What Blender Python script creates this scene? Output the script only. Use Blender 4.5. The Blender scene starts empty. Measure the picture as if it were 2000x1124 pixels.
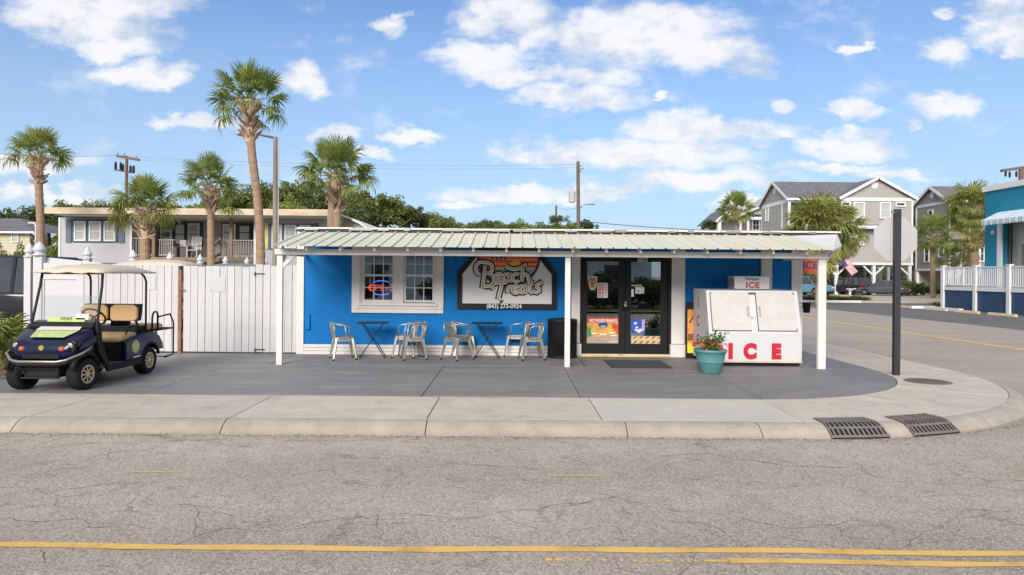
import bpy, math, random
from mathutils import Vector, Matrix
random.seed(7)
R = math.radians
C = bpy.context.scene.collection
S = bpy.context.scene

# ------------------------------------------------------------------ camera, sky, sun, exposure
F = 1340.0          # focal length in photograph pixels (2000 wide)
HC = 1.72           # eye height
ROLL = 0.0079
HY = 537.0          # horizon row at the picture centre
cd = bpy.data.cameras.new('camera'); cam = bpy.data.objects.new('camera', cd); C.objects.link(cam)
cam.location = (0, 0, HC); cam.rotation_euler = (R(90), -ROLL, 0)
cd.sensor_width = 36; cd.lens = 36 * F / 2000; cd.shift_y = -25 / 2000.0
cd.clip_end = 4000; cd.clip_start = 0.05
S.camera = cam
S.render.resolution_x = 1024; S.render.resolution_y = 575
S.render.engine = 'CYCLES'
S.view_settings.view_transform = 'Standard'; S.view_settings.look = 'None'
S.view_settings.exposure = 1.08; S.view_settings.gamma = 1
S.view_settings.use_curve_mapping = False
SUN_EL, SUN_AZ = R(28), R(196)      # azimuth from north (+Y) clockwise: behind the camera, a little right

def uv(px, py):
    du, dv = px - 1000, py - HY
    c, s = math.cos(ROLL), math.sin(ROLL)
    return (du * c + dv * s) / F, (-du * s + dv * c) / F
def G(px, py, z=0.0):               # picture point on a level plane
    u, v = uv(px, py); Y = (HC - z) / v
    return Vector((u * Y, Y, z))
def A(px, py, Y):                   # picture point at depth Y
    u, v = uv(px, py)
    return Vector((u * Y, Y, HC - v * Y))
def XA(px, Y, py=540): return A(px, py, Y).x
def ZA(px, py, Y): return A(px, py, Y).z

W = bpy.data.worlds.new('World'); S.world = W; W.use_nodes = True
W.cycles.sampling_method = 'MANUAL'; W.cycles.sample_map_resolution = 512
nt = W.node_tree; N = nt.nodes; L = nt.links
for n in list(N): N.remove(n)
def wn(t, **k):
    n = N.new(t)
    for a, b in k.items(): setattr(n, a, b)
    return n
def wmath(op, a, b=None, c=None, clamp=False):
    n = N.new('ShaderNodeMath'); n.operation = op; n.use_clamp = clamp
    for i, v in enumerate((a, b, c)):
        if v is None: continue
        if isinstance(v, (int, float)): n.inputs[i].default_value = v
        else: L.new(v, n.inputs[i])
    return n.outputs[0]
out = wn('ShaderNodeOutputWorld')
sky = wn('ShaderNodeTexSky'); sky.sky_type = 'NISHITA'; sky.sun_disc = False
sky.sun_elevation = SUN_EL; sky.sun_rotation = SUN_AZ
sky.air_density = 1.0; sky.dust_density = 0.6; sky.ozone_density = 2.2
tint = wn('ShaderNodeMix', data_type='RGBA', blend_type='MULTIPLY'); tint.inputs[0].default_value = 1
L.new(sky.outputs[0], tint.inputs[6]); tint.inputs[7].default_value = (.56, .77, 1.03, 1)
tc = wn('ShaderNodeTexCoord'); sep = wn('ShaderNodeSeparateXYZ'); L.new(tc.outputs['Generated'], sep.inputs[0])
dx, dy, dz = sep.outputs
hz = wn('ShaderNodeMix', data_type='RGBA'); L.new(wmath('MULTIPLY', wmath('SUBTRACT', 1.0, wmath('MULTIPLY', dz, 2.3), clamp=True), 0.92), hz.inputs[0])
L.new(tint.outputs[2], hz.inputs[6]); hz.inputs[7].default_value = (3.55, 4.60, 5.6, 1)
bgs = wn('ShaderNodeBackground'); bgs.inputs[1].default_value = 0.075; L.new(hz.outputs[2], bgs.inputs[0])
yy = wmath('MAXIMUM', dy, 0.08)
cu = wmath('DIVIDE', dx, yy); cv = wmath('DIVIDE', dz, yy)
# domain noise on the cloud layer
comb = wn('ShaderNodeCombineXYZ'); L.new(cu, comb.inputs[0]); L.new(wmath('MULTIPLY', cv, 1.7), comb.inputs[1])
nz = wn('ShaderNodeTexNoise'); nz.inputs['Scale'].default_value = 7; nz.inputs['Detail'].default_value = 9; nz.inputs['Roughness'].default_value = 0.58
L.new(comb.outputs[0], nz.inputs['Vector'])
nz2 = wn('ShaderNodeTexNoise'); nz2.inputs['Scale'].default_value = 22; nz2.inputs['Detail'].default_value = 6; nz2.inputs['Roughness'].default_value = 0.6
L.new(comb.outputs[0], nz2.inputs['Vector'])
sepw = wn('ShaderNodeSeparateColor'); L.new(nz.outputs['Color'], sepw.inputs[0])
nzw = wn('ShaderNodeTexNoise'); nzw.inputs['Scale'].default_value = 16; nzw.inputs['Detail'].default_value = 6; nzw.inputs['Roughness'].default_value = .6; L.new(comb.outputs[0], nzw.inputs['Vector'])
sepx = wn('ShaderNodeSeparateColor'); L.new(nzw.outputs['Color'], sepx.inputs[0])
wu = wmath('ADD', cu, wmath('MULTIPLY_ADD', wmath('SUBTRACT', sepw.outputs[0], .5), .10, wmath('MULTIPLY', wmath('SUBTRACT', sepx.outputs[0], .5), .09)))
wv = wmath('ADD', cv, wmath('MULTIPLY_ADD', wmath('SUBTRACT', sepw.outputs[1], .5), .04, wmath('MULTIPLY', wmath('SUBTRACT', sepx.outputs[1], .5), .055)))
clouds = [  # picture centre and half size of each cloud
 (110,20,110,35),(200,55,125,38),(260,15,110,28),(235,85,90,26),(290,145,72,26),(340,158,40,18),(585,150,50,28),(610,160,30,18),(750,47,30,18),(772,30,14,12),
 (375,236,85,13),(648,262,44,16),(805,268,50,14),(835,266,20,11),(75,318,90,20),(30,310,60,14),(15,378,40,18),(180,368,38,12),(120,385,90,14),
 (985,35,105,45),(945,120,85,34),(1050,70,50,35),(1010,150,90,18),(1170,80,130,55),(1290,60,150,50),(1230,35,110,35),(1390,95,100,40),(1450,125,60,34),(1150,150,90,22),(1130,185,115,22),
 (1310,245,80,24),(1400,258,140,24),(1500,268,50,14),(1230,300,240,27),(1090,305,130,20),(1340,350,190,20),(1200,365,90,14),(1330,290,130,18),(990,378,160,14),(1140,385,80,10),(900,400,60,8),
 (1515,208,28,12),(1672,213,42,22),(1845,210,62,22),(1775,233,15,8),(1660,290,95,22),(1700,270,45,16),(1845,95,50,26),(1965,40,70,50),(1985,95,35,28),(1930,15,60,24),(1842,15,20,9),
 (1680,95,40,7),(1310,180,20,9),(1600,330,120,10),(1480,400,90,12),(1750,345,80,12),(700,300,60,8),
]
acc = None
for (px, py, a, b) in clouds:
    u, v = uv(px, py)
    e1 = wmath('MULTIPLY', wmath('SUBTRACT', wu, u), F / a)
    e2 = wmath('MULTIPLY', wmath('ADD', wv, v), F / b)
    e = wmath('SUBTRACT', 1.0, wmath('MULTIPLY_ADD', e1, e1, wmath('MULTIPLY', e2, e2)))
    e = wmath('MAXIMUM', e, -1.2)
    acc = e if acc is None else wmath('SMOOTH_MAX', acc, e, 0.25)
d1 = wmath('MULTIPLY', wmath('SUBTRACT', nz.outputs[0], 0.5), 4.0)
d2 = wmath('MULTIPLY', wmath('SUBTRACT', nz2.outputs[0], 0.5), 2.2)
field = wmath('ADD', wmath('ADD', wmath('ADD', acc, d1), d2), 0.60)
# far from the picture's part of the sky: unseen cloud, thickened for neutral fill light
nz3 = wn('ShaderNodeTexNoise'); nz3.inputs['Scale'].default_value = 3.2; nz3.inputs['Detail'].default_value = 7; nz3.inputs['Roughness'].default_value = 0.6
L.new(tc.outputs['Generated'], nz3.inputs['Vector'])
gen = wmath('MULTIPLY', wmath('SUBTRACT', nz3.outputs[0], 0.40), 12)
infr = wmath('MULTIPLY', wmath('SUBTRACT', dy, 0.55), 8, clamp=True)
mixf = wn('ShaderNodeMix', data_type='FLOAT'); L.new(infr, mixf.inputs[0]); L.new(gen, mixf.inputs[2]); L.new(field, mixf.inputs[3])
mr = wn('ShaderNodeMapRange', interpolation_type='SMOOTHSTEP'); L.new(mixf.outputs[0], mr.inputs[0])
mr.inputs[1].default_value = -0.35; mr.inputs[2].default_value = 1.75; mr.inputs[3].default_value = 0; mr.inputs[4].default_value = 0.94
up = wmath('MULTIPLY', dz, 30, clamp=True)
mask = wmath('MULTIPLY', mr.outputs[0], up)
# cloud body colour: bright white with faint grey folds
cr = wn('ShaderNodeValToRGB'); L.new(wmath('MULTIPLY_ADD', nz.outputs[0], 0.9, wmath('MULTIPLY', nz2.outputs[0], 0.25)), cr.inputs[0])
cr.color_ramp.elements[0].position = 0.38; cr.color_ramp.elements[0].color = (0.66, 0.70, 0.77, 1)
cr.color_ramp.elements[1].position = 0.60; cr.color_ramp.elements[1].color = (0.98, 0.98, 1.0, 1)
bgc = wn('ShaderNodeBackground'); bgc.inputs[1].default_value = 0.47; L.new(cr.outputs[0], bgc.inputs[0])
ms = wn('ShaderNodeMixShader'); L.new(mask, ms.inputs[0]); L.new(bgs.outputs[0], ms.inputs[1]); L.new(bgc.outputs[0], ms.inputs[2])
L.new(ms.outputs[0], out.inputs[0])

sd = bpy.data.lights.new('sun', 'SUN'); so = bpy.data.objects.new('sun', sd); C.objects.link(so)
sd.energy = 2.0; sd.angle = R(28); sd.color = (1.0, 0.92, 0.82)
sunv = Vector((math.sin(SUN_AZ) * math.cos(SUN_EL), math.cos(SUN_AZ) * math.cos(SUN_EL), math.sin(SUN_EL)))
so.rotation_euler = sunv.to_track_quat('Z', 'Y').to_euler(); so.location = sunv * 50

# ------------------------------------------------------------------ helpers
def rootloc(o):
    v = Vector((0, 0, 0))
    while o is not None:
        v += o.location; o = o.parent
    return v
class MB:
    def __init__(s): s.v = []; s.f = []; s.m = []
    def add(s, vs, fs, mi=0):
        b = len(s.v); s.v += [tuple(p) for p in vs]; s.f += [tuple(i + b for i in f) for f in fs]; s.m += [mi] * len(fs); return s
    def box(s, x0, x1, y0, y1, z0, z1, mi=0):
        if x0 > x1: x0, x1 = x1, x0
        if y0 > y1: y0, y1 = y1, y0
        if z0 > z1: z0, z1 = z1, z0
        return s.add([(x0,y0,z0),(x1,y0,z0),(x1,y1,z0),(x0,y1,z0),(x0,y0,z1),(x1,y0,z1),(x1,y1,z1),(x0,y1,z1)],
                     [(0,3,2,1),(4,5,6,7),(0,1,5,4),(1,2,6,5),(2,3,7,6),(3,0,4,7)], mi)
    def bar(s, a, b, w, h=None, mi=0, up=(0,0,1)):       # rectangular bar from a to b
        a, b = Vector(a), Vector(b); h = h or w; d = (b - a).normalized(); up = Vector(up)
        if abs(d.dot(up)) > .98: up = Vector((0, 1, 0))
        r = d.cross(up).normalized() * w / 2; t = r.cross(d).normalized() * h / 2
        vs = [a - r - t, a + r - t, a + r + t, a - r + t, b - r - t, b + r - t, b + r + t, b - r + t]
        return s.add(vs, [(0,1,2,3),(7,6,5,4),(0,4,5,1),(1,5,6,2),(2,6,7,3),(3,7,4,0)], mi)
    def tube(s, pts, r, n=8, mi=0, cap=True, closed=False):
        pts = [Vector(p) for p in pts]; k = len(pts); rr = r if isinstance(r, (list, tuple)) else [r] * k
        rings = []; ref = None
        for i, p in enumerate(pts):
            if closed: d = pts[(i + 1) % k] - pts[i - 1]
            else: d = (pts[min(i + 1, k - 1)] - pts[max(i - 1, 0)])
            d.normalize()
            if ref is None: ref = Vector((0, 0, 1)) if abs(d.z) < .9 else Vector((1, 0, 0))
            x = (ref - d * ref.dot(d)).normalized(); ref = x; y = d.cross(x)
            rings.append([p + (x * math.cos(2*math.pi*j/n) + y * math.sin(2*math.pi*j/n)) * rr[i] for j in range(n)])
        vs = [q for rg in rings for q in rg]; fs = []
        m = k if closed else k - 1
        for i in range(m):
            a, b = i * n, ((i + 1) % k) * n
            for j in range(n): fs.append((a + j, a + (j + 1) % n, b + (j + 1) % n, b + j))
        if cap and not closed:
            fs.append(tuple(range(n - 1, -1, -1))); fs.append(tuple((k - 1) * n + j for j in range(n)))
        return s.add(vs, fs, mi)
    def prism(s, poly, a0, a1, axis='z', mi=0):          # polygon extruded along axis
        def P(p, a):
            return {'z': (p[0], p[1], a), 'y': (p[0], a, p[1]), 'x': (a, p[0], p[1])}[axis]
        n = len(poly); vs = [P(p, a0) for p in poly] + [P(p, a1) for p in poly]
        fs = [tuple(range(n - 1, -1, -1)), tuple(range(n, 2 * n))] + [(i, (i + 1) % n, n + (i + 1) % n, n + i) for i in range(n)]
        return s.add(vs, fs, mi)
    def lathe(s, prof, c=(0,0,0), n=24, axis='z', mi=0, cap=True):
        vs = []; k = len(prof)
        for (r, h) in prof:
            for j in range(n):
                a = 2 * math.pi * j / n; x, y = r * math.cos(a), r * math.sin(a)
                p = {'z': (x, y, h), 'y': (x, h, y), 'x': (h, x, y)}[axis]
                vs.append((p[0] + c[0], p[1] + c[1], p[2] + c[2]))
        fs = []
        for i in range(k - 1):
            for j in range(n): fs.append((i*n + j, i*n + (j+1) % n, (i+1)*n + (j+1) % n, (i+1)*n + j))
        if cap and prof[0][0] > 1e-4: fs.append(tuple(range(n - 1, -1, -1)))
        if cap and prof[-1][0] > 1e-4: fs.append(tuple((k-1)*n + j for j in range(n)))
        return s.add(vs, fs, mi)
    def ball(s, c, r, n=12, m=8, mi=0):
        rx, ry, rz = r if isinstance(r, (tuple, list)) else (r, r, r); vs = []; fs = []
        for i in range(m + 1):
            t = math.pi * i / m
            for j in range(n):
                a = 2 * math.pi * j / n
                vs.append((c[0] + rx*math.sin(t)*math.cos(a), c[1] + ry*math.sin(t)*math.sin(a), c[2] + rz*math.cos(t)))
        for i in range(m):
            for j in range(n): fs.append((i*n + j, (i+1)*n + j, (i+1)*n + (j+1) % n, i*n + (j+1) % n))
        return s.add(vs, fs, mi)
    def loft(s, secs, mi=0, cap=True):                   # sections: equal-length point rings
        n = len(secs[0]); vs = [p for q in secs for p in q]; fs = []
        for i in range(len(secs) - 1):
            for j in range(n): fs.append((i*n + j, i*n + (j+1) % n, (i+1)*n + (j+1) % n, (i+1)*n + j))
        if cap: fs.append(tuple(range(n - 1, -1, -1))); fs.append(tuple((len(secs)-1)*n + j for j in range(n)))
        return s.add(vs, fs, mi)
    def mesh(s, name, mats, smooth=False, off=None):
        me = bpy.data.meshes.new(name)
        vs = s.v if off is None else [(a - off[0], b - off[1], c - off[2]) for a, b, c in s.v]
        me.from_pydata(vs, [], s.f)
        for m in (mats if isinstance(mats, (list, tuple)) else [mats]): me.materials.append(m)
        if any(s.m): me.polygons.foreach_set('material_index', s.m)
        if smooth: me.polygons.foreach_set('use_smooth', [True] * len(s.f))
        me.validate(); me.update(); return me
    def build(s, name, mats, parent=None, smooth=False, bevel=0, world=False, segs=2, subsurf=0):
        me = s.mesh(name, mats, smooth, rootloc(parent) if (world and parent) else None)
        o = bpy.data.objects.new(name, me); C.objects.link(o)
        if parent: o.parent = parent
        if subsurf:
            q = o.modifiers.new('sub', 'SUBSURF'); q.levels = subsurf; q.render_levels = subsurf
        if bevel:
            b = o.modifiers.new('bevel', 'BEVEL'); b.width = bevel; b.segments = segs; b.limit_method = 'ANGLE'; b.angle_limit = R(40)
            if smooth:
                pass
        return o
def inst(me, name, parent=None, loc=(0,0,0), rot=(0,0,0), scale=(1,1,1)):
    o = bpy.data.objects.new(name, me); C.objects.link(o)
    o.location = loc; o.rotation_euler = rot; o.scale = scale
    if parent: o.parent = parent
    return o
def tag(o, label=None, cat=None, group=None, kind=None):
    if label: o['label'] = label
    if cat: o['category'] = cat
    if group: o['group'] = group
    if kind: o['kind'] = kind
    return o
def thing(name, label, cat, loc=(0,0,0), rz=0, group=None):
    o = bpy.data.objects.new(name, None); C.objects.link(o); o.empty_display_size = .2
    o.location = loc; o.rotation_euler = (0, 0, rz)
    return tag(o, label, cat, group)
def kids(o): return [c for c in list(C.objects) if c.parent is o]
def copy_tree(o, parent=None, _map=None):
    if _map is None:
        _map = {}
        for c in C.objects:
            if c.parent: _map.setdefault(c.parent.name, []).append(c)
    c = o.copy(); C.objects.link(c); c.parent = parent
    for ch in _map.get(o.name, []): copy_tree(ch, c, _map)
    return c

# ------------------------------------------------------------------ materials
MATS = {}
def M(name, col, rough=.6, metal=0., var=.12, scale=2., bump=0., bscale=40., rnd=0., island=0., spec=.5, dirt=None, dscale=1.5, damt=.5, stretch=(1,1,1), trans=0., emit=0.):
    m = bpy.data.materials.new(name); m.use_nodes = True; n = m.node_tree.nodes; l = m.node_tree.links
    b = n['Principled BSDF']; b.inputs['Roughness'].default_value = rough; b.inputs['Metallic'].default_value = metal
    b.inputs['Specular IOR Level'].default_value = spec
    tc = n.new('ShaderNodeTexCoord'); mp = n.new('ShaderNodeMapping'); mp.inputs['Scale'].default_value = stretch
    l.new(tc.outputs['Object'], mp.inputs[0])
    nz = n.new('ShaderNodeTexNoise'); nz.inputs['Scale'].default_value = scale; nz.inputs['Detail'].default_value = 5; nz.inputs['Roughness'].default_value = .65
    l.new(mp.outputs[0], nz.inputs['Vector'])
    cr = n.new('ShaderNodeValToRGB'); l.new(nz.outputs[0], cr.inputs[0])
    cr.color_ramp.elements[0].position = .3; cr.color_ramp.elements[1].position = .7
    cr.color_ramp.elements[0].color = tuple(max(0, c * (1 - var)) for c in col) + (1,)
    cr.color_ramp.elements[1].color = tuple(min(1, c * (1 + var)) for c in col) + (1,)
    cur = cr.outputs[0]
    if dirt:
        nd = n.new('ShaderNodeTexNoise'); nd.inputs['Scale'].default_value = dscale; nd.inputs['Detail'].default_value = 8; nd.inputs['Roughness'].default_value = .7
        l.new(mp.outputs[0], nd.inputs['Vector'])
        r2 = n.new('ShaderNodeMapRange'); l.new(nd.outputs[0], r2.inputs[0]); r2.inputs[1].default_value = .5; r2.inputs[2].default_value = .75; r2.inputs[4].default_value = damt
        mx = n.new('ShaderNodeMix'); mx.data_type = 'RGBA'; l.new(r2.outputs[0], mx.inputs[0]); l.new(cur, mx.inputs[6]); mx.inputs[7].default_value = tuple(dirt) + (1,)
        cur = mx.outputs[2]
    if rnd or island:
        hs = n.new('ShaderNodeHueSaturation'); l.new(cur, hs.inputs['Color'])
        g = n.new('ShaderNodeNewGeometry') if island else n.new('ShaderNodeObjectInfo')
        src = g.outputs['Random Per Island'] if island else g.outputs['Random']
        k = island or rnd
        mr = n.new('ShaderNodeMapRange'); l.new(src, mr.inputs[0]); mr.inputs[3].default_value = 1 - k; mr.inputs[4].default_value = 1 + k
        l.new(mr.outputs[0], hs.inputs['Value'])
        if island:
            mh = n.new('ShaderNodeMapRange'); l.new(src, mh.inputs[0]); mh.inputs[3].default_value = .5 - k * .05; mh.inputs[4].default_value = .5 + k * .03
            l.new(mh.outputs[0], hs.inputs['Hue'])
        cur = hs.outputs[0]
    l.new(cur, b.inputs['Base Color'])
    if bump:
        nb = n.new('ShaderNodeTexNoise'); nb.inputs['Scale'].default_value = bscale; nb.inputs['Detail'].default_value = 4
        l.new(mp.outputs[0], nb.inputs['Vector'])
        bp = n.new('ShaderNodeBump'); bp.inputs['Strength'].default_value = bump; bp.inputs['Distance'].default_value = .01
        l.new(nb.outputs[0], bp.inputs['Height']); l.new(bp.outputs[0], b.inputs['Normal'])
    if trans: b.inputs['Transmission Weight'].default_value = trans
    if emit:
        l.new(cur, b.inputs['Emission Color']); b.inputs['Emission Strength'].default_value = emit
    MATS[name] = m; return m
def leafmat(name, col, var=.3, island=.35, tr=.25, scale=.6, rough=.55):
    m = M(name, col, rough, 0, var, scale, island=island, spec=.3)
    n = m.node_tree.nodes; l = m.node_tree.links; b = n['Principled BSDF']; o = n['Material Output']
    t = n.new('ShaderNodeBsdfTranslucent'); src = b.inputs['Base Color'].links[0].from_socket
    g = n.new('ShaderNodeMix'); g.data_type = 'RGBA'; g.blend_type = 'MULTIPLY'; g.inputs[0].default_value = 1; l.new(src, g.inputs[6]); g.inputs[7].default_value = (1.3, 1.5, .6, 1)
    l.new(g.outputs[2], t.inputs[0])
    mx = n.new('ShaderNodeMixShader'); mx.inputs[0].default_value = tr; l.new(b.outputs[0], mx.inputs[1]); l.new(t.outputs[0], mx.inputs[2]); l.new(mx.outputs[0], o.inputs[0])
    return m
def glassmat(name, tint=(.9,.95,.95), refl=.5, dark=0.0):
    m = bpy.data.materials.new(name); m.use_nodes = True; n = m.node_tree.nodes; l = m.node_tree.links; o = n['Material Output']
    n.remove(n['Principled BSDF'])
    t = n.new('ShaderNodeBsdfTransparent'); t.inputs[0].default_value = tuple(tint) + (1,)
    g = n.new('ShaderNodeBsdfGlossy'); g.inputs['Roughness'].default_value = .01
    fr = n.new('ShaderNodeFresnel'); fr.inputs[0].default_value = 1.5
    ad = n.new('ShaderNodeMath'); ad.operation = 'ADD'; ad.use_clamp = True; l.new(fr.outputs[0], ad.inputs[0]); ad.inputs[1].default_value = refl
    mx = n.new('ShaderNodeMixShader'); l.new(ad.outputs[0], mx.inputs[0]); l.new(t.outputs[0], mx.inputs[1]); l.new(g.outputs[0], mx.inputs[2]); l.new(mx.outputs[0], o.inputs[0])
    MATS[name] = m; return m

white = M('white_paint', (.66,.64,.615), .55, var=.04, bump=.15, bscale=60, dirt=(.45,.40,.34), dscale=2.2, damt=.35)
white_board = M('white_board_paint', (.545,.54,.55), .6, var=.06, bump=.35, bscale=30, rnd=.07, dirt=(.38,.34,.29), dscale=2.4, damt=.55, stretch=(3,3,.5))
white_clean = M('clean_white', (.78,.77,.77), .45, var=.02)
vinyl = M('white_vinyl', (.58,.58,.59), .35, var=.02, dirt=(.6,.6,.58), damt=.2)
blue_wall = M('blue_wall_paint', (.001,.155,.46), .6, spec=.2, var=.12, scale=1.2, bump=.5, bscale=55, dirt=(.001,.125,.39), dscale=3, damt=.6)
def blockwall(m):
    # shallow painted block joints and a faded, scuffed skirt
    n = m.node_tree.nodes; l = m.node_tree.links; b = n['Principled BSDF']; tc = n.new('ShaderNodeTexCoord'); sp = n.new('ShaderNodeSeparateXYZ'); cb = n.new('ShaderNodeCombineXYZ')
    l.new(tc.outputs['Object'], sp.inputs[0]); l.new(sp.outputs[0], cb.inputs[0]); l.new(sp.outputs[2], cb.inputs[1])
    br = n.new('ShaderNodeTexBrick'); l.new(cb.outputs[0], br.inputs[0]); br.inputs['Scale'].default_value = 1; br.inputs['Brick Width'].default_value = .40; br.inputs['Row Height'].default_value = .20; br.inputs['Mortar Size'].default_value = .006; br.inputs['Mortar Smooth'].default_value = .6
    bp2 = n.new('ShaderNodeBump'); bp2.inputs['Strength'].default_value = .35; bp2.inputs['Distance'].default_value = .006; bp2.invert = True; l.new(br.outputs['Fac'], bp2.inputs['Height'])
    old = b.inputs['Normal'].links[0].from_node; l.new(old.outputs[0], bp2.inputs['Normal']); l.new(bp2.outputs[0], b.inputs['Normal'])
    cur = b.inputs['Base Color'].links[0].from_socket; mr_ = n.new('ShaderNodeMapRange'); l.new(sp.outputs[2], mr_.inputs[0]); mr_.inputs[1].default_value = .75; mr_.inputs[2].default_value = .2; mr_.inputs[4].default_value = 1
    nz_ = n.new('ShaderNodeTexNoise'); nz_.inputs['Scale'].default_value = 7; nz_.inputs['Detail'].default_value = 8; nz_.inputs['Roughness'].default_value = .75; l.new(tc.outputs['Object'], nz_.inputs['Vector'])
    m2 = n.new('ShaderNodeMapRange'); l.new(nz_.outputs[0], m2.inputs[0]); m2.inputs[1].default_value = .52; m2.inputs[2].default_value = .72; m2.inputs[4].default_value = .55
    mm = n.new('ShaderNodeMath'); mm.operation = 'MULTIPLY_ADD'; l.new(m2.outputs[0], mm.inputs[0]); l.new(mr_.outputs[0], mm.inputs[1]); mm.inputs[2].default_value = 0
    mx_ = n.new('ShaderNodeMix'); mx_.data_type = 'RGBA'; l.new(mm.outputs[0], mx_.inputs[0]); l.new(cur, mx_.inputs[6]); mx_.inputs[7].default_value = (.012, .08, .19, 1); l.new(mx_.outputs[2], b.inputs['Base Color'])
blockwall(blue_wall)
black_paint = M('black_paint', (.009,.009,.010), .45, var=.15, spec=.3)
black_matte = M('black_plastic', (.012,.012,.013), .6, var=.15, spec=.25)
rubber = M('tyre_rubber', (.016,.0155,.016), .85, spec=.2, var=.2, bump=.2)
metal_roof = M('cream_metal_roof', (.60,.595,.475), .5, var=.05, scale=1.2, rnd=.04, dirt=(.40,.38,.29), dscale=1.5, damt=.25)
galv = M('worn_steel', (.47,.45,.41), .42, metal=.8, var=.2, scale=12, dirt=(.24,.17,.10), dscale=10, damt=.6)
steel = M('grey_steel', (.35,.36,.37), .35, metal=.8, var=.1)
patio_m = M('grey_painted_concrete', (.185,.18,.182), .6, var=.13, scale=.9, bump=.25, bscale=30, dirt=(.32,.30,.27), dscale=1.6, damt=.75, stretch=(.5,1.6,1), rnd=.08)
tan_seat = M('tan_vinyl', (.58,.37,.17), .5, var=.06)
navy = M('navy_car_paint', (.004,.009,.038), .18, metal=.2, var=.1)
cream_roof = M('cream_cart_roof', (.62,.51,.39), .45, var=.08, scale=3, stretch=(.6,3,1))
lime = M('lime_sticker', (.36,.50,.11), .4, var=.1, scale=20)
paper = M('white_paper', (.8,.8,.78), .5, var=.02)
gold_rim = M('pale_gold_rim', (.78,.64,.46), .4, metal=.6, var=.1)
clear = glassmat('clear_plastic', (.93,.96,.96), .02)
shopglass = glassmat('shop_glass', (.72,.80,.80), .30)
darkglass = M('dark_window_glass', (.03,.035,.04), .05, var=.2, spec=.9)
blindglass = M('window_blinds', (.42,.43,.40), .25, var=.15, scale=6, stretch=(.2,.2,6), spec=.8)
concrete = M('pale_concrete', (.49,.435,.36), .8, var=.10, scale=2, bump=.4, bscale=50, rnd=.05, dirt=(.27,.23,.18), dscale=2.6, damt=.6)
concrete2 = M('fresh_concrete', (.51,.475,.42), .8, var=.06, scale=2, bump=.35, bscale=50, dirt=(.38,.34,.29), dscale=1.3, damt=.4)
curb_m = M('curb_concrete', (.37,.33,.275), .8, var=.14, scale=3, bump=.5, bscale=45, rnd=.06, dirt=(.24,.20,.16), dscale=1.8, damt=.6)
dark_joint = M('dark_joint_dirt', (.05,.045,.04), .9, var=.3)
bark_palm = M('palm_bark', (.33,.225,.15), .9, var=.25, scale=3, bump=.9, bscale=14, stretch=(1,1,7), dirt=(.15,.11,.08), dscale=5)
boot_m = M('dry_palm_boots', (.42,.30,.22), .85, var=.3, scale=5, island=.35)
bark = M('tree_bark', (.10,.08,.06), .9, var=.3, bump=.6)
wood_pole = M('weathered_pole', (.30,.25,.21), .9, var=.2, scale=4, bump=.4, stretch=(4,4,.3))
brown_wood = M('weathered_deck_wood', (.24,.18,.13), .85, var=.2, rnd=.15)
rust = M('rusty_steel', (.26,.12,.06), .8, var=.4, scale=14, dirt=(.45,.40,.36), damt=.5)
frond_m = leafmat('green_palm_frond', (.20,.245,.07), island=.3)
frond_y = leafmat('yellow_green_palm_frond', (.27,.27,.075), island=.35)
frond_d = leafmat('dry_palm_frond', (.34,.26,.13), island=.3)
leaf_oak = leafmat('oak_leaves', (.15,.18,.05), island=.45, scale=.5)
leaf_dark = leafmat('dark_leaves', (.085,.115,.042), island=.45)
leaf_lime = leafmat('light_leaves', (.22,.25,.07), island=.4)
grass_m = leafmat('grass_blades', (.13,.15,.035), island=.3)
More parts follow.
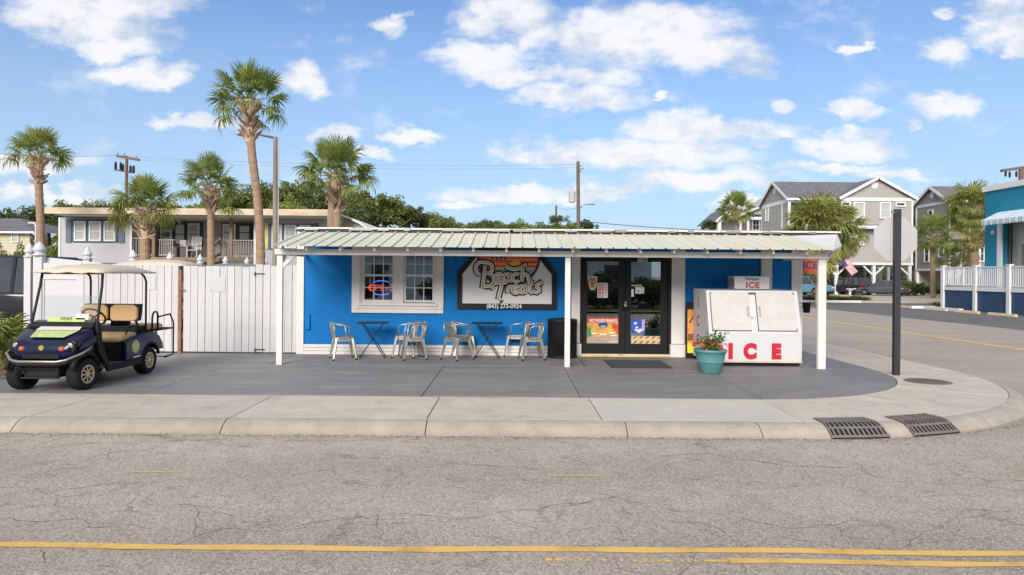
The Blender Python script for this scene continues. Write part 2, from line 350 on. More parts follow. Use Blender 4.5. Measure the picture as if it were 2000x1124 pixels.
# ------------------------------------------------------------------ ground, roads, walks
RZ = -0.14
def asphalt(name, base, lite, crack=1.0, sp=1.0):
    m = bpy.data.materials.new(name); m.use_nodes = True; n = m.node_tree.nodes; l = m.node_tree.links
    b = n['Principled BSDF']; b.inputs['Roughness'].default_value = .85; b.inputs['Specular IOR Level'].default_value = .3
    tc = n.new('ShaderNodeTexCoord').outputs['Object']
    def noise(sc, det=4, ro=.6, vec=None):
        q = n.new('ShaderNodeTexNoise'); q.inputs['Scale'].default_value = sc; q.inputs['Detail'].default_value = det; q.inputs['Roughness'].default_value = ro
        l.new(vec or tc, q.inputs['Vector']); return q
    def mth(op, a, bb=None, clamp=False):
        q = n.new('ShaderNodeMath'); q.operation = op; q.use_clamp = clamp
        for i, v in enumerate((a, bb)):
            if v is None: continue
            if isinstance(v, (int, float)): q.inputs[i].default_value = v
            else: l.new(v, q.inputs[i])
        return q.outputs[0]
    big = noise(.35, 5); mid = noise(4, 5); fine = noise(95, 3, .8)
    vor = n.new('ShaderNodeTexVoronoi'); vor.inputs['Scale'].default_value = 80; l.new(tc, vor.inputs['Vector'])
    s = mth('ADD', mth('MULTIPLY', mth('SUBTRACT', big.outputs[0], .5), .5), mth('MULTIPLY', mth('SUBTRACT', mid.outputs[0], .5), .35))
    s = mth('ADD', s, mth('MULTIPLY', mth('SUBTRACT', fine.outputs[0], .5), 1.6 * sp))
    sx = n.new('ShaderNodeSeparateColor'); l.new(vor.outputs['Color'], sx.inputs[0])
    s = mth('ADD', s, mth('MULTIPLY', mth('SUBTRACT', sx.outputs[0], .5), .50 * sp))
    sy = n.new('ShaderNodeSeparateXYZ'); l.new(tc, sy.inputs[0]); wv_ = mth('SINE', mth('ADD', mth('MULTIPLY', sy.outputs[1], 3.4), mth('MULTIPLY', big.outputs[0], 3.0)))
    s = mth('ADD', s, mth('MULTIPLY', mth('MULTIPLY', wv_, mid.outputs[0]), .09 * sp))
    s = mth('ADD', s, .5, True)
    cr = n.new('ShaderNodeValToRGB'); l.new(s, cr.inputs[0])
    cr.color_ramp.elements[0].position = 0; cr.color_ramp.elements[0].color = tuple(c * .42 for c in base) + (1,)
    cr.color_ramp.elements[1].position = 1; cr.color_ramp.elements[1].color = tuple(lite) + (1,)
    e = cr.color_ramp.elements.new(.5); e.color = tuple(base) + (1,)
    # cracks: cell edges in wavy space, thinned and broken up
    ctot = None
    for sc, w, th, st in ((.42, .009, .44, (.45, 1, 1)), (1.3, .020, .50, (.5, 1, 1)), (4.5, .055, .55, (.7, 1, 1))):
        mp = n.new('ShaderNodeMapping'); mp.inputs['Scale'].default_value = st; l.new(tc, mp.inputs[0])
        nn = noise(2.6, 7, .75, mp.outputs[0])
        ad = n.new('ShaderNodeVectorMath'); ad.operation = 'MULTIPLY_ADD'; l.new(nn.outputs['Color'], ad.inputs[0]); ad.inputs[1].default_value = (.55, .55, 0); l.new(mp.outputs[0], ad.inputs[2])
        v = n.new('ShaderNodeTexVoronoi'); v.feature = 'DISTANCE_TO_EDGE'; v.inputs['Scale'].default_value = sc; l.new(ad.outputs[0], v.inputs['Vector'])
        nb = noise(.9 * (1 + sc * .5), 4, .6)
        on = mth('MULTIPLY', mth('SUBTRACT', nb.outputs[0], th), 9, True)
        c = mth('SUBTRACT', 1.0, mth('DIVIDE', v.outputs['Distance'], mth('MAXIMUM', mth('MULTIPLY', on, w), .0005)), True)
        c = mth('POWER', c, .6); c = mth('MULTIPLY', c, on)
        ctot = c if ctot is None else mth('MAXIMUM', ctot, c)
    ctot = mth('MULTIPLY', ctot, .35 * crack)
    mx = n.new('ShaderNodeMix'); mx.data_type = 'RGBA'; l.new(ctot, mx.inputs[0]); l.new(cr.outputs[0], mx.inputs[6]); mx.inputs[7].default_value = (.035, .032, .03, 1)
    l.new(mx.outputs[2], b.inputs['Base Color'])
    bp = n.new('ShaderNodeBump'); bp.inputs['Strength'].default_value = .55; bp.inputs['Distance'].default_value = .006
    h = mth('SUBTRACT', fine.outputs[0], mth('MULTIPLY', ctot, 2.0)); l.new(h, bp.inputs['Height']); l.new(bp.outputs[0], b.inputs['Normal'])
    MATS[name] = m; return m, ctot, mx
road_m, _, _ = asphalt('old_asphalt', (.375,.325,.27), (.62,.55,.47))
side_m, _, _ = asphalt('side_street_asphalt', (.36,.315,.265), (.44,.41,.37), .3, .7)
lot_m, _, _ = asphalt('dark_lot_asphalt', (.14,.135,.13), (.24,.23,.225), .25, .7)
def linemat():
    m = bpy.data.materials.new('worn_yellow_paint'); m.use_nodes = True; n = m.node_tree.nodes; l = m.node_tree.links
    b = n['Principled BSDF']; b.inputs['Roughness'].default_value = .7
    tc = n.new('ShaderNodeTexCoord').outputs['Object']
    f = n.new('ShaderNodeTexNoise'); f.inputs['Scale'].default_value = 55; f.inputs['Detail'].default_value = 5; f.inputs['Roughness'].default_value = .8; l.new(tc, f.inputs[0])
    g = n.new('ShaderNodeTexNoise'); g.inputs['Scale'].default_value = 3; g.inputs['Detail'].default_value = 6; l.new(tc, g.inputs[0])
    a = n.new('ShaderNodeMath'); a.operation = 'ADD'; l.new(f.outputs[0], a.inputs[0]); l.new(g.outputs[0], a.inputs[1])
    cr = n.new('ShaderNodeValToRGB'); l.new(a.outputs[0], cr.inputs[0])
    E = cr.color_ramp.elements; E[0].position = .62; E[0].color = (.22, .19, .14, 1); E[1].position = 1.25; E[1].color = (.74, .46, .12, 1)
    e = E.new(.84); e.color = (.62, .37, .09, 1)
    l.new(cr.outputs[0], b.inputs['Base Color']); return m
yellow_m = linemat()
soil_m = M('sandy_ground', (.23,.20,.13), .95, var=.3, scale=.3, bump=.5, bscale=20, dirt=(.10,.12,.04), dscale=.5, damt=.8)
mulch_m = M('pine_straw_mulch', (.30,.20,.12), .95, var=.45, scale=18, bump=1, bscale=60)
lawn_m = M('dry_lawn', (.22,.19,.06), .95, var=.3, scale=1.5, bump=.8, bscale=60)

def sheet(name, poly, z, mat, label, cat):
    mb = MB(); mb.add([(x, y, z) for x, y in poly], [tuple(range(len(poly)))])
    return tag(mb.build(name, mat), label, cat, kind='structure')
def rect(x0, x1, y0, y1): return [(x0, y0), (x1, y0), (x1, y1), (x0, y1)]
sheet('ground', rect(-900, 900, -900, 1500), -.17, soil_m, 'sandy ground spreading to the horizon', 'ground')
CX, CY, RR = 3.5, 12.9, 5.02        # corner arc centre and kerb foot radius
arc = lambda r, a0, a1, n: [(CX + r * math.cos(R(a0 + (a1 - a0) * i / n)), CY + r * math.sin(R(a0 + (a1 - a0) * i / n))) for i in range(n + 1)]
sheet('main_road', rect(-220, 220, -4.2, 14), RZ, road_m, 'cracked pale grey asphalt road across the foreground', 'road')
sheet('side_street', [(8.0, 9.0), (18.9, 9.0)] + [(18.3, 30), (18.0, 220), (8.3, 220)], RZ + .004, side_m, 'lighter side street running back past the shop corner', 'road')
sheet('parking_lot', [(18.9, 8.2), (60, 8.2), (60, 50.2), (18.1, 50.2), (18.3, 30)], RZ + .008, lot_m, 'dark asphalt parking lot beyond the side street', 'parking lot')
faded_m = M('faded_yellow_paint', (.50,.42,.20), .8, var=.25, scale=30)
def wavyline(name, x0, x1, y, w, z, label, seg=.35, gaps=None, axis='x', mat=None):
    mb = MB(); x = x0
    while x < x1 - 1e-3:
        xe = min(x + seg, x1)
        if not (gaps and gaps(x)):
            f = lambda t: y + .012 * math.sin(t * 1.3) + .008 * math.sin(t * 3.7 + 1)
            ws = lambda t: w / 2 * (1 + .10 * math.sin(t * 9.1) + .06 * math.sin(t * 23))
            P = [(x, f(x) - ws(x)), (xe, f(xe) - ws(xe)), (xe, f(xe) + ws(xe)), (x, f(x) + ws(x))]
            if axis == 'y': P = [(b, a) for a, b in P][::-1]
            mb.add([(a, b, z) for a, b in P], [(0, 1, 2, 3)])
        x = xe
    return tag(mb.build(name, mat or yellow_m), label, 'road marking', kind='structure')
yl = G(1000, 1074, RZ).y; y2 = G(1400, 1098, RZ).y
wavyline('road_line', -60, 60, yl, .085, RZ + .004, 'long solid yellow line across the main road')
wavyline('road_line', G(1425, 1098, RZ).x, 60, y2, .075, RZ + .004, 'nearer solid yellow line at the lower right')
rg = random.Random(3)
wavyline('road_line', G(1066, 1098, RZ).x, G(1425, 1098, RZ).x, y2, .04, RZ + .004, 'broken worn yellow dotted stretch of the nearer line', seg=.022, gaps=lambda x: rg.random() < (.45 if math.sin(x * 7) > 0 else .75) and x > G(1078, 1098, RZ).x)
yd = G(300, 924, RZ).y
for a, b, lb in ((246, 354, 'thin faded yellow dash at the left of the road'), (1070, 1184, 'thin faded yellow dash near the middle of the road'), (1955, 2080, 'thin faded yellow dash at the right edge of the road')):
    wavyline('road_dash', G(a, 926, RZ).x, G(b, 926, RZ).x, yd, .036, RZ + .004, lb, seg=.1, mat=faded_m)
wavyline('side_street_line', 14, 150, 13.35, .22, RZ + .009, 'yellow centre line along the side street', axis='y', seg=1)

# crack network in the old asphalt: narrow dark fissures
ck = random.Random(99); cmb = MB()
def crack(x, y, heading, length, w, depth=0, wander=.35):
    pts = [Vector((x, y, 0))]; a = heading; n = max(3, int(length / .07))
    for i in range(n):
        a = heading + (a - heading) * .8 + ck.gauss(0, wander); pts.append(pts[-1] + Vector((math.cos(a), math.sin(a), 0)) * .07)
        if depth < 2 and ck.random() < .045: crack(pts[-1].x, pts[-1].y, a + ck.choice((-1, 1)) * ck.uniform(.6, 1.5), ck.uniform(.25, 1.2) / (depth + 1), w * .65, depth + 1)
    L_, R_ = [], []
    for i, p in enumerate(pts):
        d = (pts[min(i + 1, n)] - pts[max(i - 1, 0)]).normalized(); s_ = Vector((-d.y, d.x, 0)); k = w * .66 * ck.uniform(.2, 1.0) * min(1, (n - i) / 4 + .1, i / 4 + .1) / 2
        if ck.random() < .12: k *= .15
        L_.append(p + s_ * k); R_.append(p - s_ * k)
    if pts[-1].y > 7.8 or max(p.y for p in pts) > 7.86: return
    b = [(q.x, q.y, RZ + .002) for q in L_ + R_]; m_ = len(pts)
    cmb.add(b, [(i, i + m_, i + m_ + 1, i + 1) for i in range(m_ - 1)])
for (x, y, l_, w) in ((-9, 7.3, 5, .016), (-5.2, 6.95, 6.5, .016), (-4.5, 7.2, 4, .012), (.2, 6.95, 5.2, .018), (1.4, 7.1, 2.2, .02), (-8, 6.45, 6, .010), (-6, 5.5, 4.0, .012), (-3.0, 5.55, 4.6, .014), (-5.5, 5.15, 3.6, .010), (.5, 5.9, 5.2, .010), (1, 5.2, 4.5, .010), (-3.5, 4.72, 3.4, .010), (.4, 4.62, 2.6, .009), (3.8, 6.2, 3.2, .010), (-2.2, 6.2, 2.5, .009)): crack(x, y, ck.uniform(-.04, .04), l_, w)
for i in range(26): crack(ck.uniform(-8.5, 8.5), ck.uniform(4.0, 7.2), ck.uniform(.5, 2.6), ck.uniform(.4, 1.3), ck.uniform(.007, .013), 1, .45)
for i in range(520): crack(ck.uniform(-7, 7), ck.uniform(3.6, 7.5), ck.uniform(-.5, .5), ck.uniform(.08, .4), ck.uniform(.005, .010), 2, .5)
tag(cmb.build('road_cracks', M('dark_crack', (.115,.10,.085), .95, var=.4, scale=6)), 'fine dark cracks wandering through the old road surface', 'cracks', kind='structure')

# kerb: straight piece, corner arc, side piece; s runs along the foot of the kerb
ARC = RR * math.pi / 2
def kp(s, off, z=0.0):
    if s <= 0: return (CX + s, CY - RR + off, z)
    if s < ARC:
        a = -math.pi / 2 + s / RR; return (CX + (RR - off) * math.cos(a), CY + (RR - off) * math.sin(a), z)
    return (CX + RR - off, CY + s - ARC, z)
KPROF = [(0, RZ - .02), (0, -.118), (.03, -.10), (.09, -.050), (.15, -.020), (.21, -.006), (.27, 0.0), (.27, -.18)]
def kerb_piece(s0, s1, step=.25):
    n = max(1, int((s1 - s0) / step)); mb = MB()
    mb.loft([[kp(s0 + (s1 - s0) * i / n, o, z) for o, z in KPROF] for i in range(n + 1)])
    return mb
kerb = thing('kerb', 'sloped concrete kerb along the main road and round the corner', 'kerb'); kerb['kind'] = 'structure'
ks = [-40 + 3.5 * 0] ; xs = [-34, -26, -18, -12.2, -9.4, -5.75, XA(440, 8.0) , XA(834, 7.95), XA(1228, 7.9), XA(1492, 7.9)]
ss = [x - CX for x in xs] + [.35, 2.6, 4.4, 6.1, ARC, ARC + 3.5, ARC + 7, ARC + 12, ARC + 20, ARC + 35]
for a, b in zip(ss[:-1], ss[1:]): kerb_piece(a + .006, b - .006).build('kerb_stone', curb_m, kerb)
mb = MB(); mb.loft([[kp(-40 + i * .5, o, z) for o, z in ((.03, -.135), (.12, -.065), (.26, -.02), (.26, -.2), (.03, -.2))] for i in range(0, 160)])
mb.build('joint_fill', dark_joint, kerb)

walk = thing('sidewalk', 'pale concrete sidewalk slabs in front of the shop and round the corner', 'sidewalk'); walk['kind'] = 'structure'
PE = 9.62                            # front edge of the painted patio
def slab(poly, mat, parent, name='paving_slab', z=0.0, inset=.007, th=.14):
    # shrink a little so that joints are real gaps
    cx = sum(p[0] for p in poly) / len(poly); cy = sum(p[1] for p in poly) / len(poly)
    mb = MB(); mb.prism(poly, z - th, z); return mb.build(name, mat, parent, bevel=.006, segs=1)
y0 = CY - RR + .27 + .008
wx = [-34, -28, -22, -16, -10.45, -8.05, -5.7, -3.33, -1.0, 1.09, 3.5]
for i, (a, b) in enumerate(zip(wx[:-1], wx[1:])):
    slab(rect(a + .006, b - .006, y0, PE - .006), concrete2 if i == len(wx) - 2 else concrete, walk)
RI = CY - PE; RO = RR - .27 - .008   # inner and outer radius of the corner walk
for a0, a1 in ((-90, -62), (-62, -38), (-38, -14), (-14, 0)):
    d = .12
    slab(arc(RI, a0 + d, a1 - d, 8) + arc(RO, a1 - d, a0 + d, 8), concrete, walk)
yy0 = CY
for k in range(14):
    y1 = yy0 + 2.4; slab(rect(CX + RI, CX + RO, yy0 + .006, y1 - .006), concrete, walk); yy0 = y1
mb = MB(); mb.prism([(-40, CY - RR + .2), (CX, CY - RR + .2)] + arc(RR - .2, -90, 0, 20) + [(CX + RR - .2, 60), (-40, 60)], -.2, -.02); mb.build('bedding', dark_joint, walk)

# painted patio slabs
patio = thing('patio', 'grey painted concrete patio under and in front of the canopy', 'patio'); patio['kind'] = 'structure'
JY = 12.92; pxs = [-10.6, -8.1, -5.2, -1.26, .98, 3.5]
for a, b in zip(pxs[:-1], pxs[1:]): slab(rect(a + .005, b - .005, PE + .006, JY - .008), patio_m, patio, 'patio_slab', z=.003)
slab([(3.505, PE + .006)] + arc(RI - .012, -90, 0, 16)[1:] + [(CX + RI - .012, JY - .008), (3.505, JY - .008)], patio_m, patio, 'patio_slab', z=.003)
for a, b in zip([-10.6, -4.55, 1.4, 3.9], [-4.55, 1.4, 3.9, CX + RI]): slab(rect(a + .005, b - .012, JY + .008, 14.62 if b < 6.2 else 21), patio_m, patio, 'patio_slab', z=.003)
sheet('yard', rect(-40, 8.2, 14.0, 60), -.015, soil_m, 'bare sandy yard behind the shop and the gate', 'yard')
sheet('mulch_bed', [(-30, PE + .02), (-8.75, PE + .02), (-7.9, 11.2), (-8.3, 14), (-10.3, 15), (-30, 15)], .012, mulch_m, 'brown straw mulch bed beside the golf cart', 'planting bed')
# straw and leaf litter on the bed
mb = MB(); rr = random.Random(5)
for i in range(2600):
    x = rr.uniform(-13.5, -8.1); y = rr.uniform(9.7, 14.5); a = rr.uniform(0, 6.28); l_ = rr.uniform(.05, .16); z = .015 + rr.random() * .04
    d = Vector((math.cos(a), math.sin(a), rr.uniform(-.25, .25))) * l_; q = Vector((-math.sin(a), math.cos(a), 0)) * .006
    p = Vector((x, y, z)); mb.add([p - q, p + q, p + d + q, p + d - q], [(0, 1, 2, 3)])
straw_m = M('straw', (.42,.29,.17), .9, island=.5)
tag(mb.build('straw_litter', straw_m), 'loose straw and dry leaf litter scattered over the mulch bed', 'litter', kind='stuff')

# grit and leaf crumbs gathered at the foot of the kerb
gm = MB(); gr = random.Random(44)
for i in range(5200):
    s_ = gr.uniform(-14, 7.4); o = -abs(gr.gauss(0, .09)) - .004
    if s_ > 0: o *= 1.6
    x, y, z = kp(s_, o, RZ + .003); k = gr.uniform(.003, .009) * (1.6 if gr.random() < .05 else 1); a = gr.uniform(0, 6.28)
    gm.add([(x + k * math.cos(a + t_), y + k * math.sin(a + t_), z + (k * .4 if j % 2 else 0)) for j, t_ in enumerate((0, 1.6, 3.1, 4.7))], [(0, 1, 2, 3)])
tag(gm.build('gutter_grit', M('gutter_grit_stone', (.20,.16,.12), .95, island=.6)), 'scatter of grit and leaf crumbs along the foot of the kerb', 'grit', kind='stuff')
# storm drain grates let into the kerb
iron = M('cast_iron', (.20,.175,.155), .7, metal=.3, var=.2, bump=.4)
def grate(s0, wid, lb):
    prof = [(-.03, -.136), (.0, -.108), (.03, -.092), (.09, -.042), (.15, -.012), (.21, .002), (.27, .006), (.45, .007)]
    def pz(o):
        for (a, za), (b, zb) in zip(prof[:-1], prof[1:]):
            if o <= b: return za + (zb - za) * (o - a) / (b - a)
        return prof[-1][1]
    t = thing('storm_drain_grate', lb, 'drain grate', kp(s0 + wid / 2, .2, 0), 0, 'storm drain grates in the kerb')
    fr = MB(); offs = [-.02, .02, .06, .1, .14, .18, .22, .26, .32, .38, .44]
    dark_sheet = MB(); dark_sheet.loft([[kp(s, o, pz(o) - .0015) for o in offs] + [kp(s, o, pz(o) - .004) for o in offs[::-1]] for s in [s0 + wid * i / 8 for i in range(9)]])
    dark_sheet.build('drain_dark_sheet', black_matte, t, world=True)  # thin black sheet on the kerb, standing in for the darkness between the bars
    def cross(s, w):       # bar running up the kerb
        m = MB(); m.loft([[kp(s - w / 2, o, pz(o) + .001), kp(s + w / 2, o, pz(o) + .001), kp(s + w / 2, o, pz(o) + .008), kp(s - w / 2, o, pz(o) + .008)] for o in offs]); return m
    def along(o, w, i0=0, i1=1):
        m = MB(); m.loft([[kp(s, o - w / 2, pz(o - w / 2) + .001), kp(s, o + w / 2, pz(o + w / 2) + .001), kp(s, o + w / 2, pz(o + w / 2) + .0095), kp(s, o - w / 2, pz(o - w / 2) + .0095)] for s in [s0 + wid * (i0 + (i1 - i0) * i / 8) for i in range(9)]]); return m
    for s in (s0 + .015, s0 + wid - .015): cross(s, .02).build('frame_side', iron, t, world=True)
    for o in (-.005, .43): along(o, .02).build('frame_side', iron, t, world=True)
    for o in (.10, .24, .30, .365): along(o, .022).build('cross_bar', iron, t, world=True)
    n = 12
    for i in range(1, n):
        s = s0 + wid * i / n; m = MB(); oo = [-.0, .04, .10, .14, .18, .24]
        m.loft([[kp(s - .011, o, pz(o) + .001), kp(s + .011, o, pz(o) + .001), kp(s + .011, o, pz(o) + .007), kp(s - .011, o, pz(o) + .007)] for o in oo]); m.build('grate_bar', iron, t, world=True)
    for i in (1, 2):
        s = s0 + wid * i / 3; m = MB(); m.loft([[kp(s - .03, o, pz(o) + .001), kp(s + .03, o, pz(o) + .001), kp(s + .03, o, pz(o) + .007), kp(s - .03, o, pz(o) + .007)] for o in (.25, .3, .36, .42)]); m.build('grate_bar', iron, t, world=True)
grate(.18, .72, 'left iron storm drain grate, the one nearer the ice box')
grate(1.22, .72, 'right iron storm drain grate, nearer the street corner')
# round iron cover in the corner walk
p = G(1812, 746)
t = thing('utility_cover', 'round iron utility cover in the corner sidewalk by the sign post', 'manhole cover', p)
MB().lathe([(.0, .004), (.33, .004), (.35, .010), (.35, .0)], n=28).build('rim', iron, t)
m = MB()
for i in range(-4, 5):
    w = math.sqrt(max(0, .31**2 - (i * .065)**2)); m.box(i * .065 - .012, i * .065 + .012, -w, w, .0045, .012)
m.build('tread_bars', iron, t)

# ------------------------------------------------------------------ lettering
def text_mesh(s, size, depth=.004, bold=0., align='CENTER', sx=1., spacing=1.):
    cu_ = bpy.data.curves.new('t', 'FONT'); cu_.body = s; cu_.size = size; cu_.extrude = depth / 2; cu_.offset = bold
    cu_.align_x = align; cu_.align_y = 'BOTTOM_BASELINE'; cu_.space_character = spacing
    ob = bpy.data.objects.new('t', cu_); C.objects.link(ob)
    me = bpy.data.meshes.new_from_object(ob)
    bpy.data.objects.remove(ob); bpy.data.curves.remove(cu_)
    for v in me.vertices:
        x, y, z = v.co; v.co = (x * sx, -z, y)
    me.materials.clear()
    return me
def letters(s, size, loc, mat, parent, bold=0., depth=.004, name='lettering', rot=(0,0,0), sx=1., align='CENTER', spacing=1., world=False):
    me = text_mesh(s, size, depth, bold, align, sx, spacing); me.materials.append(mat); me.name = name
    if world and parent: loc = Vector(loc) - rootloc(parent)
    return inst(me, name, parent, loc, rot)

# ------------------------------------------------------------------ the shop
WY = 14.6
shop = thing('shop_building', 'low bright blue shop with white trim and a black double door', 'shop', (.8, WY, 0))
def sb(mb, name, mat, **k): return mb.build(name, mat, k.pop('parent', shop), world=True, **k)
XL, XR, ZT = -4.56, 6.15, 2.64
wx0, wx1, wz0, wz1 = XA(704, WY), XA(852, WY), ZA(780, 592, WY), 2.22
dx0, dx1, dz1 = XA(1133, WY), XA(1311, WY), 2.16
wall = MB()
wall.box(XL, wx0, WY, WY + .2, 0, ZT).box(wx0, wx1, WY, WY + .2, 0, wz0).box(wx0, wx1, WY, WY + .2, wz1, ZT).box(wx1, dx0, WY, WY + .2, 0, ZT)
wall.box(dx0, dx1, WY, WY + .2, dz1, ZT).box(dx1, XR, WY, WY + .2, 0, ZT)
wall.box(XL, XL + .2, WY + .2, 24, 0, ZT).box(XR - .2, XR, WY + .2, 24, 0, ZT).box(XL + .2, XR - .2, 23.8, 24, 0, ZT)
sb(wall, 'wall', blue_wall)
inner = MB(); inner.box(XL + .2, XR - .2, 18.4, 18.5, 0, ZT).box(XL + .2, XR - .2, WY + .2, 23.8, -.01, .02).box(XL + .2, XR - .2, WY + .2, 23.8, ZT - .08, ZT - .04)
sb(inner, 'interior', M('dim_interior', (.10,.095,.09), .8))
# flat roof with ragged drip edge
sb(MB().box(XL - .05, 6.85, WY - .05, 24.2, ZT, ZT + .055), 'roof', M('roof_membrane', (.32,.32,.32), .8))
sb(MB().box(XL + .1, 6.80, 14.30, WY - .055, 2.585, 2.632), 'roof_fascia', M('dark_membrane', (.025,.026,.03), .6))
x = -4.47; rr = random.Random(11); k = 0
while x < 6.8:
    w = rr.uniform(.9, 1.5); xe = min(x + w, 6.86); z = 2.640 + rr.uniform(-.006, .006); tl = rr.uniform(-.007, .007)
    m = MB(); m.add([(x, 14.27, z), (xe - .02, 14.27, z + tl), (xe - .02, 14.27, z + .032 + tl), (x, 14.27, z + .032), (x, 14.52, z + .01), (xe - .02, 14.52, z + .01 + tl), (xe - .02, 14.52, z + .042 + tl), (x, 14.52, z + .042)],
          [(0,1,2,3),(7,6,5,4),(0,4,5,1),(1,5,6,2),(2,6,7,3),(3,7,4,0)])
    sb(m, 'drip_edge', white); x = xe; k += 1
m = MB()
for i in range(15):
    xx = -4.4 + i * .75 + rr.uniform(-.25, .25); m.box(xx, xx + rr.uniform(.1, .5), 14.255, 14.268, 2.615, 2.65 + rr.uniform(0, .02))
sb(m, 'edge_gap_strips', steel, parent=shop)['kind'] = 'stuff'  # strips laid over the drip edge to stand in for its dark gaps
# trims
tr = lambda a, b, z0, z1, p=.03, y=WY: MB().box(a, b, y - p, y - .002, z0, z1)
sb(tr(XL - .012, -4.42, .0, 2.6, .035), 'corner_board', white); sb(tr(5.94, XR + .02, 0, 2.6, .035), 'corner_board', white)
sb(tr(XA(1485, WY), XA(1506, WY), 0, 2.6, .06), 'pilaster', white)
sb(tr(XA(1116, WY), dx0, .28, 2.6, .05), 'pilaster', white, bevel=.006)
pl = sb(tr(dx1, XA(1337, WY), .28, 2.6, .06), 'pilaster', white, bevel=.006)
sb(MB().box(dx1 - .03, XA(1337, WY) + .05, WY - .12, WY - .01, 0, .27), 'plinth', white, bevel=.012)
sb(MB().box(XA(1116, WY) - .02, dx0 + .03, WY - .10, WY - .01, 0, .27), 'plinth', white, bevel=.012)
for i, (z0, z1, p) in enumerate(((.0, .068, .055), (.074, .138, .048), (.144, .21, .04))):
    sb(MB().box(-4.415, XA(1116, WY) - .03, WY - p, WY - .002, z0, z1), 'base_board', white, bevel=.006)
# faint block joints on the right blue wall and small wall boxes
for (a, b, c, d) in ((1362, 1364, 500, 545), (1362, 1420, 544, 546), (1432, 1434, 500, 600)):
    p0, p1 = A(a, c, WY), A(b, d, WY); sb(MB().box(p0.x, p1.x, WY - .004, WY - .001, p1.z, p0.z), 'wall_seam', MATS['blue_wall_paint'])
sb(MB().box(XA(872, WY), XA(888, WY), WY - .05, WY - .002, ZA(880, 516, WY), ZA(880, 502, WY)), 'junction_box', MATS['blue_wall_paint'], bevel=.008)
sb(MB().box(XA(598, WY), XA(607, WY), WY - .05, WY - .002, ZA(600, 644, WY), ZA(600, 628, WY)), 'junction_box', MATS['blue_wall_paint'], bevel=.008)
sb(MB().tube([(XA(606, WY), WY - .03, .62), (XA(606, WY), WY - .03, .85)], .012), 'conduit', MATS['blue_wall_paint'])
# window
wn_ = MB(); ox0, ox1, oz0 = XA(688, WY), XA(867, WY), ZA(780, 612, WY)
wn_.box(ox0, wx0, WY - .05, WY - .002, oz0, 2.42).box(wx1, ox1, WY - .05, WY - .002, oz0, 2.42).box(wx0, wx1, WY - .05, WY - .002, oz0, wz0).box(wx0, wx1, WY - .05, WY - .002, wz1, 2.42)
window = sb(wn_, 'window', white, bevel=.01)
sb(MB().box(wx0 - .03, wx1 + .03, WY - .085, WY - .052, wz0 - .06, wz0 - .005), 'window_sill', white, parent=window, bevel=.006)
sb(MB().box(wx0 - .12, wx1 + .12, WY - .07, WY - .052, wz0 - .125, wz0 - .075), 'sill_moulding', white, parent=window, bevel=.006)
def sash(a, b, z0, z1, zr):
    f = MB(); fr = .05
    f.box(a, a + fr, WY + .02, WY + .09, z0, z1).box(b - fr, b, WY + .02, WY + .09, z0, z1).box(a + fr, b - fr, WY + .02, WY + .09, z0, z0 + fr).box(a + fr, b - fr, WY + .02, WY + .09, z1 - fr, z1)
    f.box(a + fr, b - fr, WY + .01, WY + .08, zr - .022, zr + .022); sb(f, 'sash_frame', white, parent=window)
    g = MB(); A0, B0 = a + fr, b - fr
    for k in (1, 2):
        xm = A0 + (B0 - A0) * k / 3; g.box(xm - .009, xm + .009, WY + .035, WY + .048, z0 + fr, z1 - fr)
    for zc in ((z0 + fr + zr) / 2, (z1 - fr + zr) / 2): g.box(A0, B0, WY + .034, WY + .047, zc - .009, zc + .009)
    sb(g, 'glazing_bars', white, parent=window)
    for (p, q) in ((z0 + fr, zr - .022), (zr + .022, z1 - fr)):
        sb(MB().box(A0, B0, WY + .055, WY + .061, p, q), 'pane', shopglass, parent=window)
xm0, xm1 = XA(771, WY), XA(788, WY); zr = ZA(780, 538.5, WY)
sash(wx0 + .03, xm0, wz0 + .01, wz1, zr); sash(xm1, wx1 - .03, wz0 + .01, wz1, zr)
sb(MB().box(xm0, xm1, WY - .02, WY + .1, wz0, wz1).box(wx0, wx0 + .03, WY - .01, WY + .1, wz0, wz1).box(wx1 - .03, wx1, WY - .01, WY + .1, wz0, wz1).box(wx0 + .03, xm0, WY - .01, WY + .1, wz0, wz0 + .01), 'mullion', white, parent=window)
# door
alu = black_paint; Dd = MB(); DZ0 = .05
Dd.box(dx0, dx0 + .06, WY - .01, WY + .12, DZ0, dz1).box(dx1 - .06, dx1, WY - .01, WY + .12, DZ0, dz1).box(dx0 + .06, dx1 - .06, WY - .01, WY + .12, 2.035, dz1)
door_fr = sb(Dd, 'door_frame', alu)
hdr = ZA(1220, 511.5, WY); gz0 = ZA(1220, 672, WY)
def leaf(a, b, ga, gb, hx):
    d = MB(); z1 = 2.03; d.box(a, ga, WY + .02, WY + .07, DZ0 + .01, z1).box(gb, b, WY + .02, WY + .07, DZ0 + .01, z1).box(ga, gb, WY + .02, WY + .07, DZ0 + .01, gz0).box(ga, gb, WY + .02, WY + .07, hdr, z1)
    o = sb(d, 'door', alu, bevel=.004)
    sb(MB().box(ga, gb, WY + .04, WY + .046, gz0, hdr), 'glass', shopglass, parent=o)
    sb(MB().tube([(hx, WY + .02, 1.00), (hx, WY - .04, 1.00), (hx, WY - .05, 1.04), (hx, WY - .05, 1.26), (hx, WY - .04, 1.30), (hx, WY + .02, 1.30)], .014), 'handle', black_matte, parent=o, smooth=True)
    return o
dm = XA(1222, WY)
dl = leaf(dx0 + .065, dm - .004, XA(1147, WY), XA(1209, WY), dm - .06); dr_ = leaf(dm + .004, dx1 - .065, XA(1233, WY), XA(1291, WY), dm + .06)
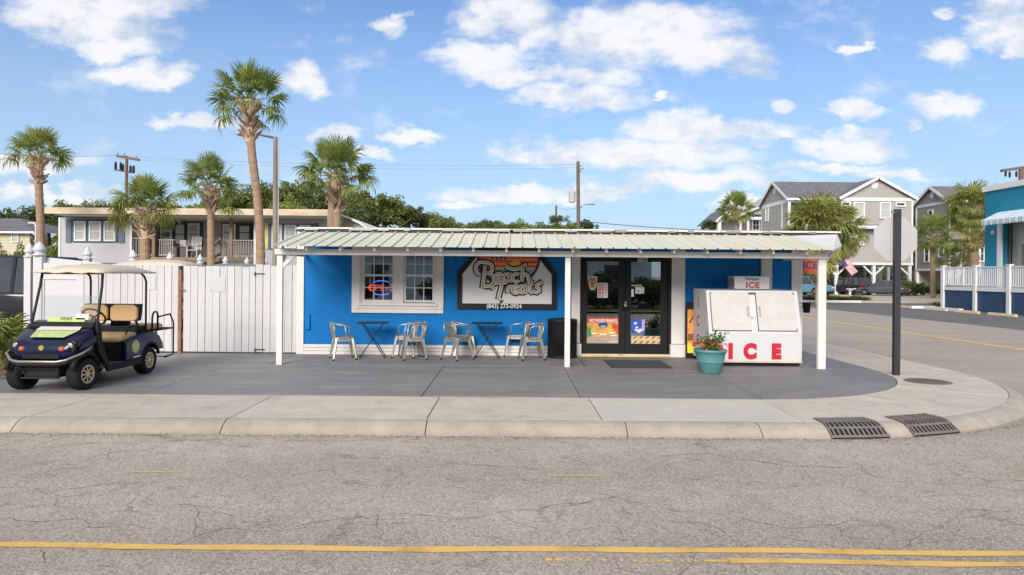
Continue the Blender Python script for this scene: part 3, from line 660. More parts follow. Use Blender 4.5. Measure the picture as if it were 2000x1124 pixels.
sb(MB().box(dm - .025, dm + .03, WY - .004, WY + .018, 1.06, 1.12).lathe([(0, -.0), (.02, 0), (.02, .02)], (dm + .005, WY - .004, 1.15), 12, 'y'), 'lock', steel, parent=dr_)
yel = M('yellow_threshold_paint', (.62,.42,.08), .6, var=.2, dirt=(.4,.33,.2), dscale=6)
sb(MB().box(dx0, dx1, WY - .10, WY + .1, .0, .034), 'threshold', yel); sb(MB().box(dx0, dx1, WY - .085, WY + .1, .0345, .05), 'sill_plate', white)
letters('3700', .065, ((dx0 + dx1) / 2 - .10, WY - .087, .0), M('grey_letters', (.12,.11,.10), .6), door_fr, world=True, bold=.001).location.z = -0.0
numbox = A(1255, 510.5, WY); sb(MB().box(numbox.x - .10, numbox.x + .10, WY - .0125, WY - .0105, numbox.z - .012, numbox.z + .075), 'number_plate', paper, parent=door_fr)
letters('3700', .088, (numbox.x, WY - .0145, numbox.z), black_paint, door_fr, bold=.0025, world=True)
# things stuck to or hung behind the glass
gy = WY + .036
def flat(a, b, c, d, mat, name, parent=None, y=gy, th=.002):
    p, q = A(a, c, y), A(b, d, y)
    return MB().box(p.x, q.x, y - th, y, q.z, p.z).build(name, mat, parent, world=True)
redp = M('red_print', (.55,.03,.05), .5); 
def sticker(name, label, cat, a, b, c, d, mat, y=gy):
    p = A((a + b) / 2, d, y); t = thing(name, label, cat, p); flat(a, b, c, d, mat, 'sheet', t, y); return t
t = sticker('menu_sheet', 'red and white price sheet on the left door glass', 'menu', 1167, 1187, 553, 582, paper)
m = MB()
for r in range(10):
    for (a, b) in ((1168.5, 1174), (1175, 1179), (1181, 1185.5)):
        if a > 1180 and r % 2: continue
        p, q = A(a, 555 + r * 2.6, gy - .003), A(b, 556.7 + r * 2.6, gy - .003); m.box(p.x, q.x, gy - .0036, gy - .0024, q.z, p.z)
m.build('print_rows', redp, t, world=True)
t = sticker('grade_sheet', 'white inspection sheet with a letter A on the right door glass', 'notice', 1241, 1258, 561, 574, paper)
letters('A', .085, A(1247, 572, gy - .003), M('blue_print', (.05,.08,.35), .5), t, world=True); letters('a', .05, A(1254, 572, gy - .003), black_paint, t, world=True)
sticker('notice_strip', 'narrow cream strip above the grade sheet on the door', 'notice', 1233, 1254, 556.5, 560, M('cream_paper', (.6,.57,.42), .5))
sticker('notice_slip', 'small upright white slip beside the grade sheet', 'notice', 1233, 1238, 565, 580, paper)
# waffle cup decal
cup = thing('cup_decal', 'cream outlined dessert cup decal on the left door glass', 'decal', A(1157, 566, gy))
def polyflat(pts, mat, name, parent, y=gy, th=.002):
    P = [A(a, b, y) for a, b in pts]; mb = MB(); mb.prism([(p.x, p.z) for p in P], y - th, y, 'y'); return mb.build(name, mat, parent, world=True)
polyflat([(1148,541),(1150,540),(1165,540),(1167,541),(1165,560),(1162,566),(1159,567),(1155,567),(1152,565),(1150,558)], M('cream_vinyl', (.72,.60,.38), .5), 'outline', cup)
polyflat([(1151,543),(1164,543),(1162,558),(1159,563),(1155,563),(1153,558)], M('caramel_vinyl', (.40,.24,.10), .5, var=.4, scale=30), 'cup', cup, y=gy - .003)
# peanut poster
pw = gy; t = thing('peanut_poster', 'red and yellow HOT BOILED PEANUTS poster on the left door', 'poster', A(1178, 671, pw))
flat(1147, 1208.5, 620.5, 671, M('poster_tan', (.40,.33,.26), .5, var=.15, scale=8), 'sheet', t)
y_ = pw - .003
flat(1147, 1208.5, 620.5, 631, M('poster_red', (.60,.05,.03), .45), 'headline_band', t, y_)
polyflat([(1147,631),(1170,631),(1195,631),(1208.5,631),(1208.5,657),(1147,658)], M('poster_orange', (.70,.36,.06), .45, var=.5, scale=9), 'picture_ground', t, y_)
polyflat([(1147,638),(1153,641),(1157,655),(1147,660)], M('poster_green', (.05,.30,.08), .45), 'green_patch', t, y_ - .002)
polyflat([(1195,632),(1208.5,634),(1208.5,655),(1199,648)], M('poster_red2', (.62,.07,.04), .45, var=.3, scale=20), 'red_patch', t, y_ - .002)
polyflat([(1168,633),(1172,630.5),(1182,630.5),(1187,633),(1185,639),(1178,641),(1170,639)], M('poster_navy', (.03,.06,.25), .45), 'badge', t, y_ - .004)
letters('HOT', .045, A(1178, 639.5, y_ - .008), paper, t, world=True, bold=.002, name='badge_lettering')
letters('HOT BOILED PEANUTS', .088, A(1178, 629.5, y_ - .004), paper, t, world=True, bold=.0035, sx=.66, name='headline')
pm = M('peanut_print', (.62,.40,.18), .5, var=.3, scale=20); m = MB(); rr = random.Random(2)
for i in range(16):
    a = 1155 + i * 3 + rr.uniform(-1, 1); b = 648 + 3 * math.sin(i * 1.7) ; c = A(a, b, y_ - .006); m.ball((c.x, c.y, c.z), (.03, .002, .016), 8, 5)
m.build('peanut_print', pm, t, world=True)
for (a, b, c, d) in ((1155,1166,650,653),(1172,1184,652,655),(1190,1199,649,652),(1192,1204,655,657),(1190,1206,668,669)):
    flat(a, b, c, d, paper, 'print_line', t, y_ - .008)
# blue drink poster, pretzel strip
t = thing('drink_poster', 'blue frozen drink poster on the right door', 'poster', A(1246, 652, pw))
flat(1233, 1259.5, 624, 652, M('poster_blue', (.03,.10,.50), .4, var=.6, scale=9), 'sheet', t)
m = MB()
for (a, b, r) in ((1241,632,.035),(1244,640,.03),(1248,647,.05),(1253,645,.04),(1242,645,.03)):
    c = A(a, b, y_); m.ball((c.x, c.y, c.z), (r, .002, r * .8), 10, 6)
m.build('drink_print', M('poster_white_blue', (.62,.68,.85), .4, var=.3, scale=30), t, world=True)
flat(1254, 1259, 624.5, 646, M('poster_pink', (.60,.35,.62), .4), 'pink_stripe', t, y_)
t = thing('striped_sign', 'tan and dark diagonal striped strip at the foot of the right door glass', 'sign', A(1262, 672, pw))
flat(1233, 1291, 656.5, 672, M('tan_print', (.62,.45,.25), .5), 'sheet', t)
for i in range(5):
    a = 1236 + i * 12
    polyflat([(a, 661), (a + 5, 657.5), (a + 9, 657.5), (a + 2, 662)], M('brown_print', (.10,.06,.03), .5) if i == 0 else MATS['brown_print'], 'stripe', t, y_)
    polyflat([(a, 671), (a + 5, 666.5), (a + 9, 666.5), (a + 4, 671)], MATS['brown_print'], 'stripe', t, y_)
flat(1238, 1288, 661.5, 666.5, MATS['tan_print'], 'centre_band', t, y_ - .002)
# goods inside the door and window, seen dimly
t = thing('display_counter', 'wooden counter inside the shop door', 'counter', (2.3, 16.6, 0.02))
MB().box(-.8, .9, 0, .6, 0, .95).build('cabinet', M('counter_wood', (.20,.12,.07), .6, var=.3), t); MB().box(-.84, .94, -.04, .64, .955, 1.0).build('counter_top', M('counter_top', (.35,.33,.3), .3), t)
t = thing('teal_cooler', 'tall teal drinks cooler inside behind the right door', 'cooler', (3.05, 16.0, .02))
MB().box(-.22, .22, 0, .45, 0, 1.5).build('body', M('teal_panel', (.02,.22,.26), .4), t, bevel=.02); MB().box(-.18, .18, -.012, -.002, .15, 1.35).build('door_panel', M('teal_panel_light', (.05,.30,.34), .3), t)
# neon OPEN sign in the left window
neon_r = M('red_neon', (1.0,.06,.03), .4, var=0, emit=2.6); neon_b = M('blue_neon', (.10,.16,1.0), .4, var=0, emit=2.6)
c = A(744, 562.5, WY + .16); t = thing('neon_sign', 'red and blue neon OPEN sign glowing in the left window', 'neon sign', c); t.scale = (.92, .9, .98)
MB().prism([(.31 * math.cos(2*math.pi*i/28), .19 * math.sin(2*math.pi*i/28)) for i in range(28)], .03, .04, 'y').build('back_plate', black_matte, t)
for a0, a1 in ((50, 130), (230, 310)):
    MB().tube([(.29 * math.cos(R(a0 + (a1 - a0) * i / 14)), 0, .155 * math.sin(R(a0 + (a1 - a0) * i / 14))) for i in range(15)], .008, 6).build('blue_tube', neon_b, t, smooth=True)
def strokes(lst, r, mat, parent, name, y=0., sc=1., n=6, flatten=None):
    mb = MB()
    for s_ in lst: mb.tube([(x * sc, 0, z * sc) for x, z in s_], r, n)
    if flatten is not None: mb.v = [(a, b * flatten, c_) for a, b, c_ in mb.v]
    mb.v = [(a, b + y, c_) for a, b, c_ in mb.v]
    return mb.build(name, mat, parent, smooth=True)
O = [(.035 * math.cos(a) - .165, .05 * math.sin(a)) for a in [2*math.pi*i/16 for i in range(17)]]
Pn = [(-.1, -.05), (-.1, .05), (-.06, .05), (-.04, .035), (-.04, .015), (-.06, 0), (-.1, 0)]
E_ = [(.06, .05), (0, .05), (0, -.05), (.06, -.05)]; E2 = [(0, 0), (.05, 0)]; Nn = [(.1, -.05), (.1, .05), (.17, -.05), (.17, .05)]
strokes([[(x * 1.25, z * 1.15) for x, z in q] for q in (O, Pn, E_, E2, Nn)], .008, neon_r, t, 'red_letters')
MB().tube([(.29 * math.cos(R(a)), 0, .11 * math.sin(R(a))) for a in range(140, 221, 8)], .008, 6).tube([(.29 * math.cos(R(a)), 0, .11 * math.sin(R(a))) for a in range(-40, 41, 8)], .008, 6).build('red_tube', neon_r, t, smooth=True)
c = A(812, 558, WY + .16); t = thing('open_placard', 'unlit clear OPEN placard in the right window', 'sign', c)
letters('OPEN', .11, (-.02, 0, 0), M('pale_grey_print', (.35,.38,.40), .4), t, bold=.001); MB().box(-.17, .14, .01, .015, -.03, .13).build('panel', M('dark_panel', (.05,.06,.07), .3), t)

# painted sign board
c = A(990, 604, WY); t = thing('shop_sign', 'white Beach Treats sign board with black frame and sunset badge', 'sign', (c.x, WY, c.z))
hw = 1.055; zc = ZA(990, 533, WY) - c.z; zt = zc + .50; cf = .42
outer = [(-hw, 0), (hw, 0), (hw, zc), (hw - cf, zt), (-hw + cf, zt), (-hw, zc)]
fw = .105; inn = [(-hw + fw, fw + .01), (hw - fw, fw + .01), (hw - fw, zc - .04), (hw - cf - .03, zt - fw), (-hw + cf + .03, zt - fw), (-hw + fw, zc - .04)]
fm = MB()
for i in range(6):
    a, b = outer[i], outer[(i + 1) % 6]; p, q = inn[i], inn[(i + 1) % 6]; fm.prism([a, b, q, p], -.06, -.002, 'y')
fm.build('frame', black_paint, t)
pn = MB(); pn.prism(inn, -.035, -.01, 'y'); pn.build('panel', M('sign_white', (.66,.66,.65), .5, var=.03), t)
# badge in slices
bc = (0.03, zt - .14); br = .68
sunset = [(-.72, -.42, (.04,.12,.18)), (-.42, -.285, (.16,.34,.36)), (-.285, -.255, (.62,.50,.22)), (-.255, -.19, (.62,.11,.04)), (-.19, -.165, (.72,.40,.22)), (-.165, -.09, (.66,.09,.03)), (-.09, -.07, (.72,.36,.18)), (-.07, .02, (.66,.10,.04)), (.02, .2, (.66,.14,.04))]
ztop = zt - fw - .0
def band(za, zb, r, y0, y1, mat, name):
    zb = min(zb, ztop - bc[1]); 
    if zb <= za: return
    n = 6; zs = [za + (zb - za) * i / n for i in range(n + 1)]
    L_ = [(bc[0] - math.sqrt(max(0, r*r - z*z)), bc[1] + z) for z in zs]; Rr = [(bc[0] + math.sqrt(max(0, r*r - z*z)), bc[1] + z) for z in zs[::-1]]
    mb = MB(); mb.prism((L_ + Rr)[::-1], y0, y1, 'y'); mb.build(name, mat, t)
ink = M('sign_ink', (.008,.022,.04), .5)
band(-.67, .3, br, -.042, -.0355, ink, 'badge_ring')
for i, (a, b, col) in enumerate(sunset): band(max(a, -.60), b, br - .055, -.047, -.0425, M('sunset_colour', col, .5, var=.25, scale=9, stretch=(.25,1,8)), 'sunset_band')
MB().lathe([(0, 0), (.095, 0), (.095, .004), (0, .004)], (bc[0] + .15, -.0515, bc[1] - .18), 24, 'y').build('sun', M('sun_yellow', (.72,.42,.03), .5), t)
for (a, b) in ((-.30, .05), (-.12, .03)):
    m = MB()
    for s_ in (-1, 1): m.prism([(bc[0] + a + s_ * .04, ztop), (bc[0] + a + s_ * .07, bc[1] - .04), (bc[0] + a + s_ * .055, bc[1] - .15 + b * .3), (bc[0] + a + s_ * .02, bc[1] - .04), (bc[0] + a - s_ * .0, ztop)][::s_], -.052 - .0004 * s_, -.0475, 'y')
    m.build('palm_leaf', M('badge_green', (.03,.06,.03), .5) if 'badge_green' not in MATS else MATS['badge_green'], t)
def arcp(cx, cz, rx, rz, a0, a1, n=10): return [(cx + rx * math.cos(R(a0 + (a1 - a0) * i / n)), cz + rz * math.sin(R(a0 + (a1 - a0) * i / n))) for i in range(n + 1)]
# script lettering drawn as brush strokes: x right, z up; letter height about 1
def wB(): return [[(.12, -.55), (.2, .1), (.24, .62)], arcp(.1, .45, .28, .34, 60, 250), arcp(.30, .47, .26, .28, 110, -80), arcp(.34, -.12, .30, .34, 95, -130)]
def we(x): return [arcp(x + .19, .0, .17, .20, 0, 320, 12), [(x + .04, -.02), (x + .35, .03)]]
def wa(x): return [arcp(x + .15, 0, .13, .18, 0, 360, 14), [(x + .32, .25), (x + .31, -.12), (x + .40, -.22)]]
def wc(x): return [arcp(x + .19, 0, .17, .20, 45, 320, 12)]
def wh(x): return [[(x + .06, -.2), (x + .10, .62)], arcp(x + .22, -.02, .13, .19, 160, 10) + [(x + .36, -.16), (x + .44, -.2)]]
beach = wB() + we(.66) + wa(1.04) + wc(1.45) + wh(1.82) + [[(1.15, .62), (1.28, .48), (1.5, .42), (1.75, .46), (1.95, .60), (2.05, .66), (2.02, .56)]]
def wT(): return [arcp(.10, .22, .20, .18, 230, 90) + [(.35, .38), (.66, .40)], [(.36, .36), (.34, .1), (.26, -.2), (.20, -.46), (.27, -.56), (.37, -.46)]]
def wr(x): return [[(x + .05, .18), (x + .06, -.2)], arcp(x + .18, .02, .13, .15, 170, 50)]
def wt(x): return [[(x + .14, .5), (x + .08, -.1), (x + .16, -.2), (x + .26, -.14)], [(x - .02, .24), (x + .28, .27)]]
def wS(x): return [[(x + .42, .34), (x + .26, .26), (x + .12, .18), (x + .12, .08), (x + .26, .0), (x + .27, -.13), (x + .14, -.21), (x + .0, -.15)]]
treats = wT() + wr(.62) + we(.88) + wa(1.25) + wt(1.68) + wS(1.98)
def place(lst, x0, z0, sx, sz, sl): return [[(x0 + sx * x, z0 + sz * z + sl * x) for x, z in q] for q in lst]
bw = place(beach, -.58, ZA(990, 542.5, WY) - c.z, .475, .42, .0); tw = place(treats, -.27, ZA(990, 567.5, WY) - c.z, .425, .40, .02)
strokes(bw + tw, .068, ink, t, 'lettering_outline', y=-.052, n=8, flatten=.12)
strokes(bw + tw, .041, M('sign_sand', (.74,.65,.54), .5, var=.15, scale=12), t, 'lettering', y=-.062, n=8, flatten=.2)
strokes(bw + tw, .010, M('sign_grey', (.30,.28,.26), .5), t, 'lettering_core', y=-.069, n=6, flatten=.3)
letters('(843) 273-0924', .125, (-.06, -.063, .022), paper, t, bold=.0012, sx=.96, depth=.005)

# ------------------------------------------------------------------ canopy
can = thing('porch_canopy', 'long porch canopy of cream ribbed metal on white posts', 'canopy', (.8, 12.8, 0))
FY, FZ, BY, BZ = 12.45, 2.215, 14.40, 2.595
sl = (BZ - FZ) / (BY - FY); PW = .2365
pm_ = MB(); L_ = BY - FY
pr = [(0, 0), (.004, 0), (.014, .027), (.036, .027), (.046, 0), (.125, 0), (.132, .007), (.15, .007), (.157, 0), (PW, 0), (PW, -.004), (0, -.004)]
pm_.loft([[(x, 0, z) for x, z in pr], [(x, L_, z + sl * L_) for x, z in pr]])
pmesh = pm_.mesh('roof_panel', metal_roof)
x = -4.34; k = 0; npan = 43
rr = random.Random(4)
for k in range(npan): inst(pmesh, 'roof_panel', can, (x + PW * k - .8, FY - 12.8 + rr.uniform(-.006, .006), FZ + rr.uniform(-.002, .002)))
XE = x + PW * npan
sm_ = MB()
for k in range(npan): sm_.bar((x + PW * k + .052, FY + .01, FZ + .0035), (x + PW * k + .052, BY, BZ + .0035), .006, .004)
sm_.build('seam_shadow_lines', M('seam_shadow_tone', (.36,.355,.27), .8), can, world=True)['kind'] = 'stuff'  # darker strips along the ribs, painting in their shadow lines at the panel joints
cl = MB()
for k in range(npan): cl.prism([(x + PW * k + .016, FZ - .002), (x + PW * k + .040, FZ - .002), (x + PW * k + .040, FZ + .018), (x + PW * k + .016, FZ + .018)], FY - .008, FY + .01, 'y')
cl.build('rib_ends', black_matte, can, world=True)['kind'] = 'stuff'
# side wrap of the roof at the right
m = MB(); P0, P1, P2, P3 = (XE + .002, FY + .02, FZ - .01), (6.70, 13.95, 2.36), (6.78, 14.32, 2.62), (XE + .002, 14.4, 2.60)
m.add([P0, P1, P2, P3] + [(a, b + .02, c_ - .03) for a, b, c_ in (P0, P1, P2, P3)], [(0, 1, 2), (0, 2, 3), (6, 5, 4), (7, 6, 4), (0, 4, 5, 1), (1, 5, 6, 2), (2, 6, 7, 3), (3, 7, 4, 0)])
m.build('side_flashing', white, can, world=True)
bz0, bz1 = 2.062, 2.168
MB().box(-4.42, XA(1616, 12.8), 12.76, 12.80, bz0, bz1).build('beam', white, can, world=True, bevel=.004)
MB().box(-4.42, XA(1616, 12.8), 12.88, 12.92, bz0, bz1).build('beam', white, can, world=True, bevel=.004)
MB().box(-4.40, -4.36, 12.925, WY - .04, bz0, bz1).build('side_beam', white, can, world=True); MB().box(5.74, 5.78, 12.925, WY - .04, bz0, bz1).build('side_beam', white, can, world=True)
rt = MB(); y0_, y1_ = 12.56, 14.36; zz = lambda y: FZ - .022 + sl * (y - FY)
rt.add([(-.02, y0_, zz(y0_) - .075), (.02, y0_, zz(y0_) - .075), (.02, y1_, zz(y1_) - .09), (-.02, y1_, zz(y1_) - .09), (-.02, y0_, zz(y0_)), (.02, y0_, zz(y0_)), (.02, y1_, zz(y1_)), (-.02, y1_, zz(y1_))],
       [(0,3,2,1),(4,5,6,7),(0,1,5,4),(1,2,6,5),(2,3,7,6),(3,0,4,7)])
rme = rt.mesh('rafter', white, off=(0, 12.8, 0))
for px in (598, 664, 731, 796, 860, 924, 989, 1053, 1119, 1185, 1251, 1317, 1382, 1447, 1511, 1577): inst(rme, 'rafter', can, (XA(px, 12.56, 488) - .8, 0, 0))
def post(px0, px1, py):
    a, b = XA(px0, 12.8, 600), XA(px1, 12.8, 600); MB().box(a, b, 12.802, 12.878, .003, bz1 - .002).build('post', white, can, world=True, bevel=.006)
post(539.5, 551, 0); post(1103.5, 1114, 0); post(1598.5, 1614, 0)
MB().bar((-4.34, 12.84, 1.80), (-4.02, 12.84, 2.11), .045, .07).build('brace', white, can, world=True)
MB().bar((-4.37, 12.90, 1.80), (-4.37, 13.25, 2.12), .045, .07).build('brace', white, can, world=True)
# right outrigger under the side flashing
m = MB(); m.bar((5.80, 12.84, 2.14), (6.60, 14.0, 2.30), .04, .09).bar((5.80, 12.84, 1.95), (6.35, 13.6, 2.20), .04, .06); m.build('outrigger', white, can, world=True)
# ------------------------------------------------------------------ board fence and gate
BWID = .152
bmeshes = []
for k in range(4):
    r_ = random.Random(20 + k); m = MB(); m.box(0, BWID, 0, .022, .03, 1.80 + r_.uniform(-.008, .008)); bmeshes.append(m.mesh('fence_board', white_board))
def boards(parent, x0, x1, y, ztop, lean=0):
    x = x0; i = 0; rr = random.Random(int(x0 * 100))
    while x < x1 - .05:
        zt_ = ztop(x) if callable(ztop) else ztop
        o = inst(rr.choice(bmeshes), 'board', parent, (x - parent.location.x, y - parent.location.y + rr.uniform(-.004, .006), rr.uniform(-.004, .004)), (0, R(rr.uniform(-.12, .12)), 0), (min(1, (x1 - x) / BWID) * .955, 1, zt_ / 1.80))
        x += BWID + .004; i += 1
gx0, gx1 = XA(357.5, WY), XA(499, WY)
g = thing('board_gate', 'wide white board gate with black strap hinges beside the blue shop', 'gate', ((gx0 + gx1) / 2, WY, 0))
boards(g, gx0 + .01, gx1, WY, 1.845)
for z in (.35, 1.0, 1.65): MB().box(gx0, gx1, WY + .03, WY + .07, z - .05, z + .05).build('rail', white_board, g, world=True)
for py in (535, 683):
    c = A(503, py, WY - .01); m = MB(); m.box(c.x - .06, c.x + .15, WY - .022, WY - .012, c.z - .010, c.z + .008).tube([(c.x - .05, WY - .03, c.z - .05), (c.x - .05, WY - .03, c.z + .03)], .010); m.build('strap_hinge', black_matte, g, world=True)
f1 = thing('board_fence', 'white board fence left of the gate, partly behind the golf cart', 'fence', ((gx0 - 1.2), WY, 0))
lx = XA(150, WY)
boards(f1, lx, gx0 - .1, WY, 1.86)
for z in (.35, 1.0, 1.65): MB().box(lx, gx0 - .1, WY + .03, WY + .07, z - .05, z + .05).build('rail', white_board, f1, world=True)
f2 = thing('board_fence', 'short white board fence between the gate hinges and the shop corner', 'fence', (-5, WY, 0))
boards(f2, gx1 + .01, XL - .02, WY, lambda x: 1.84 + .05 * abs(math.cos((x + 5.47) * 3.4)))
for z in (.35, 1.0, 1.65): MB().box(gx1, XL - .02, WY + .03, WY + .07, z - .05, z + .05).build('rail', white_board, f2, world=True)
for f_, a, b, c_, d_ in ((f1, 283, 304, 538, 566), (g, 410, 440, 541, 570)):
    p, q = A(a, c_, WY - .004), A(b, d_, WY - .004); MB().box(p.x, q.x, WY - .008, WY - .004, q.z, p.z).build('faded_notice', M('faded_notice', (.53,.53,.55), .6) if 'faded_notice' not in MATS else MATS['faded_notice'], f_, world=True)
t = thing('gate_post', 'rusty steel gate post with peeling white paint', 'post', (gx0 - .05, WY - .02, 0))
MB().box(-.035, .035, -.03, .03, 0, 1.76).build('post', rust, t, bevel=.005); MB().box(.02, .11, -.05, -.03, 1.34, 1.365).lathe([(0, -.06), (.02, -.06), (.02, -.03)], (.0, 0, 1.35), 10, 'y').build('latch', rust, t)
# vinyl fence running back on the left
VX = -10.55
vf = thing('vinyl_fence', 'smooth white vinyl fence with pointed post caps running back behind the gate', 'fence', (VX, 15, 0))
for k in range(8):
    y = 15.0 + k * 2.05; w = .072
    o = MB().box(-w, w, y - 15 - w, y - 15 + w, 0, 2.02).build('post', vinyl, vf)
    MB().lathe([(.115, 2.02), (.115, 2.05), (.075, 2.07), (.075, 2.10), (.105, 2.13), (.105, 2.16), (.06, 2.24), (.015, 2.33), (0, 2.34)], (0, y - 15, 0), 4 if False else 10).build('cap', vinyl, o)
    if k < 7:
        MB().box(-.02, .02, y - 15 + w, y - 15 + 2.05 - w, .05, 1.90).build('panel', vinyl, vf); MB().box(-.035, .035, y - 15 + w, y - 15 + 2.05 - w, 1.86, 1.95).build('top_rail', vinyl, vf)
fp = thing('vinyl_fence_end', 'tall smooth white vinyl panel with raised frame behind the golf cart', 'fence', (VX, 14.75, 0))
a, b = XA(66, 14.75), XA(83, 14.75)
MB().box(a, b, 14.72, 14.86, 0, ZA(75, 500, 14.75)).build('post', vinyl, fp, world=True, bevel=.008)
cpz = ZA(75, 500, 14.75); cx_ = (a + b) / 2
MB().lathe([(.13, cpz), (.13, cpz + .035), (.09, cpz + .055), (.09, cpz + .08), (.125, cpz + .11), (.13, cpz + .15), (.08, cpz + .24), (.02, cpz + .30), (0, cpz + .31)], (cx_, 14.79, 0), 14).build('cap', vinyl, fp, world=True, smooth=True)
MB().box(b + .002, XA(158, 14.75), 14.76, 14.80, .04, ZA(120, 514, 14.75)).build('panel', vinyl, fp, world=True)
p0, p1 = A(84, 543, 14.75), A(152, 640, 14.75); m = MB(); zt_ = p0.z
m.box(p0.x, p1.x, 14.74, 14.758, zt_ - .03, zt_).box(p1.x - .03, p1.x, 14.74, 14.758, .3, zt_ - .03).box(p0.x + .0, p0.x + .03, 14.74, 14.758, .3, zt_ - .03).box(p0.x + .031, p1.x - .031, 14.74, 14.758, .3, .33); m.build('moulding', vinyl, fp, world=True)
MB().prism([(b, ZA(83, 503, 14.9)), (XA(200, 14.9), ZA(200, 514, 14.9)), (XA(200, 14.9), ZA(200, 530, 14.9)), (b, 1.6)], 14.87, 14.9, 'y').build('sloped_top', vinyl, fp, world=True)
# thin white bent pipe rising behind the fence post
t = thing('white_pipe', 'thin white bent pipe standing up behind the left fence post', 'pipe', A(70, 560, 16.2))
MB().tube([A(70, 560, 16.2), A(70, 442, 16.2), A(68, 436, 16.2), A(55, 436, 16.2)], .022).build('pipe', vinyl, t, world=True, smooth=True)

# ------------------------------------------------------------------ bistro chairs and tables
def make_chair():
    t = thing('metal_armchair', 'x', 'chair', (0,0,0), 0, 'worn metal armchairs on the patio')
    s = MB(); n = 6
    def rsq(h, z, e=.07):
        pts = []
        for (sx, sy) in ((1,1),(-1,1),(-1,-1),(1,-1)):
            for i in range(4):
                a = math.atan2(sy, sx) - R(45) + R(90) * i / 3; pts.append((sx * (h - e) + e * math.cos(a), sy * (h - e) + e * math.sin(a), z))
        return pts
    s.loft([rsq(.185, .425), rsq(.19, .43), rsq(.19, .455), rsq(.17, .455), rsq(.15, .449)]); s.build('seat', galv, t)
    a_ = MB()      # apron
    a_.loft([rsq(.172, .37), rsq(.172, .425), rsq(.168, .425), rsq(.168, .37)], cap=False); a_.build('apron', galv, t)
    for sx in (-1, 1):
        for sy in (-1, 1):
            l_ = MB(); top, bot = Vector((sx * .155, sy * .155, .43)), Vector((sx * .225, sy * .225, .02))
            for (w0, w1, d) in ((.032, .016, 0),):
                l_.tube([top, top.lerp(bot, .5), bot], [.036, .027, .017], 5)
            o = l_.build('leg', galv, t); MB().lathe([(.0, 0), (.020, 0), (.020, .03), (.014, .034)], (sx * .227, sy * .227, 0), 10).build('foot', black_matte, o)
    # back loop and arms: one bent tube from front of the seat, up, round the back
    top = [(.10, -.19, .45), (.09, -.225, .55), (.075, -.25, .655), (.02, -.26, .685), (-.10, -.25, .70), (-.19, -.19, .72), (-.235, -.10, .735), (-.245, 0, .74)]
    full = top + [(x, -y, z) for x, y, z in top[::-1][1:]]
    MB().tube(full, .0125, 8).build('arm_rail', galv, t, smooth=True)
    for s_ in (-1, 1):
        MB().tube([(-.16, s_ * .16, .44), (-.20, s_ * .175, .58), (-.215, s_ * .165, .725)], .0115, 8).build('back_post', galv, t, smooth=True)
        b_ = MB(); b_.bar((-.175, s_ * .07, .45), (-.24, s_ * .072, .735), .03, .004, up=(0, 1, 0)); b_.build('back_slat', galv, t)
    b_ = MB(); b_.bar((-.175, 0, .45), (-.245, 0, .735), .075, .004, up=(0, 1, 0)); b_.build('back_slat', galv, t)
    MB().tube([(-.212, -.165, .69), (-.245, 0, .70), (-.212, .165, .69)], .008, 6).build('cross_rail', galv, t, smooth=True)
    return t
chair = make_chair(); first = True
def put_chair(px, py, deg, label, dz=0):
    global first
    o = chair if first else copy_tree(chair); first = False
    p = G(px, py); o.location = (p.x, p.y, .003); o.rotation_euler = (0, 0, R(deg)); o['label'] = label
put_chair(670, 702, 24, 'single metal armchair at the far left, facing the table under the window')
put_chair(793, 698, 172, 'metal armchair close to the wall just right of the left table, behind its twin')
put_chair(808, 702, 196, 'metal armchair right of the left table, the front one of that pair')
put_chair(893, 703, 48, 'metal armchair turned sideways left of the right table, its narrow back towards the window')
put_chair(906, 696.5, 12, 'metal armchair against the wall behind the one left of the right table')
put_chair(1010, 696, 168, 'metal armchair against the wall between the right table and the bin, behind its twin')
put_chair(1038, 702.5, 190, 'front metal armchair nearest the black bin')
def make_table():
    t = thing('bistro_table', 'x', 'table', (0,0,0), 0, 'black folding slatted tables')
    MB().box(-.31, .31, -.21, -.185, .70, .72).build('top_edge', black_paint, t); MB().box(-.31, .31, .185, .21, .70, .72).build('top_edge', black_paint, t)
    MB().box(-.31, -.29, -.184, .184, .70, .72).build('top_edge', black_paint, t); MB().box(.29, .31, -.184, .184, .70, .72).build('top_edge', black_paint, t)
    sm = MB().box(-.014, .014, -.184, .184, .706, .72).mesh('table_slat', black_paint)
    for i in range(13): inst(sm, 'slat', t, (-.26 + i * .52 / 12, 0, 0))
    for y in (-.17, -.12): MB().bar((-.21, y, .70), (.25, y, .012), .022, .012).build('leg', black_paint, t)
    for y in (.12, .17): MB().bar((-.21 + .0, y, .70), (.25, y, .012), .022, .012).build('leg', black_paint, t)
    for y in (-.145, .145): MB().bar((.21, y, .70), (-.25, y, .012), .024, .012).build('leg', black_paint, t)
    MB().tube([(.25, -.18, .02), (.25, .18, .02)], .009).tube([(-.25, -.15, .02), (-.25, .15, .02)], .009).tube([(.0, -.17, .36), (.0, .17, .36)], .008).build('crossbar', black_paint, t)
    return t
tb = make_table(); p = G(728, 698.5); tb.location = (p.x, p.y, .003); tb.rotation_euler = (0, 0, R(6)); tb['label'] = 'black folding slatted table in front of the window, the left one of two'
tb2 = copy_tree(tb); p = G(951, 699); tb2.location = (p.x, p.y, .003); tb2.rotation_euler = (0, 0, R(-3)); tb2['label'] = 'black folding slatted table below the phone number of the sign, the right one of two'

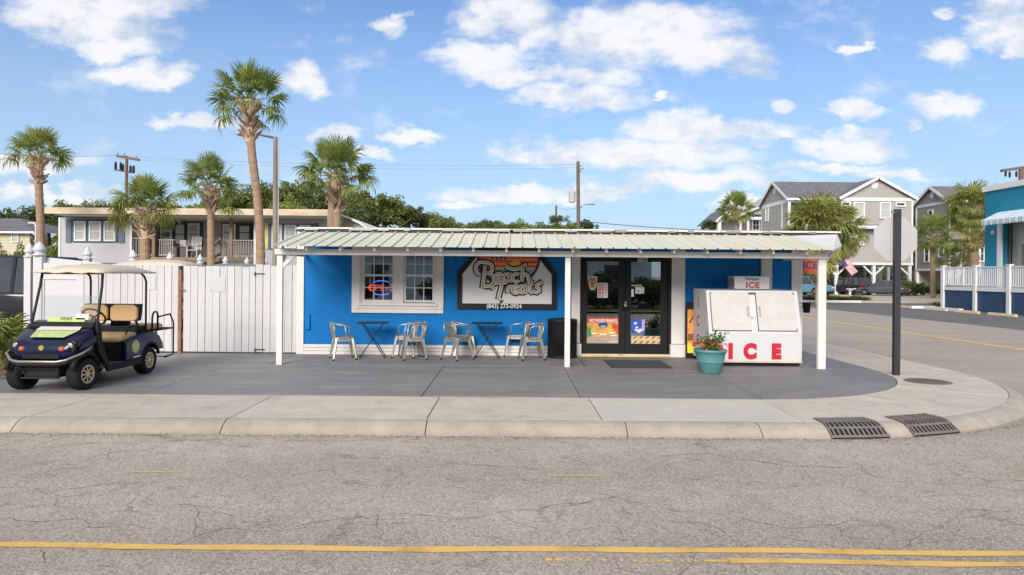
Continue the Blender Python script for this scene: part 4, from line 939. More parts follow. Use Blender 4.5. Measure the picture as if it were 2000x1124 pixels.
# ------------------------------------------------------------------ mesh bin
def meshmat():
    m = bpy.data.materials.new('black_expanded_mesh'); m.use_nodes = True; n = m.node_tree.nodes; l = m.node_tree.links; b = n['Principled BSDF']
    b.inputs['Base Color'].default_value = (.012, .012, .013, 1); b.inputs['Roughness'].default_value = .6; b.inputs['Specular IOR Level'].default_value = .2; return m
c = G(1098, 699); t = thing('trash_can', 'black expanded metal trash can between the chairs and the door', 'trash can', (c.x, c.y + .05, .003))
rb = .30; hb = .80; em = meshmat(); m = MB()
nn = 44
for k in range(nn):          # diamond mesh from two families of helical strips
    for s_ in (-1, 1):
        a0 = 2 * math.pi * k / nn; pts = [(rb * math.cos(a0 + s_ * z * 2.2), rb * math.sin(a0 + s_ * z * 2.2), .05 + z) for z in [i * (hb - .1) / 12 for i in range(13)]]
        m.tube(pts, .006, 4, cap=False)
m.build('mesh_wall', em, t)['kind'] = 'stuff'
MB().lathe([(rb - .03, .02), (rb - .03, hb - .08)], n=28).build('liner', M('bin_liner', (.012,.012,.012), .95, spec=.1), t, smooth=True)
MB().lathe([(rb + .008, hb - .06), (rb + .014, hb - .05), (rb + .014, hb - .005), (rb + .004, hb), (rb - .03, hb), (rb - .03, hb - .06)], n=32).build('rim', black_paint, t)
MB().lathe([(rb + .01, .0), (rb + .012, .06), (rb - .02, .06)], n=32).build('base_ring', black_paint, t)
MB().lathe([(rb - .035, hb - .005), (.20, hb + .012), (.12, hb + .014), (.12, hb - .02)], n=28).build('lid', black_paint, t, smooth=True)

# ------------------------------------------------------------------ ice box
icew = M('ice_box_enamel', (.56,.565,.58), .5, var=.03, dirt=(.40,.36,.31), dscale=2.2, damt=.22, bump=.25, bscale=4)
icedoor = M('scuffed_ice_door', (.52,.495,.485), .65, var=.05, dirt=(.37,.32,.29), dscale=9, damt=.4, bump=.35, bscale=5)
icered = M('ice_red', (.50,.01,.03), .45, var=.15, scale=8)
ix0, ix1 = XA(1386, 13.12), XA(1567.5, 13.12); fy = 13.12; iz1 = ZA(1460, 568, 13.38); zb = ZA(1460, 650, 13.2)
ice = thing('ice_box', 'white slant front outdoor ice box with red ICE lettering and two doors', 'ice freezer', ((ix0 + ix1) / 2, 13.7, 0))
prof = [(fy, .07), (14.28, .07), (14.28, iz1 + .02), (13.36, iz1), (fy + .005, zb)]
MB().prism(prof[::-1], ix0, ix1, 'x').build('cabinet', icew, ice, world=True, bevel=.012)
MB().box(ix0 + .02, ix1 - .02, fy + .06, 14.2, .01, .07).build('plinth', black_matte, ice, world=True)
MB().box(ix0 - .002, ix1 + .002, fy - .008, fy - .001, .075, .105).build('bottom_trim', M('cream_trim', (.55,.45,.30), .5, var=.2), ice, world=True)
dyy = 13.36 - (fy + .005); dzz = iz1 - zb; sl_ = math.hypot(dyy, dzz); ang = math.atan2(dzz, dyy)
def on_slant(u0, u1, v0, v1, t0, t1):   # box on the slanted face; v along slope from its foot
    s = MB(); ex = Vector((1,0,0)); ev = Vector((0, dyy, dzz)) / sl_; en = Vector((0, -dzz, dyy)) / sl_; o = Vector((0, fy + .005, zb))
    vs = [o + ex * u + ev * v + en * w for (u, v, w) in ((u0,v0,t0),(u1,v0,t0),(u1,v1,t0),(u0,v1,t0),(u0,v0,t1),(u1,v0,t1),(u1,v1,t1),(u0,v1,t1))]
    return s.add(vs, [(0,3,2,1),(4,5,6,7),(0,1,5,4),(1,2,6,5),(2,3,7,6),(3,0,4,7)])
wI = ix1 - ix0; dv0, dv1 = .04, sl_ - .05
for (a, b, hx) in ((ix0 + .07, ix0 + wI * .455, 1), (ix0 + wI * .535, ix1 - .09, -1)):
    d = on_slant(a, b, dv0, dv1, .006, .040).build('door', icedoor, ice, world=True, bevel=.008)
    on_slant(a - .008, b + .008, dv0 - .008, dv1 + .008, .001, .0055).build('gasket', black_matte, d, world=True)
    h = b - .05 if hx > 0 else a + .035
    e = on_slant(h - .006, h + .006, sl_ * .38, sl_ * .40, .04, .075); e.v += on_slant(h - .006, h + .006, sl_ * .58, sl_ * .60, .04, .075).v; e.f += [tuple(i + 8 for i in f) for f in e.f]; e.m += [0] * 6
    e2 = on_slant(h - .007, h + .007, sl_ * .38, sl_ * .60, .076, .088); e.v += e2.v; e.f += [tuple(i + 16 for i in f) for f in e2.f]; e.m += [0] * 6
    e.build('handle', steel, d, world=True)
    hh = a + .01 if hx > 0 else b - .01
    for v in (.07, .93): on_slant(hh - .02, hh + .012, sl_ * v - .02, sl_ * v + .02, .041, .052).build('hinge', steel, d, world=True)
lg = on_slant(ix0 + wI * .455 + .01, ix0 + wI * .535 - .01, sl_ * .93 - .02, sl_ * .93 + .02, .002, .008); lg.build('maker_badge', M('badge_dark', (.05,.07,.14), .4), ice, world=True)
on_slant(ix0 + wI * .47, ix0 + wI * .48, sl_ * .33, sl_ * .37, .002, .02).build('padlock_hasp', steel, ice, world=True)
zl = ZA(1460, 699, fy)
for ch, px in (('I', 1428), ('C', 1466), ('E', 1517)):
    letters(ch, .365, (XA(px, fy), fy - .004, zl), icered, ice, bold=.030, world=True, sx=.90)
def side_letters(ch, z, y=13.90):
    me = text_mesh(ch, .30, .004, .006, sx=1); me.materials.append(icered); me.name = 'side_lettering'
    inst(me, 'side_lettering', ice, Vector((ix0 - .004, y, z)) - ice.location, (0, 0, R(-90)))
side_letters('I', 1.10); side_letters('C', .72); side_letters('E', .34)
# compressor box on top
cxa, cxb = XA(1435, 13.85), XA(1503, 13.85); cz1 = ZA(1470, 540, 13.85)
co = MB().box(cxa, cxb, 13.85, 14.3, iz1 + .022, cz1).build('top_box', icew, ice, world=True, bevel=.006)
letters('ICE', .155, ((cxa + cxb) / 2 + .01, 13.845, iz1 + .05), icered, co, bold=.005, world=True, name='top_lettering', sx=1.15, spacing=1.1)
letters('Packaged', .075, ((cxa + cxb) / 2, 13.845, cz1 - .075), M('green_grey_print', (.10,.16,.12), .5), co, bold=.0008, world=True, name='top_lettering')
m = MB()
for i in range(7): m.box(cxa - .004, cxa - .001, 13.90 + i * .055, 13.93 + i * .055, iz1 + .05, cz1 - .04)
m.build('side_vents', steel, co, world=True)

# flower pot
teal_pot = M('teal_plastic_pot', (.085,.24,.24), .45, var=.05, dirt=(.10,.25,.23), damt=.3)
c = G(1387, 729); t = thing('flower_pot', 'round teal flower pot in front of the ice box', 'flower pot', (c.x, c.y, .003))
MB().lathe([(.0, 0), (.165, 0), (.18, .015), (.235, .20), (.238, .205), (.236, .21), (.262, .36), (.268, .37), (.282, .375), (.285, .42), (.272, .425), (.265, .40)], n=36).build('pot', teal_pot, t, smooth=True, bevel=0)
for z, r_ in ((.205, .2385), (.365, .266)): MB().lathe([(r_, z - .006), (r_ + .006, z), (r_, z + .006)], n=36).build('rib', teal_pot, t)
MB().lathe([(0, .385), (.262, .38)], n=24).build('soil', dark_joint, t)
pl_ = thing('geranium_plant', 'bushy plant with red and orange blooms growing in the teal pot', 'flowers', (c.x, c.y, .39))
rr = random.Random(8); lf = MB(); st = MB(); 
for i in range(34):
    a = rr.uniform(0, 6.28); r_ = rr.uniform(.03, .25); h = rr.uniform(.08, .26) + (.16 if rr.random() < .2 and math.cos(a) > 0 else 0)
    top = Vector((r_ * math.cos(a) * 1.15, r_ * math.sin(a) * 1.1, h)); st.tube([(top.x * .4, top.y * .4, 0), (top.x * .8, top.y * .8, h * .6), top], .004, 4)
    for j in range(16):
        q = top * rr.uniform(.45, 1.02) + Vector((rr.gauss(0, .04), rr.gauss(0, .04), rr.gauss(0, .03))); q.z = max(q.z, .01); s_ = rr.uniform(.014, .03)
        e1 = Vector((rr.gauss(0, 1), rr.gauss(0, 1), rr.gauss(0, .6))).normalized() * s_; e2 = e1.cross(Vector((rr.gauss(0, 1), rr.gauss(0, 1), rr.gauss(0, 1)))).normalized() * s_
        lf.add([q - e1, q - e2 * .8, q + e1, q + e2 * .8], [(0, 1, 2, 3)])
lf.build('leaves', leafmat('geranium_leaves', (.07,.15,.03), island=.5), pl_)['kind'] = 'stuff'; st.build('stems', leaf_lime, pl_)
reds = [M('red_petals', (.62,.03,.02), .5, var=.3, scale=30, island=.3), M('orange_petals', (.70,.16,.03), .5, var=.3, scale=30, island=.3), M('crimson_petals', (.33,.01,.05), .5, var=.3, scale=30, island=.3)]
for (dx_, dy_, z, r_, k) in ((-.29,-.02,.10,.055,0),(-.25,.03,.13,.045,0),(-.17,-.12,.09,.045,1),(-.10,-.16,.02,.04,1),(-.02,-.05,.13,.035,2),(.03,-.1,.10,.05,0),(.14,-.12,.07,.05,0),(.22,-.1,-.0,.045,1),(.30,-.05,.07,.03,1),(.16,-.02,.14,.028,2),(.08,0,.285,.030,2),(.05,.03,.25,.015,2),(.22,.0,.18,.02,2),(-.03,.05,.20,.02,0),(.27,.02,.10,.03,0),(-.12,.0,.16,.03,1),(.10,-.15,.11,.03,0)):
    m = MB()
    for j in range(22):
        q = Vector((rr.gauss(0, 1), rr.gauss(0, 1), rr.gauss(0, .7))).normalized() * r_ * rr.uniform(.5, 1); e1 = Vector((rr.gauss(0, 1), rr.gauss(0, 1), rr.gauss(0, 1))).normalized() * r_ * .42; e2 = e1.cross(q).normalized() * r_ * .35
        m.add([q - e1, q - e2, q + e1, q + e2], [(0, 1, 2, 3)])
    if z > .17: m.tube([(-.0, 0, -z + .05), (0, 0, 0)], .003, 4)
    m.build('bloom', reds[k], pl_).location = (dx_, dy_, z + .02)

# folding signboard beside the ice box
c = A(1350, 700, 14.3); t = thing('sandwich_board', 'tall narrow black framed board with orange and yellow face wedged by the ice box', 'sign board', (c.x, 14.3, 0))
c0, c1 = XA(1340.5, 14.3) - c.x, XA(1364, 14.3) - c.x; zt_ = ZA(1350, 590, 14.3)
MB().box(c0, c1, 0, .03, 0, zt_).build('board', black_paint, t)
MB().box(c0 + .03, c1 - .0, -.006, -.001, .18, zt_ - .16).build('picture', M('orange_print', (.62,.26,.05), .45, var=.45, scale=7), t)
MB().box(c0 + .03, c1 - .0, -.010, -.0065, .12, .32).build('yellow_band', M('yellow_print', (.75,.58,.04), .45), t)
MB().prism([(c0 + .06, .75), (c0 + .09, .75), (c1 - .02, 1.0), (c1 - .02, 1.04)], -.010, -.0065, 'y').build('dark_line', black_paint, t); MB().box(c0 + .04, c1, -.010, -.0065, .38, .52).build('print_patch', M('brown_patch', (.20,.07,.02), .5, var=.7, scale=25), t)

# doormat
t = thing('doormat', 'dark ribbed rubber doormat in front of the door', 'doormat', (0,0,0))
q = [G(1182, 704.5), G(1300, 704.5), G(1320, 720.5), G(1203, 720.5)]
t.location = (q[0].x, q[0].y, .005); o = t.location
m = MB(); ymin, ymax = q[2].y, q[0].y; xa, xb = XA(1192, 13.0), XA(1310, 13.0)
MB().box(xa, xb, ymin, ymax, .004, .012).build('mat', M('mat_rubber', (.03,.03,.032), .9, var=.3, bump=.5), t, world=True)
for i in range(24): m.box(xa + .03, xb - .03, ymin + .03 + i * (ymax - ymin - .06) / 24, ymin + .03 + (i + .5) * (ymax - ymin - .06) / 24, .0122, .016)
m.build('ribs', M('mat_rib', (.045,.045,.047), .9), t, world=True)['kind'] = 'stuff'

# bucket on the shop corner and hanging ICE sign beside the shop
c = A(1572.5, 602, 14.35); t = thing('corner_bucket', 'small black bucket hung outside the right corner of the shop', 'bucket', (c.x + .03, 14.35, c.z - .1))
MB().lathe([(0, 0), (.065, 0), (.085, .20), (.092, .20), (.092, .215), (.078, .215)], n=20).build('bucket', black_matte, t, smooth=True); MB().bar((-.09, 0, .20), (-.16, 0, .20), .015).build('bracket', black_paint, t)
c = A(1583, 520, 16.4); t = thing('ice_flag_sign', 'orange sign with dark blue ICE letters hung beside the shop', 'sign', (c.x, 16.4, c.z - .1))
a, b = XA(1566, 16.4) - c.x - .02, XA(1602, 16.4) - c.x
org = M('orange_sign', (.60,.10,.03), .5, var=.15); m = MB(); m.prism([(a, -.02), (b, -.12), (b, .40), (a, .40)], 0, .02, 'y'); m.build('board', org, t)
letters('ICE', .25, ((a + b) / 2 - .01, -.003, .04), M('sign_navy', (.03,.06,.16), .5), t, bold=.006)
MB().tube([(a + .03, .01, .40), (a + .03, .01, .62)], .006, 5).tube([(b - .03, .01, .40), (b - .03, .01, .62)], .006, 5).bar((a - .3, .01, .63), (b, .01, .63), .03).build('hanger', steel, t)

# stop sign seen from behind
post_m = M('dark_sign_post', (.025,.027,.032), .5, var=.2)
c = G(1750, 733); t = thing('stop_sign', 'grey back of a stop sign on a dark post at the street corner', 'road sign', (c.x, c.y, 0))
ztop = ZA(1750, 409, c.y)
MB().box(-.052, .052, -.045, .045, 0, ztop).build('post', post_m, t, bevel=.006)
zc_ = ZA(1750, 467, c.y); ro = .385 / math.cos(R(22.5)); oct_ = [(ro * math.cos(R(22.5 + 45 * i)), zc_ + ro * math.sin(R(22.5 + 45 * i))) for i in range(8)]
MB().prism(oct_, .048, .054, 'y').build('sign_plate', M('bare_aluminium', (.50,.50,.50), .45, metal=.3, var=.05), t)
MB().prism([(x * .97, zc_ + (z - zc_) * .97) for x, z in oct_], .0545, .056, 'y').build('sign_face', M('stop_red', (.5,.01,.01), .4), t)
letters('STOP', .26, (0, .0575, zc_ - .09), paper, t, bold=.006, rot=(0, 0, math.pi))
MB().box(-.11, -.053, -.01, .01, ztop - .075, ztop - .03).build('bracket', steel, t)

# small litter and stains on the patio
lm = M('dry_leaf', (.20,.09,.05), .8)
rr = random.Random(12); m = MB()
for (px, py) in ((688, 719), (636, 706), (583, 704), (640, 712), (498, 720), (890, 706), (330, 736), (1055, 760), (420, 735), (700, 735)):
    p = G(px, py, .006); s_ = .018; m.add([(p.x - s_, p.y, .007), (p.x, p.y - s_, .012), (p.x + s_, p.y, .008), (p.x, p.y + s_, .015)], [(0, 1, 2, 3)])
tag(m.build('fallen_leaves', lm), 'few dry brown leaves scattered on the grey patio', 'leaves', kind='stuff')

# ------------------------------------------------------------------ golf cart (x forward, y left, z up)
def rr_sec(x, w, z0, z1, e=.06, n=3):   # rounded rectangle cross-section
    pts = []
    for (sy, sz) in ((1,1),(-1,1),(-1,-1),(1,-1)):
        cy_, cz_ = sy * (w - e), (z1 - e if sz > 0 else z0 + e); a0 = math.degrees(math.atan2(sz, sy)) - 45
        for i in range(n + 1):
            a = R(a0 + 90 * i / n); pts.append((x, cy_ + e * math.cos(a), cz_ + e * math.sin(a)))
    return pts
def wheel(parent, x, y, r_, w, rim, spokes=8, steer=0, name='wheel'):
    wth = bpy.data.objects.new(name, None); 
    tm = MB(); h = w / 2
    tm.lathe([(r_ * .56, -h * .8), (r_ * .72, -h), (r_ * .90, -h * .95), (r_, -h * .72), (r_, h * .72), (r_ * .90, h * .95), (r_ * .72, h), (r_ * .56, h * .8)], n=28, axis='y', cap=False)
    for i in range(40):
        a = 2 * math.pi * i / 40; cx_, cz_ = math.cos(a), math.sin(a)
        for s_ in (-1, 0, 1):
            tm.bar(((r_ - .004) * cx_, s_ * h * .45 - h * .16, (r_ - .004) * cz_), ((r_ - .004) * cx_, s_ * h * .45 + h * .16, (r_ - .004) * cz_), r_ * .09, r_ * .035, up=(cx_, 0, cz_))
    ty = tm.build('wheel', rubber, parent); ty.location = (x, y, r_); ty.rotation_euler = (0, 0, steer)
    s = 1 if y > 0 else -1; rm = MB()
    rm.lathe([(r_ * .57, s * h * .82), (r_ * .60, s * h * .86), (r_ * .52, s * h * .88), (r_ * .48, s * h * .5), (r_ * .47, s * h * .45)], n=28, axis='y', cap=False)
    for i in range(spokes):
        a = 2 * math.pi * i / spokes; rm.bar((r_ * .1 * math.cos(a), s * h * .78, r_ * .1 * math.sin(a)), (r_ * .5 * math.cos(a), s * h * .70, r_ * .5 * math.sin(a)), r_ * .085, r_ * .07, up=(0, 1, 0))
    rm.lathe([(0, s * h * .86), (r_ * .12, s * h * .85), (r_ * .14, s * h * .65)], n=12, axis='y'); rm.build('rim', rim, ty)
    MB().lathe([(0, s * h * .62), (r_ * .50, s * h * .62)], n=20, axis='y').build('brake_disc', black_matte, ty)
    return ty
def make_cart(label, roofmat=cream_roof, full=True):
    t = thing('golf_cart', label, 'golf cart')
    secs = [rr_sec(1.08, .34, .50, .60, .04), rr_sec(1.05, .42, .47, .69, .06), rr_sec(.97, .47, .47, .745, .07), rr_sec(.86, .50, .52, .80, .07), rr_sec(.70, .50, .56, .86, .06), rr_sec(.58, .49, .60, .91, .05)]
    MB().loft(secs).build('front_cowl', navy, t, smooth=True)
    MB().prism([(.44, .30), (.50, .30), (.62, .60), (.66, .92), (.52, .99), (.46, .96)], -.47, .47, 'y').build('dashboard', black_matte, t, bevel=.02)
    for s_ in (-1, 1):
        MB().prism([(.26, .22), (.36, .22), (.58, .50), (.62, .62), (.62, .93), (.54, .93), (.50, .62)], s_ * .475, s_ * .53, 'y').build('leg_guard', black_matte, t, bevel=.012)
        fl = MB(); fl.tube([(.825 + .30 * math.cos(R(a)), s_ * .47, .235 + .30 * math.sin(R(a))) for a in range(160, 15, -16)], .035, 8); fl.build('wheel_arch', black_matte, t, smooth=True)
        MB().prism([(.9, .60), (1.0, .58), (1.0, .62), (.9, .70), (.62, .78), (.60, .68)], s_ * .49, s_ * .515, 'y').build('fender_panel', navy, t, bevel=.01)
        lx_ = .975
        hl = MB(); hl.ball((lx_ + .035, s_ * .385, .655), (.05, .075, .068), 14, 10); hl.build('headlight', M('headlamp_glass', (.33,.31,.28), .15, var=.1, scale=30) if 'headlamp_glass' not in MATS else MATS['headlamp_glass'], t, smooth=True)
        MB().loft([[(.99 + k_, s_ * .335 + .135 * math.cos(R(a)) , .635 + .098 * math.sin(R(a))) for a in range(0, 360, 24)] for k_ in (0, .058)]).build('headlight_housing', black_matte, t)
        MB().lathe([(.068, 0), (.080, .01), (.080, .03), (.068, .04)], (lx_ + .01, s_ * .385, .645), 18, 'x').build('headlight_ring', black_matte, t)
        MB().ball((lx_ + .085, s_ * .285, .610), (.04, .048, .038), 12, 8).build('turn_signal', M('orange_lens', (.50,.10,.02), .25) if 'orange_lens' not in MATS else MATS['orange_lens'], t, smooth=True)
    MB().box(1.02, 1.095, -.26, .26, .475, .535).build('grille', black_matte, t)
    MB().lathe([(0, .018), (.036, .018), (.040, .0)], (1.068, 0, .625), 18, 'x').build('emblem', M('gold_emblem', (.55,.42,.08), .3, metal=.5) if 'gold_emblem' not in MATS else MATS['gold_emblem'], t)
    bp_ = [(.74, .50, .60), (.90, .54, .56), (1.02, .53, .52), (1.14, .38, .44), (1.17, .27, .42), (1.17, -.27, .42), (1.14, -.38, .44), (1.02, -.53, .52), (.90, -.54, .56), (.74, -.50, .60)]
    MB().tube([(x, y * 1.02, z + .02) for x, y, z in bp_], .020, 8).build('bumper_bar', M('brushed_bumper', (.30,.29,.28), .35, metal=.7) if 'brushed_bumper' not in MATS else MATS['brushed_bumper'], t, smooth=True)
    MB().tube([(x - .03, y * .98, z - .02) for x, y, z in bp_], .03, 8).build('bumper_backing', black_matte, t, smooth=True)
    bg = MB(); bg.tube([(1.12, -.27, .42), (1.10, -.27, .20), (1.10, .27, .20), (1.12, .27, .42)], .014, 6).tube([(1.115, -.27, .33), (1.115, .27, .33)], .010, 6); bg.build('brush_guard', black_paint, t)
    MB().box(.95, 1.08, -.25, .25, .20, .42).build('front_skid', black_matte, t, bevel=.02)
    MB().box(.79, .86, -.36, .36, .19, .24).build('front_axle', black_matte, t); MB().box(-.86, -.79, -.36, .36, .17, .27).build('rear_axle', black_matte, t)
    m = MB(); m.bar((.72, .30, .28), (.6, .25, .55), .05).bar((.72, -.30, .28), (.6, -.25, .55), .05).box(-1.0, 1.1, -.28, -.22, .26, .34).box(-1.0, 1.1, .22, .28, .26, .34); m.build('chassis', black_matte, t)
    MB().box(-.50, .50, -.50, .50, .255, .30).build('floor_pan', M('floor_mat_grey', (.07,.07,.075), .8) if 'floor_mat_grey' not in MATS else MATS['floor_mat_grey'], t, bevel=.008)
    for s_ in (-1, 1): MB().prism([(-.52, .20), (.38, .20), (.42, .30), (-.52, .30)], s_ * .502, s_ * .545, 'y').build('rocker_panel', black_matte, t, bevel=.01)
    MB().box(-.55, -.06, -.45, .45, .305, .60).build('seat_box', black_matte, t)
    body = [(-.10, .305), (-.10, .60), (-.30, .66), (-.60, .70), (-.92, .70), (-1.10, .62), (-1.22, .48), (-1.24, .38), (-1.13, .38)] + [(-.825 + .275 * math.cos(R(a)), .235 + .275 * math.sin(R(a))) for a in (150, 125, 100, 75, 50, 25, 5)] + [(-.53, .24), (-.52, .305)]
    for s_ in (-1, 1):
        MB().prism(body if s_ > 0 else body, s_ * .455, s_ * .535, 'y').build('rear_fender', navy, t, bevel=.022, segs=3)
        ar = MB(); ar.tube([(-.825 + .29 * math.cos(R(a)), s_ * .515, .235 + .29 * math.sin(R(a))) for a in range(165, -5, -14)], .028, 8); ar.build('wheel_arch', black_matte, t, smooth=True)
    MB().box(-1.2, -.56, -.454, .454, .40, .67).build('rear_body', navy, t, bevel=.02)
    MB().lathe([(0, .007), (.105, .007), (.107, 0)], (-.36, .536, .50), 28, 'y').build('side_decal', lime, t)
    letters('GOLF', .055, (-.36, .5445, .50), white_clean, t, rot=(0, 0, math.pi), name='decal_print'); letters('CARTS', .04, (-.36, .5445, .455), white_clean, t, rot=(0, 0, math.pi), name='decal_print')
    MB().box(-.50, -.30, .536, .539, .325, .345).build('side_lettering_strip', white_clean, t)
    MB().box(-.05, -.045, .10, .22, .34, .52).build('charger_cover', steel, t)
    # seats
    MB().loft([rr_sec(x, w, .60, z, .045) for x, w, z in ((-.53, .44, .70), (-.50, .47, .725), (-.10, .47, .735), (-.04, .45, .71))]).build('seat_cushion', tan_seat, t, smooth=True)
    for (ya, yb) in ((-.47, -.02), (.02, .47)):
        bk = MB(); bk.loft([[( -.50 - .07 * k_, y, z) for y, z in ((ya, .92 + .02), (ya + .04, .90), (yb - .04, .90), (yb, .94), (yb, 1.12), (yb - .07, 1.17), (ya + .07, 1.17), (ya, 1.12))] for k_ in (0, 1)]); bk.build('seat_back', tan_seat, t, bevel=.025, segs=3)
    MB().prism([(-.58, .90), (-.64, .90), (-.70, 1.18), (-.60, 1.18)], -.475, .475, 'y').build('seat_back_shell', black_matte, t, bevel=.02)
    for s_ in (-1, 1):
        MB().tube([(-.55, s_ * .40, .70), (-.66, s_ * .40, .80), (-.62, s_ * .38, .95)], .018, 6).build('seat_bracket', black_paint, t)
        MB().tube([(-.20, s_ * .47, .72), (-.20, s_ * .50, .82), (-.50, s_ * .50, .84), (-.55, s_ * .48, .74)], .014, 8).build('hip_restraint', black_matte, t, smooth=True)
        MB().tube([(.60, s_ * .49, .60), (.58, s_ * .49, .95), (.44, s_ * .47, 1.50), (.41, s_ * .46, 1.69)], .019, 8).build('front_strut', black_paint, t, smooth=True)
        MB().tube([(-.78, s_ * .47, .62), (-.78, s_ * .47, 1.55), (-.74, s_ * .46, 1.64), (-.64, s_ * .46, 1.69)], .017, 8).build('rear_strut', black_paint, t, smooth=True)
    MB().tube([(.41, -.46, 1.69), (.41, .46, 1.69)], .02, 8).build('roof_bar', black_paint, t)
    # roof shell, domed with shallow flutes
    rf = MB(); nx, ny = 12, 10; x0_, x1_, hw_ = -.98, .52, .56; top = []
    for i in range(nx + 1):
        u = i / nx; x = x0_ + (x1_ - x0_) * u; row = []
        for j in range(ny + 1):
            v = -1 + 2 * j / ny; y = hw_ * v * (1 - .05 * abs(2*u - 1)**4)
            z = 1.715 + .115 * (1 - abs(v)**3) * (1 - abs(2*u - 1)**3.5) + .012 * math.cos(v * 9.4) * (1 - abs(v)**4)
            row.append((x, y, z))
        top.append(row)
    vs = [p for r_ in top for p in r_] + [(p[0], p[1], p[2] - .028) for r_ in top for p in r_]; n1 = (nx + 1) * (ny + 1); fs = []
    for i in range(nx):
        for j in range(ny):
            a = i * (ny + 1) + j; b = a + ny + 1; fs += [(a, b, b + 1, a + 1), (n1 + a, n1 + a + 1, n1 + b + 1, n1 + b)]
    for i in range(nx):
        for j in (0, ny): a = i * (ny + 1) + j; b = a + ny + 1; fs.append((a, b, n1 + b, n1 + a) if j else (b, a, n1 + a, n1 + b))
    for j in range(ny):
        for i in (0, nx): a = i * (ny + 1) + j; b = a + 1; fs.append((a, n1 + a, n1 + b, b) if i else (b, n1 + b, n1 + a, a))
    rf.add(vs, fs); rf.build('roof', roofmat, t, smooth=True)
    # windscreen, sticker strips, hood decal
    def wp(y, h): return (.585 - .13 * h, y, .93 + .42 * h)
    w_ = MB(); w_.add([wp(-.45, 0), wp(.45, 0), wp(.45, 1), wp(-.45, 1)] + [(a + .006, b, c_) for a, b, c_ in (wp(-.45, 0), wp(.45, 0), wp(.45, 1), wp(-.45, 1))], [(0,1,2,3),(7,6,5,4),(0,4,5,1),(1,5,6,2),(2,6,7,3),(3,7,4,0)])
    ws = w_.build('windscreen', clear, t)
    def wstrip(y0, y1, h0, h1, mat, nm):
        q = MB(); q.add([(a + .009, b, c_) for a, b, c_ in (wp(y0, h0), wp(y1, h0), wp(y1, h1), wp(y0, h1))], [(0, 1, 2, 3)]); return q.build(nm, mat, ws)
    wstrip(-.26, .30, .08, .22, lime, 'rental_strip'); wstrip(.16, .34, .16, .36, paper, 'permit_sheet')
    me = text_mesh('GOLF', .07, .002); me.materials.append(black_paint); inst(me, 'strip_print', ws, (.577, .02, .985), (R(-17) * 0, 0, R(90)))
    hd = MB(); hd.add([(.99, -.23, .765), (.99, .26, .765), (.78, .34, .845), (.78, -.28, .845)], [(0, 1, 2, 3)]); hd.v = [(a, b, c_ + .004) for a, b, c_ in hd.v]; hd.build('hood_decal', M('pale_lime_film', (.40,.50,.20), .35, var=.25, scale=12) if 'pale_lime_film' not in MATS else MATS['pale_lime_film'], t)
    hd = MB(); hd.add([(.77, -.30, .854), (.77, .34, .854), (.62, .30, .912), (.62, -.30, .912)], [(0, 1, 2, 3)]); hd.build('hood_sheet', M('pale_hood_film', (.62,.60,.58), .3, var=.1) if 'pale_hood_film' not in MATS else MATS['pale_hood_film'], t)
    # steering
    st_ = MB(); cen = Vector((.26, .24, 1.02)); nrm = Vector((-.75, 0, .66)).normalized(); e1 = Vector((0, 1, 0)); e2 = nrm.cross(e1)
    st_.tube([cen + e1 * .165 * math.cos(a) + e2 * .165 * math.sin(a) for a in [2*math.pi*i/22 for i in range(22)]], .015, 7, closed=True)
    for a in (90, 210, 330): st_.tube([cen, cen + e1 * .16 * math.cos(R(a)) + e2 * .16 * math.sin(R(a))], .012, 5)
    st_.tube([cen, cen - nrm * .38], .025, 7); st_.build('steering_wheel', black_matte, t, smooth=True)
    # rear-facing seat, grab frame and foot step
    MB().loft([rr_sec(x, .44, .72, z, .03) for x, z in ((-1.38, .80), (-1.34, .815), (-.96, .815), (-.92, .80))]).build('rear_seat', tan_seat, t, smooth=True)
    MB().box(-1.40, -.72, -.44, .44, .685, .715).build('rear_seat_base', black_matte, t)
    for s_ in (-1, 1):
        MB().tube([(-.98, s_ * .47, .70), (-.98, s_ * .47, .92)] + [(-1.06 + .08 * math.cos(R(a)), s_ * .47, .96 + .08 * math.sin(R(a))) for a in (160, 130, 90, 50, 20)][::-1] [::1][0:0] + [(-.99, s_ * .47, .97), (-1.03, s_ * .47, 1.02), (-1.08, s_ * .47, 1.03), (-1.13, s_ * .47, 1.02), (-1.16, s_ * .47, .97), (-1.16, s_ * .47, .70)], .016, 8).build('armrest_loop', black_paint, t, smooth=True)
        MB().tube([(-1.16, s_ * .46, .93), (-1.60, s_ * .46, .96), (-1.72, s_ * .46, .80), (-1.72, s_ * .46, .22), (-1.42, s_ * .46, .20)], .015, 8).build('grab_frame', black_paint, t, smooth=True)
        MB().tube([(-1.38, s_ * .46, .70), (-1.72, s_ * .46, .70)], .013, 6).build('side_rail', black_paint, t); MB().tube([(-1.24, s_ * .40, .40), (-1.24, s_ * .40, .70)], .016, 6).build('seat_leg', black_paint, t)
    MB().tube([(-1.72, -.46, .70), (-1.72, .46, .70)], .013, 6).build('rear_rail', black_paint, t)
    MB().box(-1.72, -1.40, -.44, .44, .205, .225).build('foot_step', steel, t); MB().box(-1.42, -1.2, -.05, .05, .22, .42).build('step_bracket', black_paint, t)
    m = MB(); m.box(-.92, -.62, -.40, .40, .68, .80).box(-.98, -.9, -.2, .1, .7, .9); m.build('battery_tray', black_matte, t)
    for (x, y, st__) in ((.825, .43, R(-6)), (.825, -.43, R(-6)), (-.825, .43, 0), (-.825, -.43, 0)): wheel(t, x, y, .225, .205, gold_rim, 8, st__)
    return t
cart = make_cart('dark blue golf cart with tan seats and lime stickers parked left of the gate')
cart.location = (-6.65, 10.80, 0.004); cart.rotation_euler = (0, 0, math.atan2(-1.65, -.02))
pre = cart
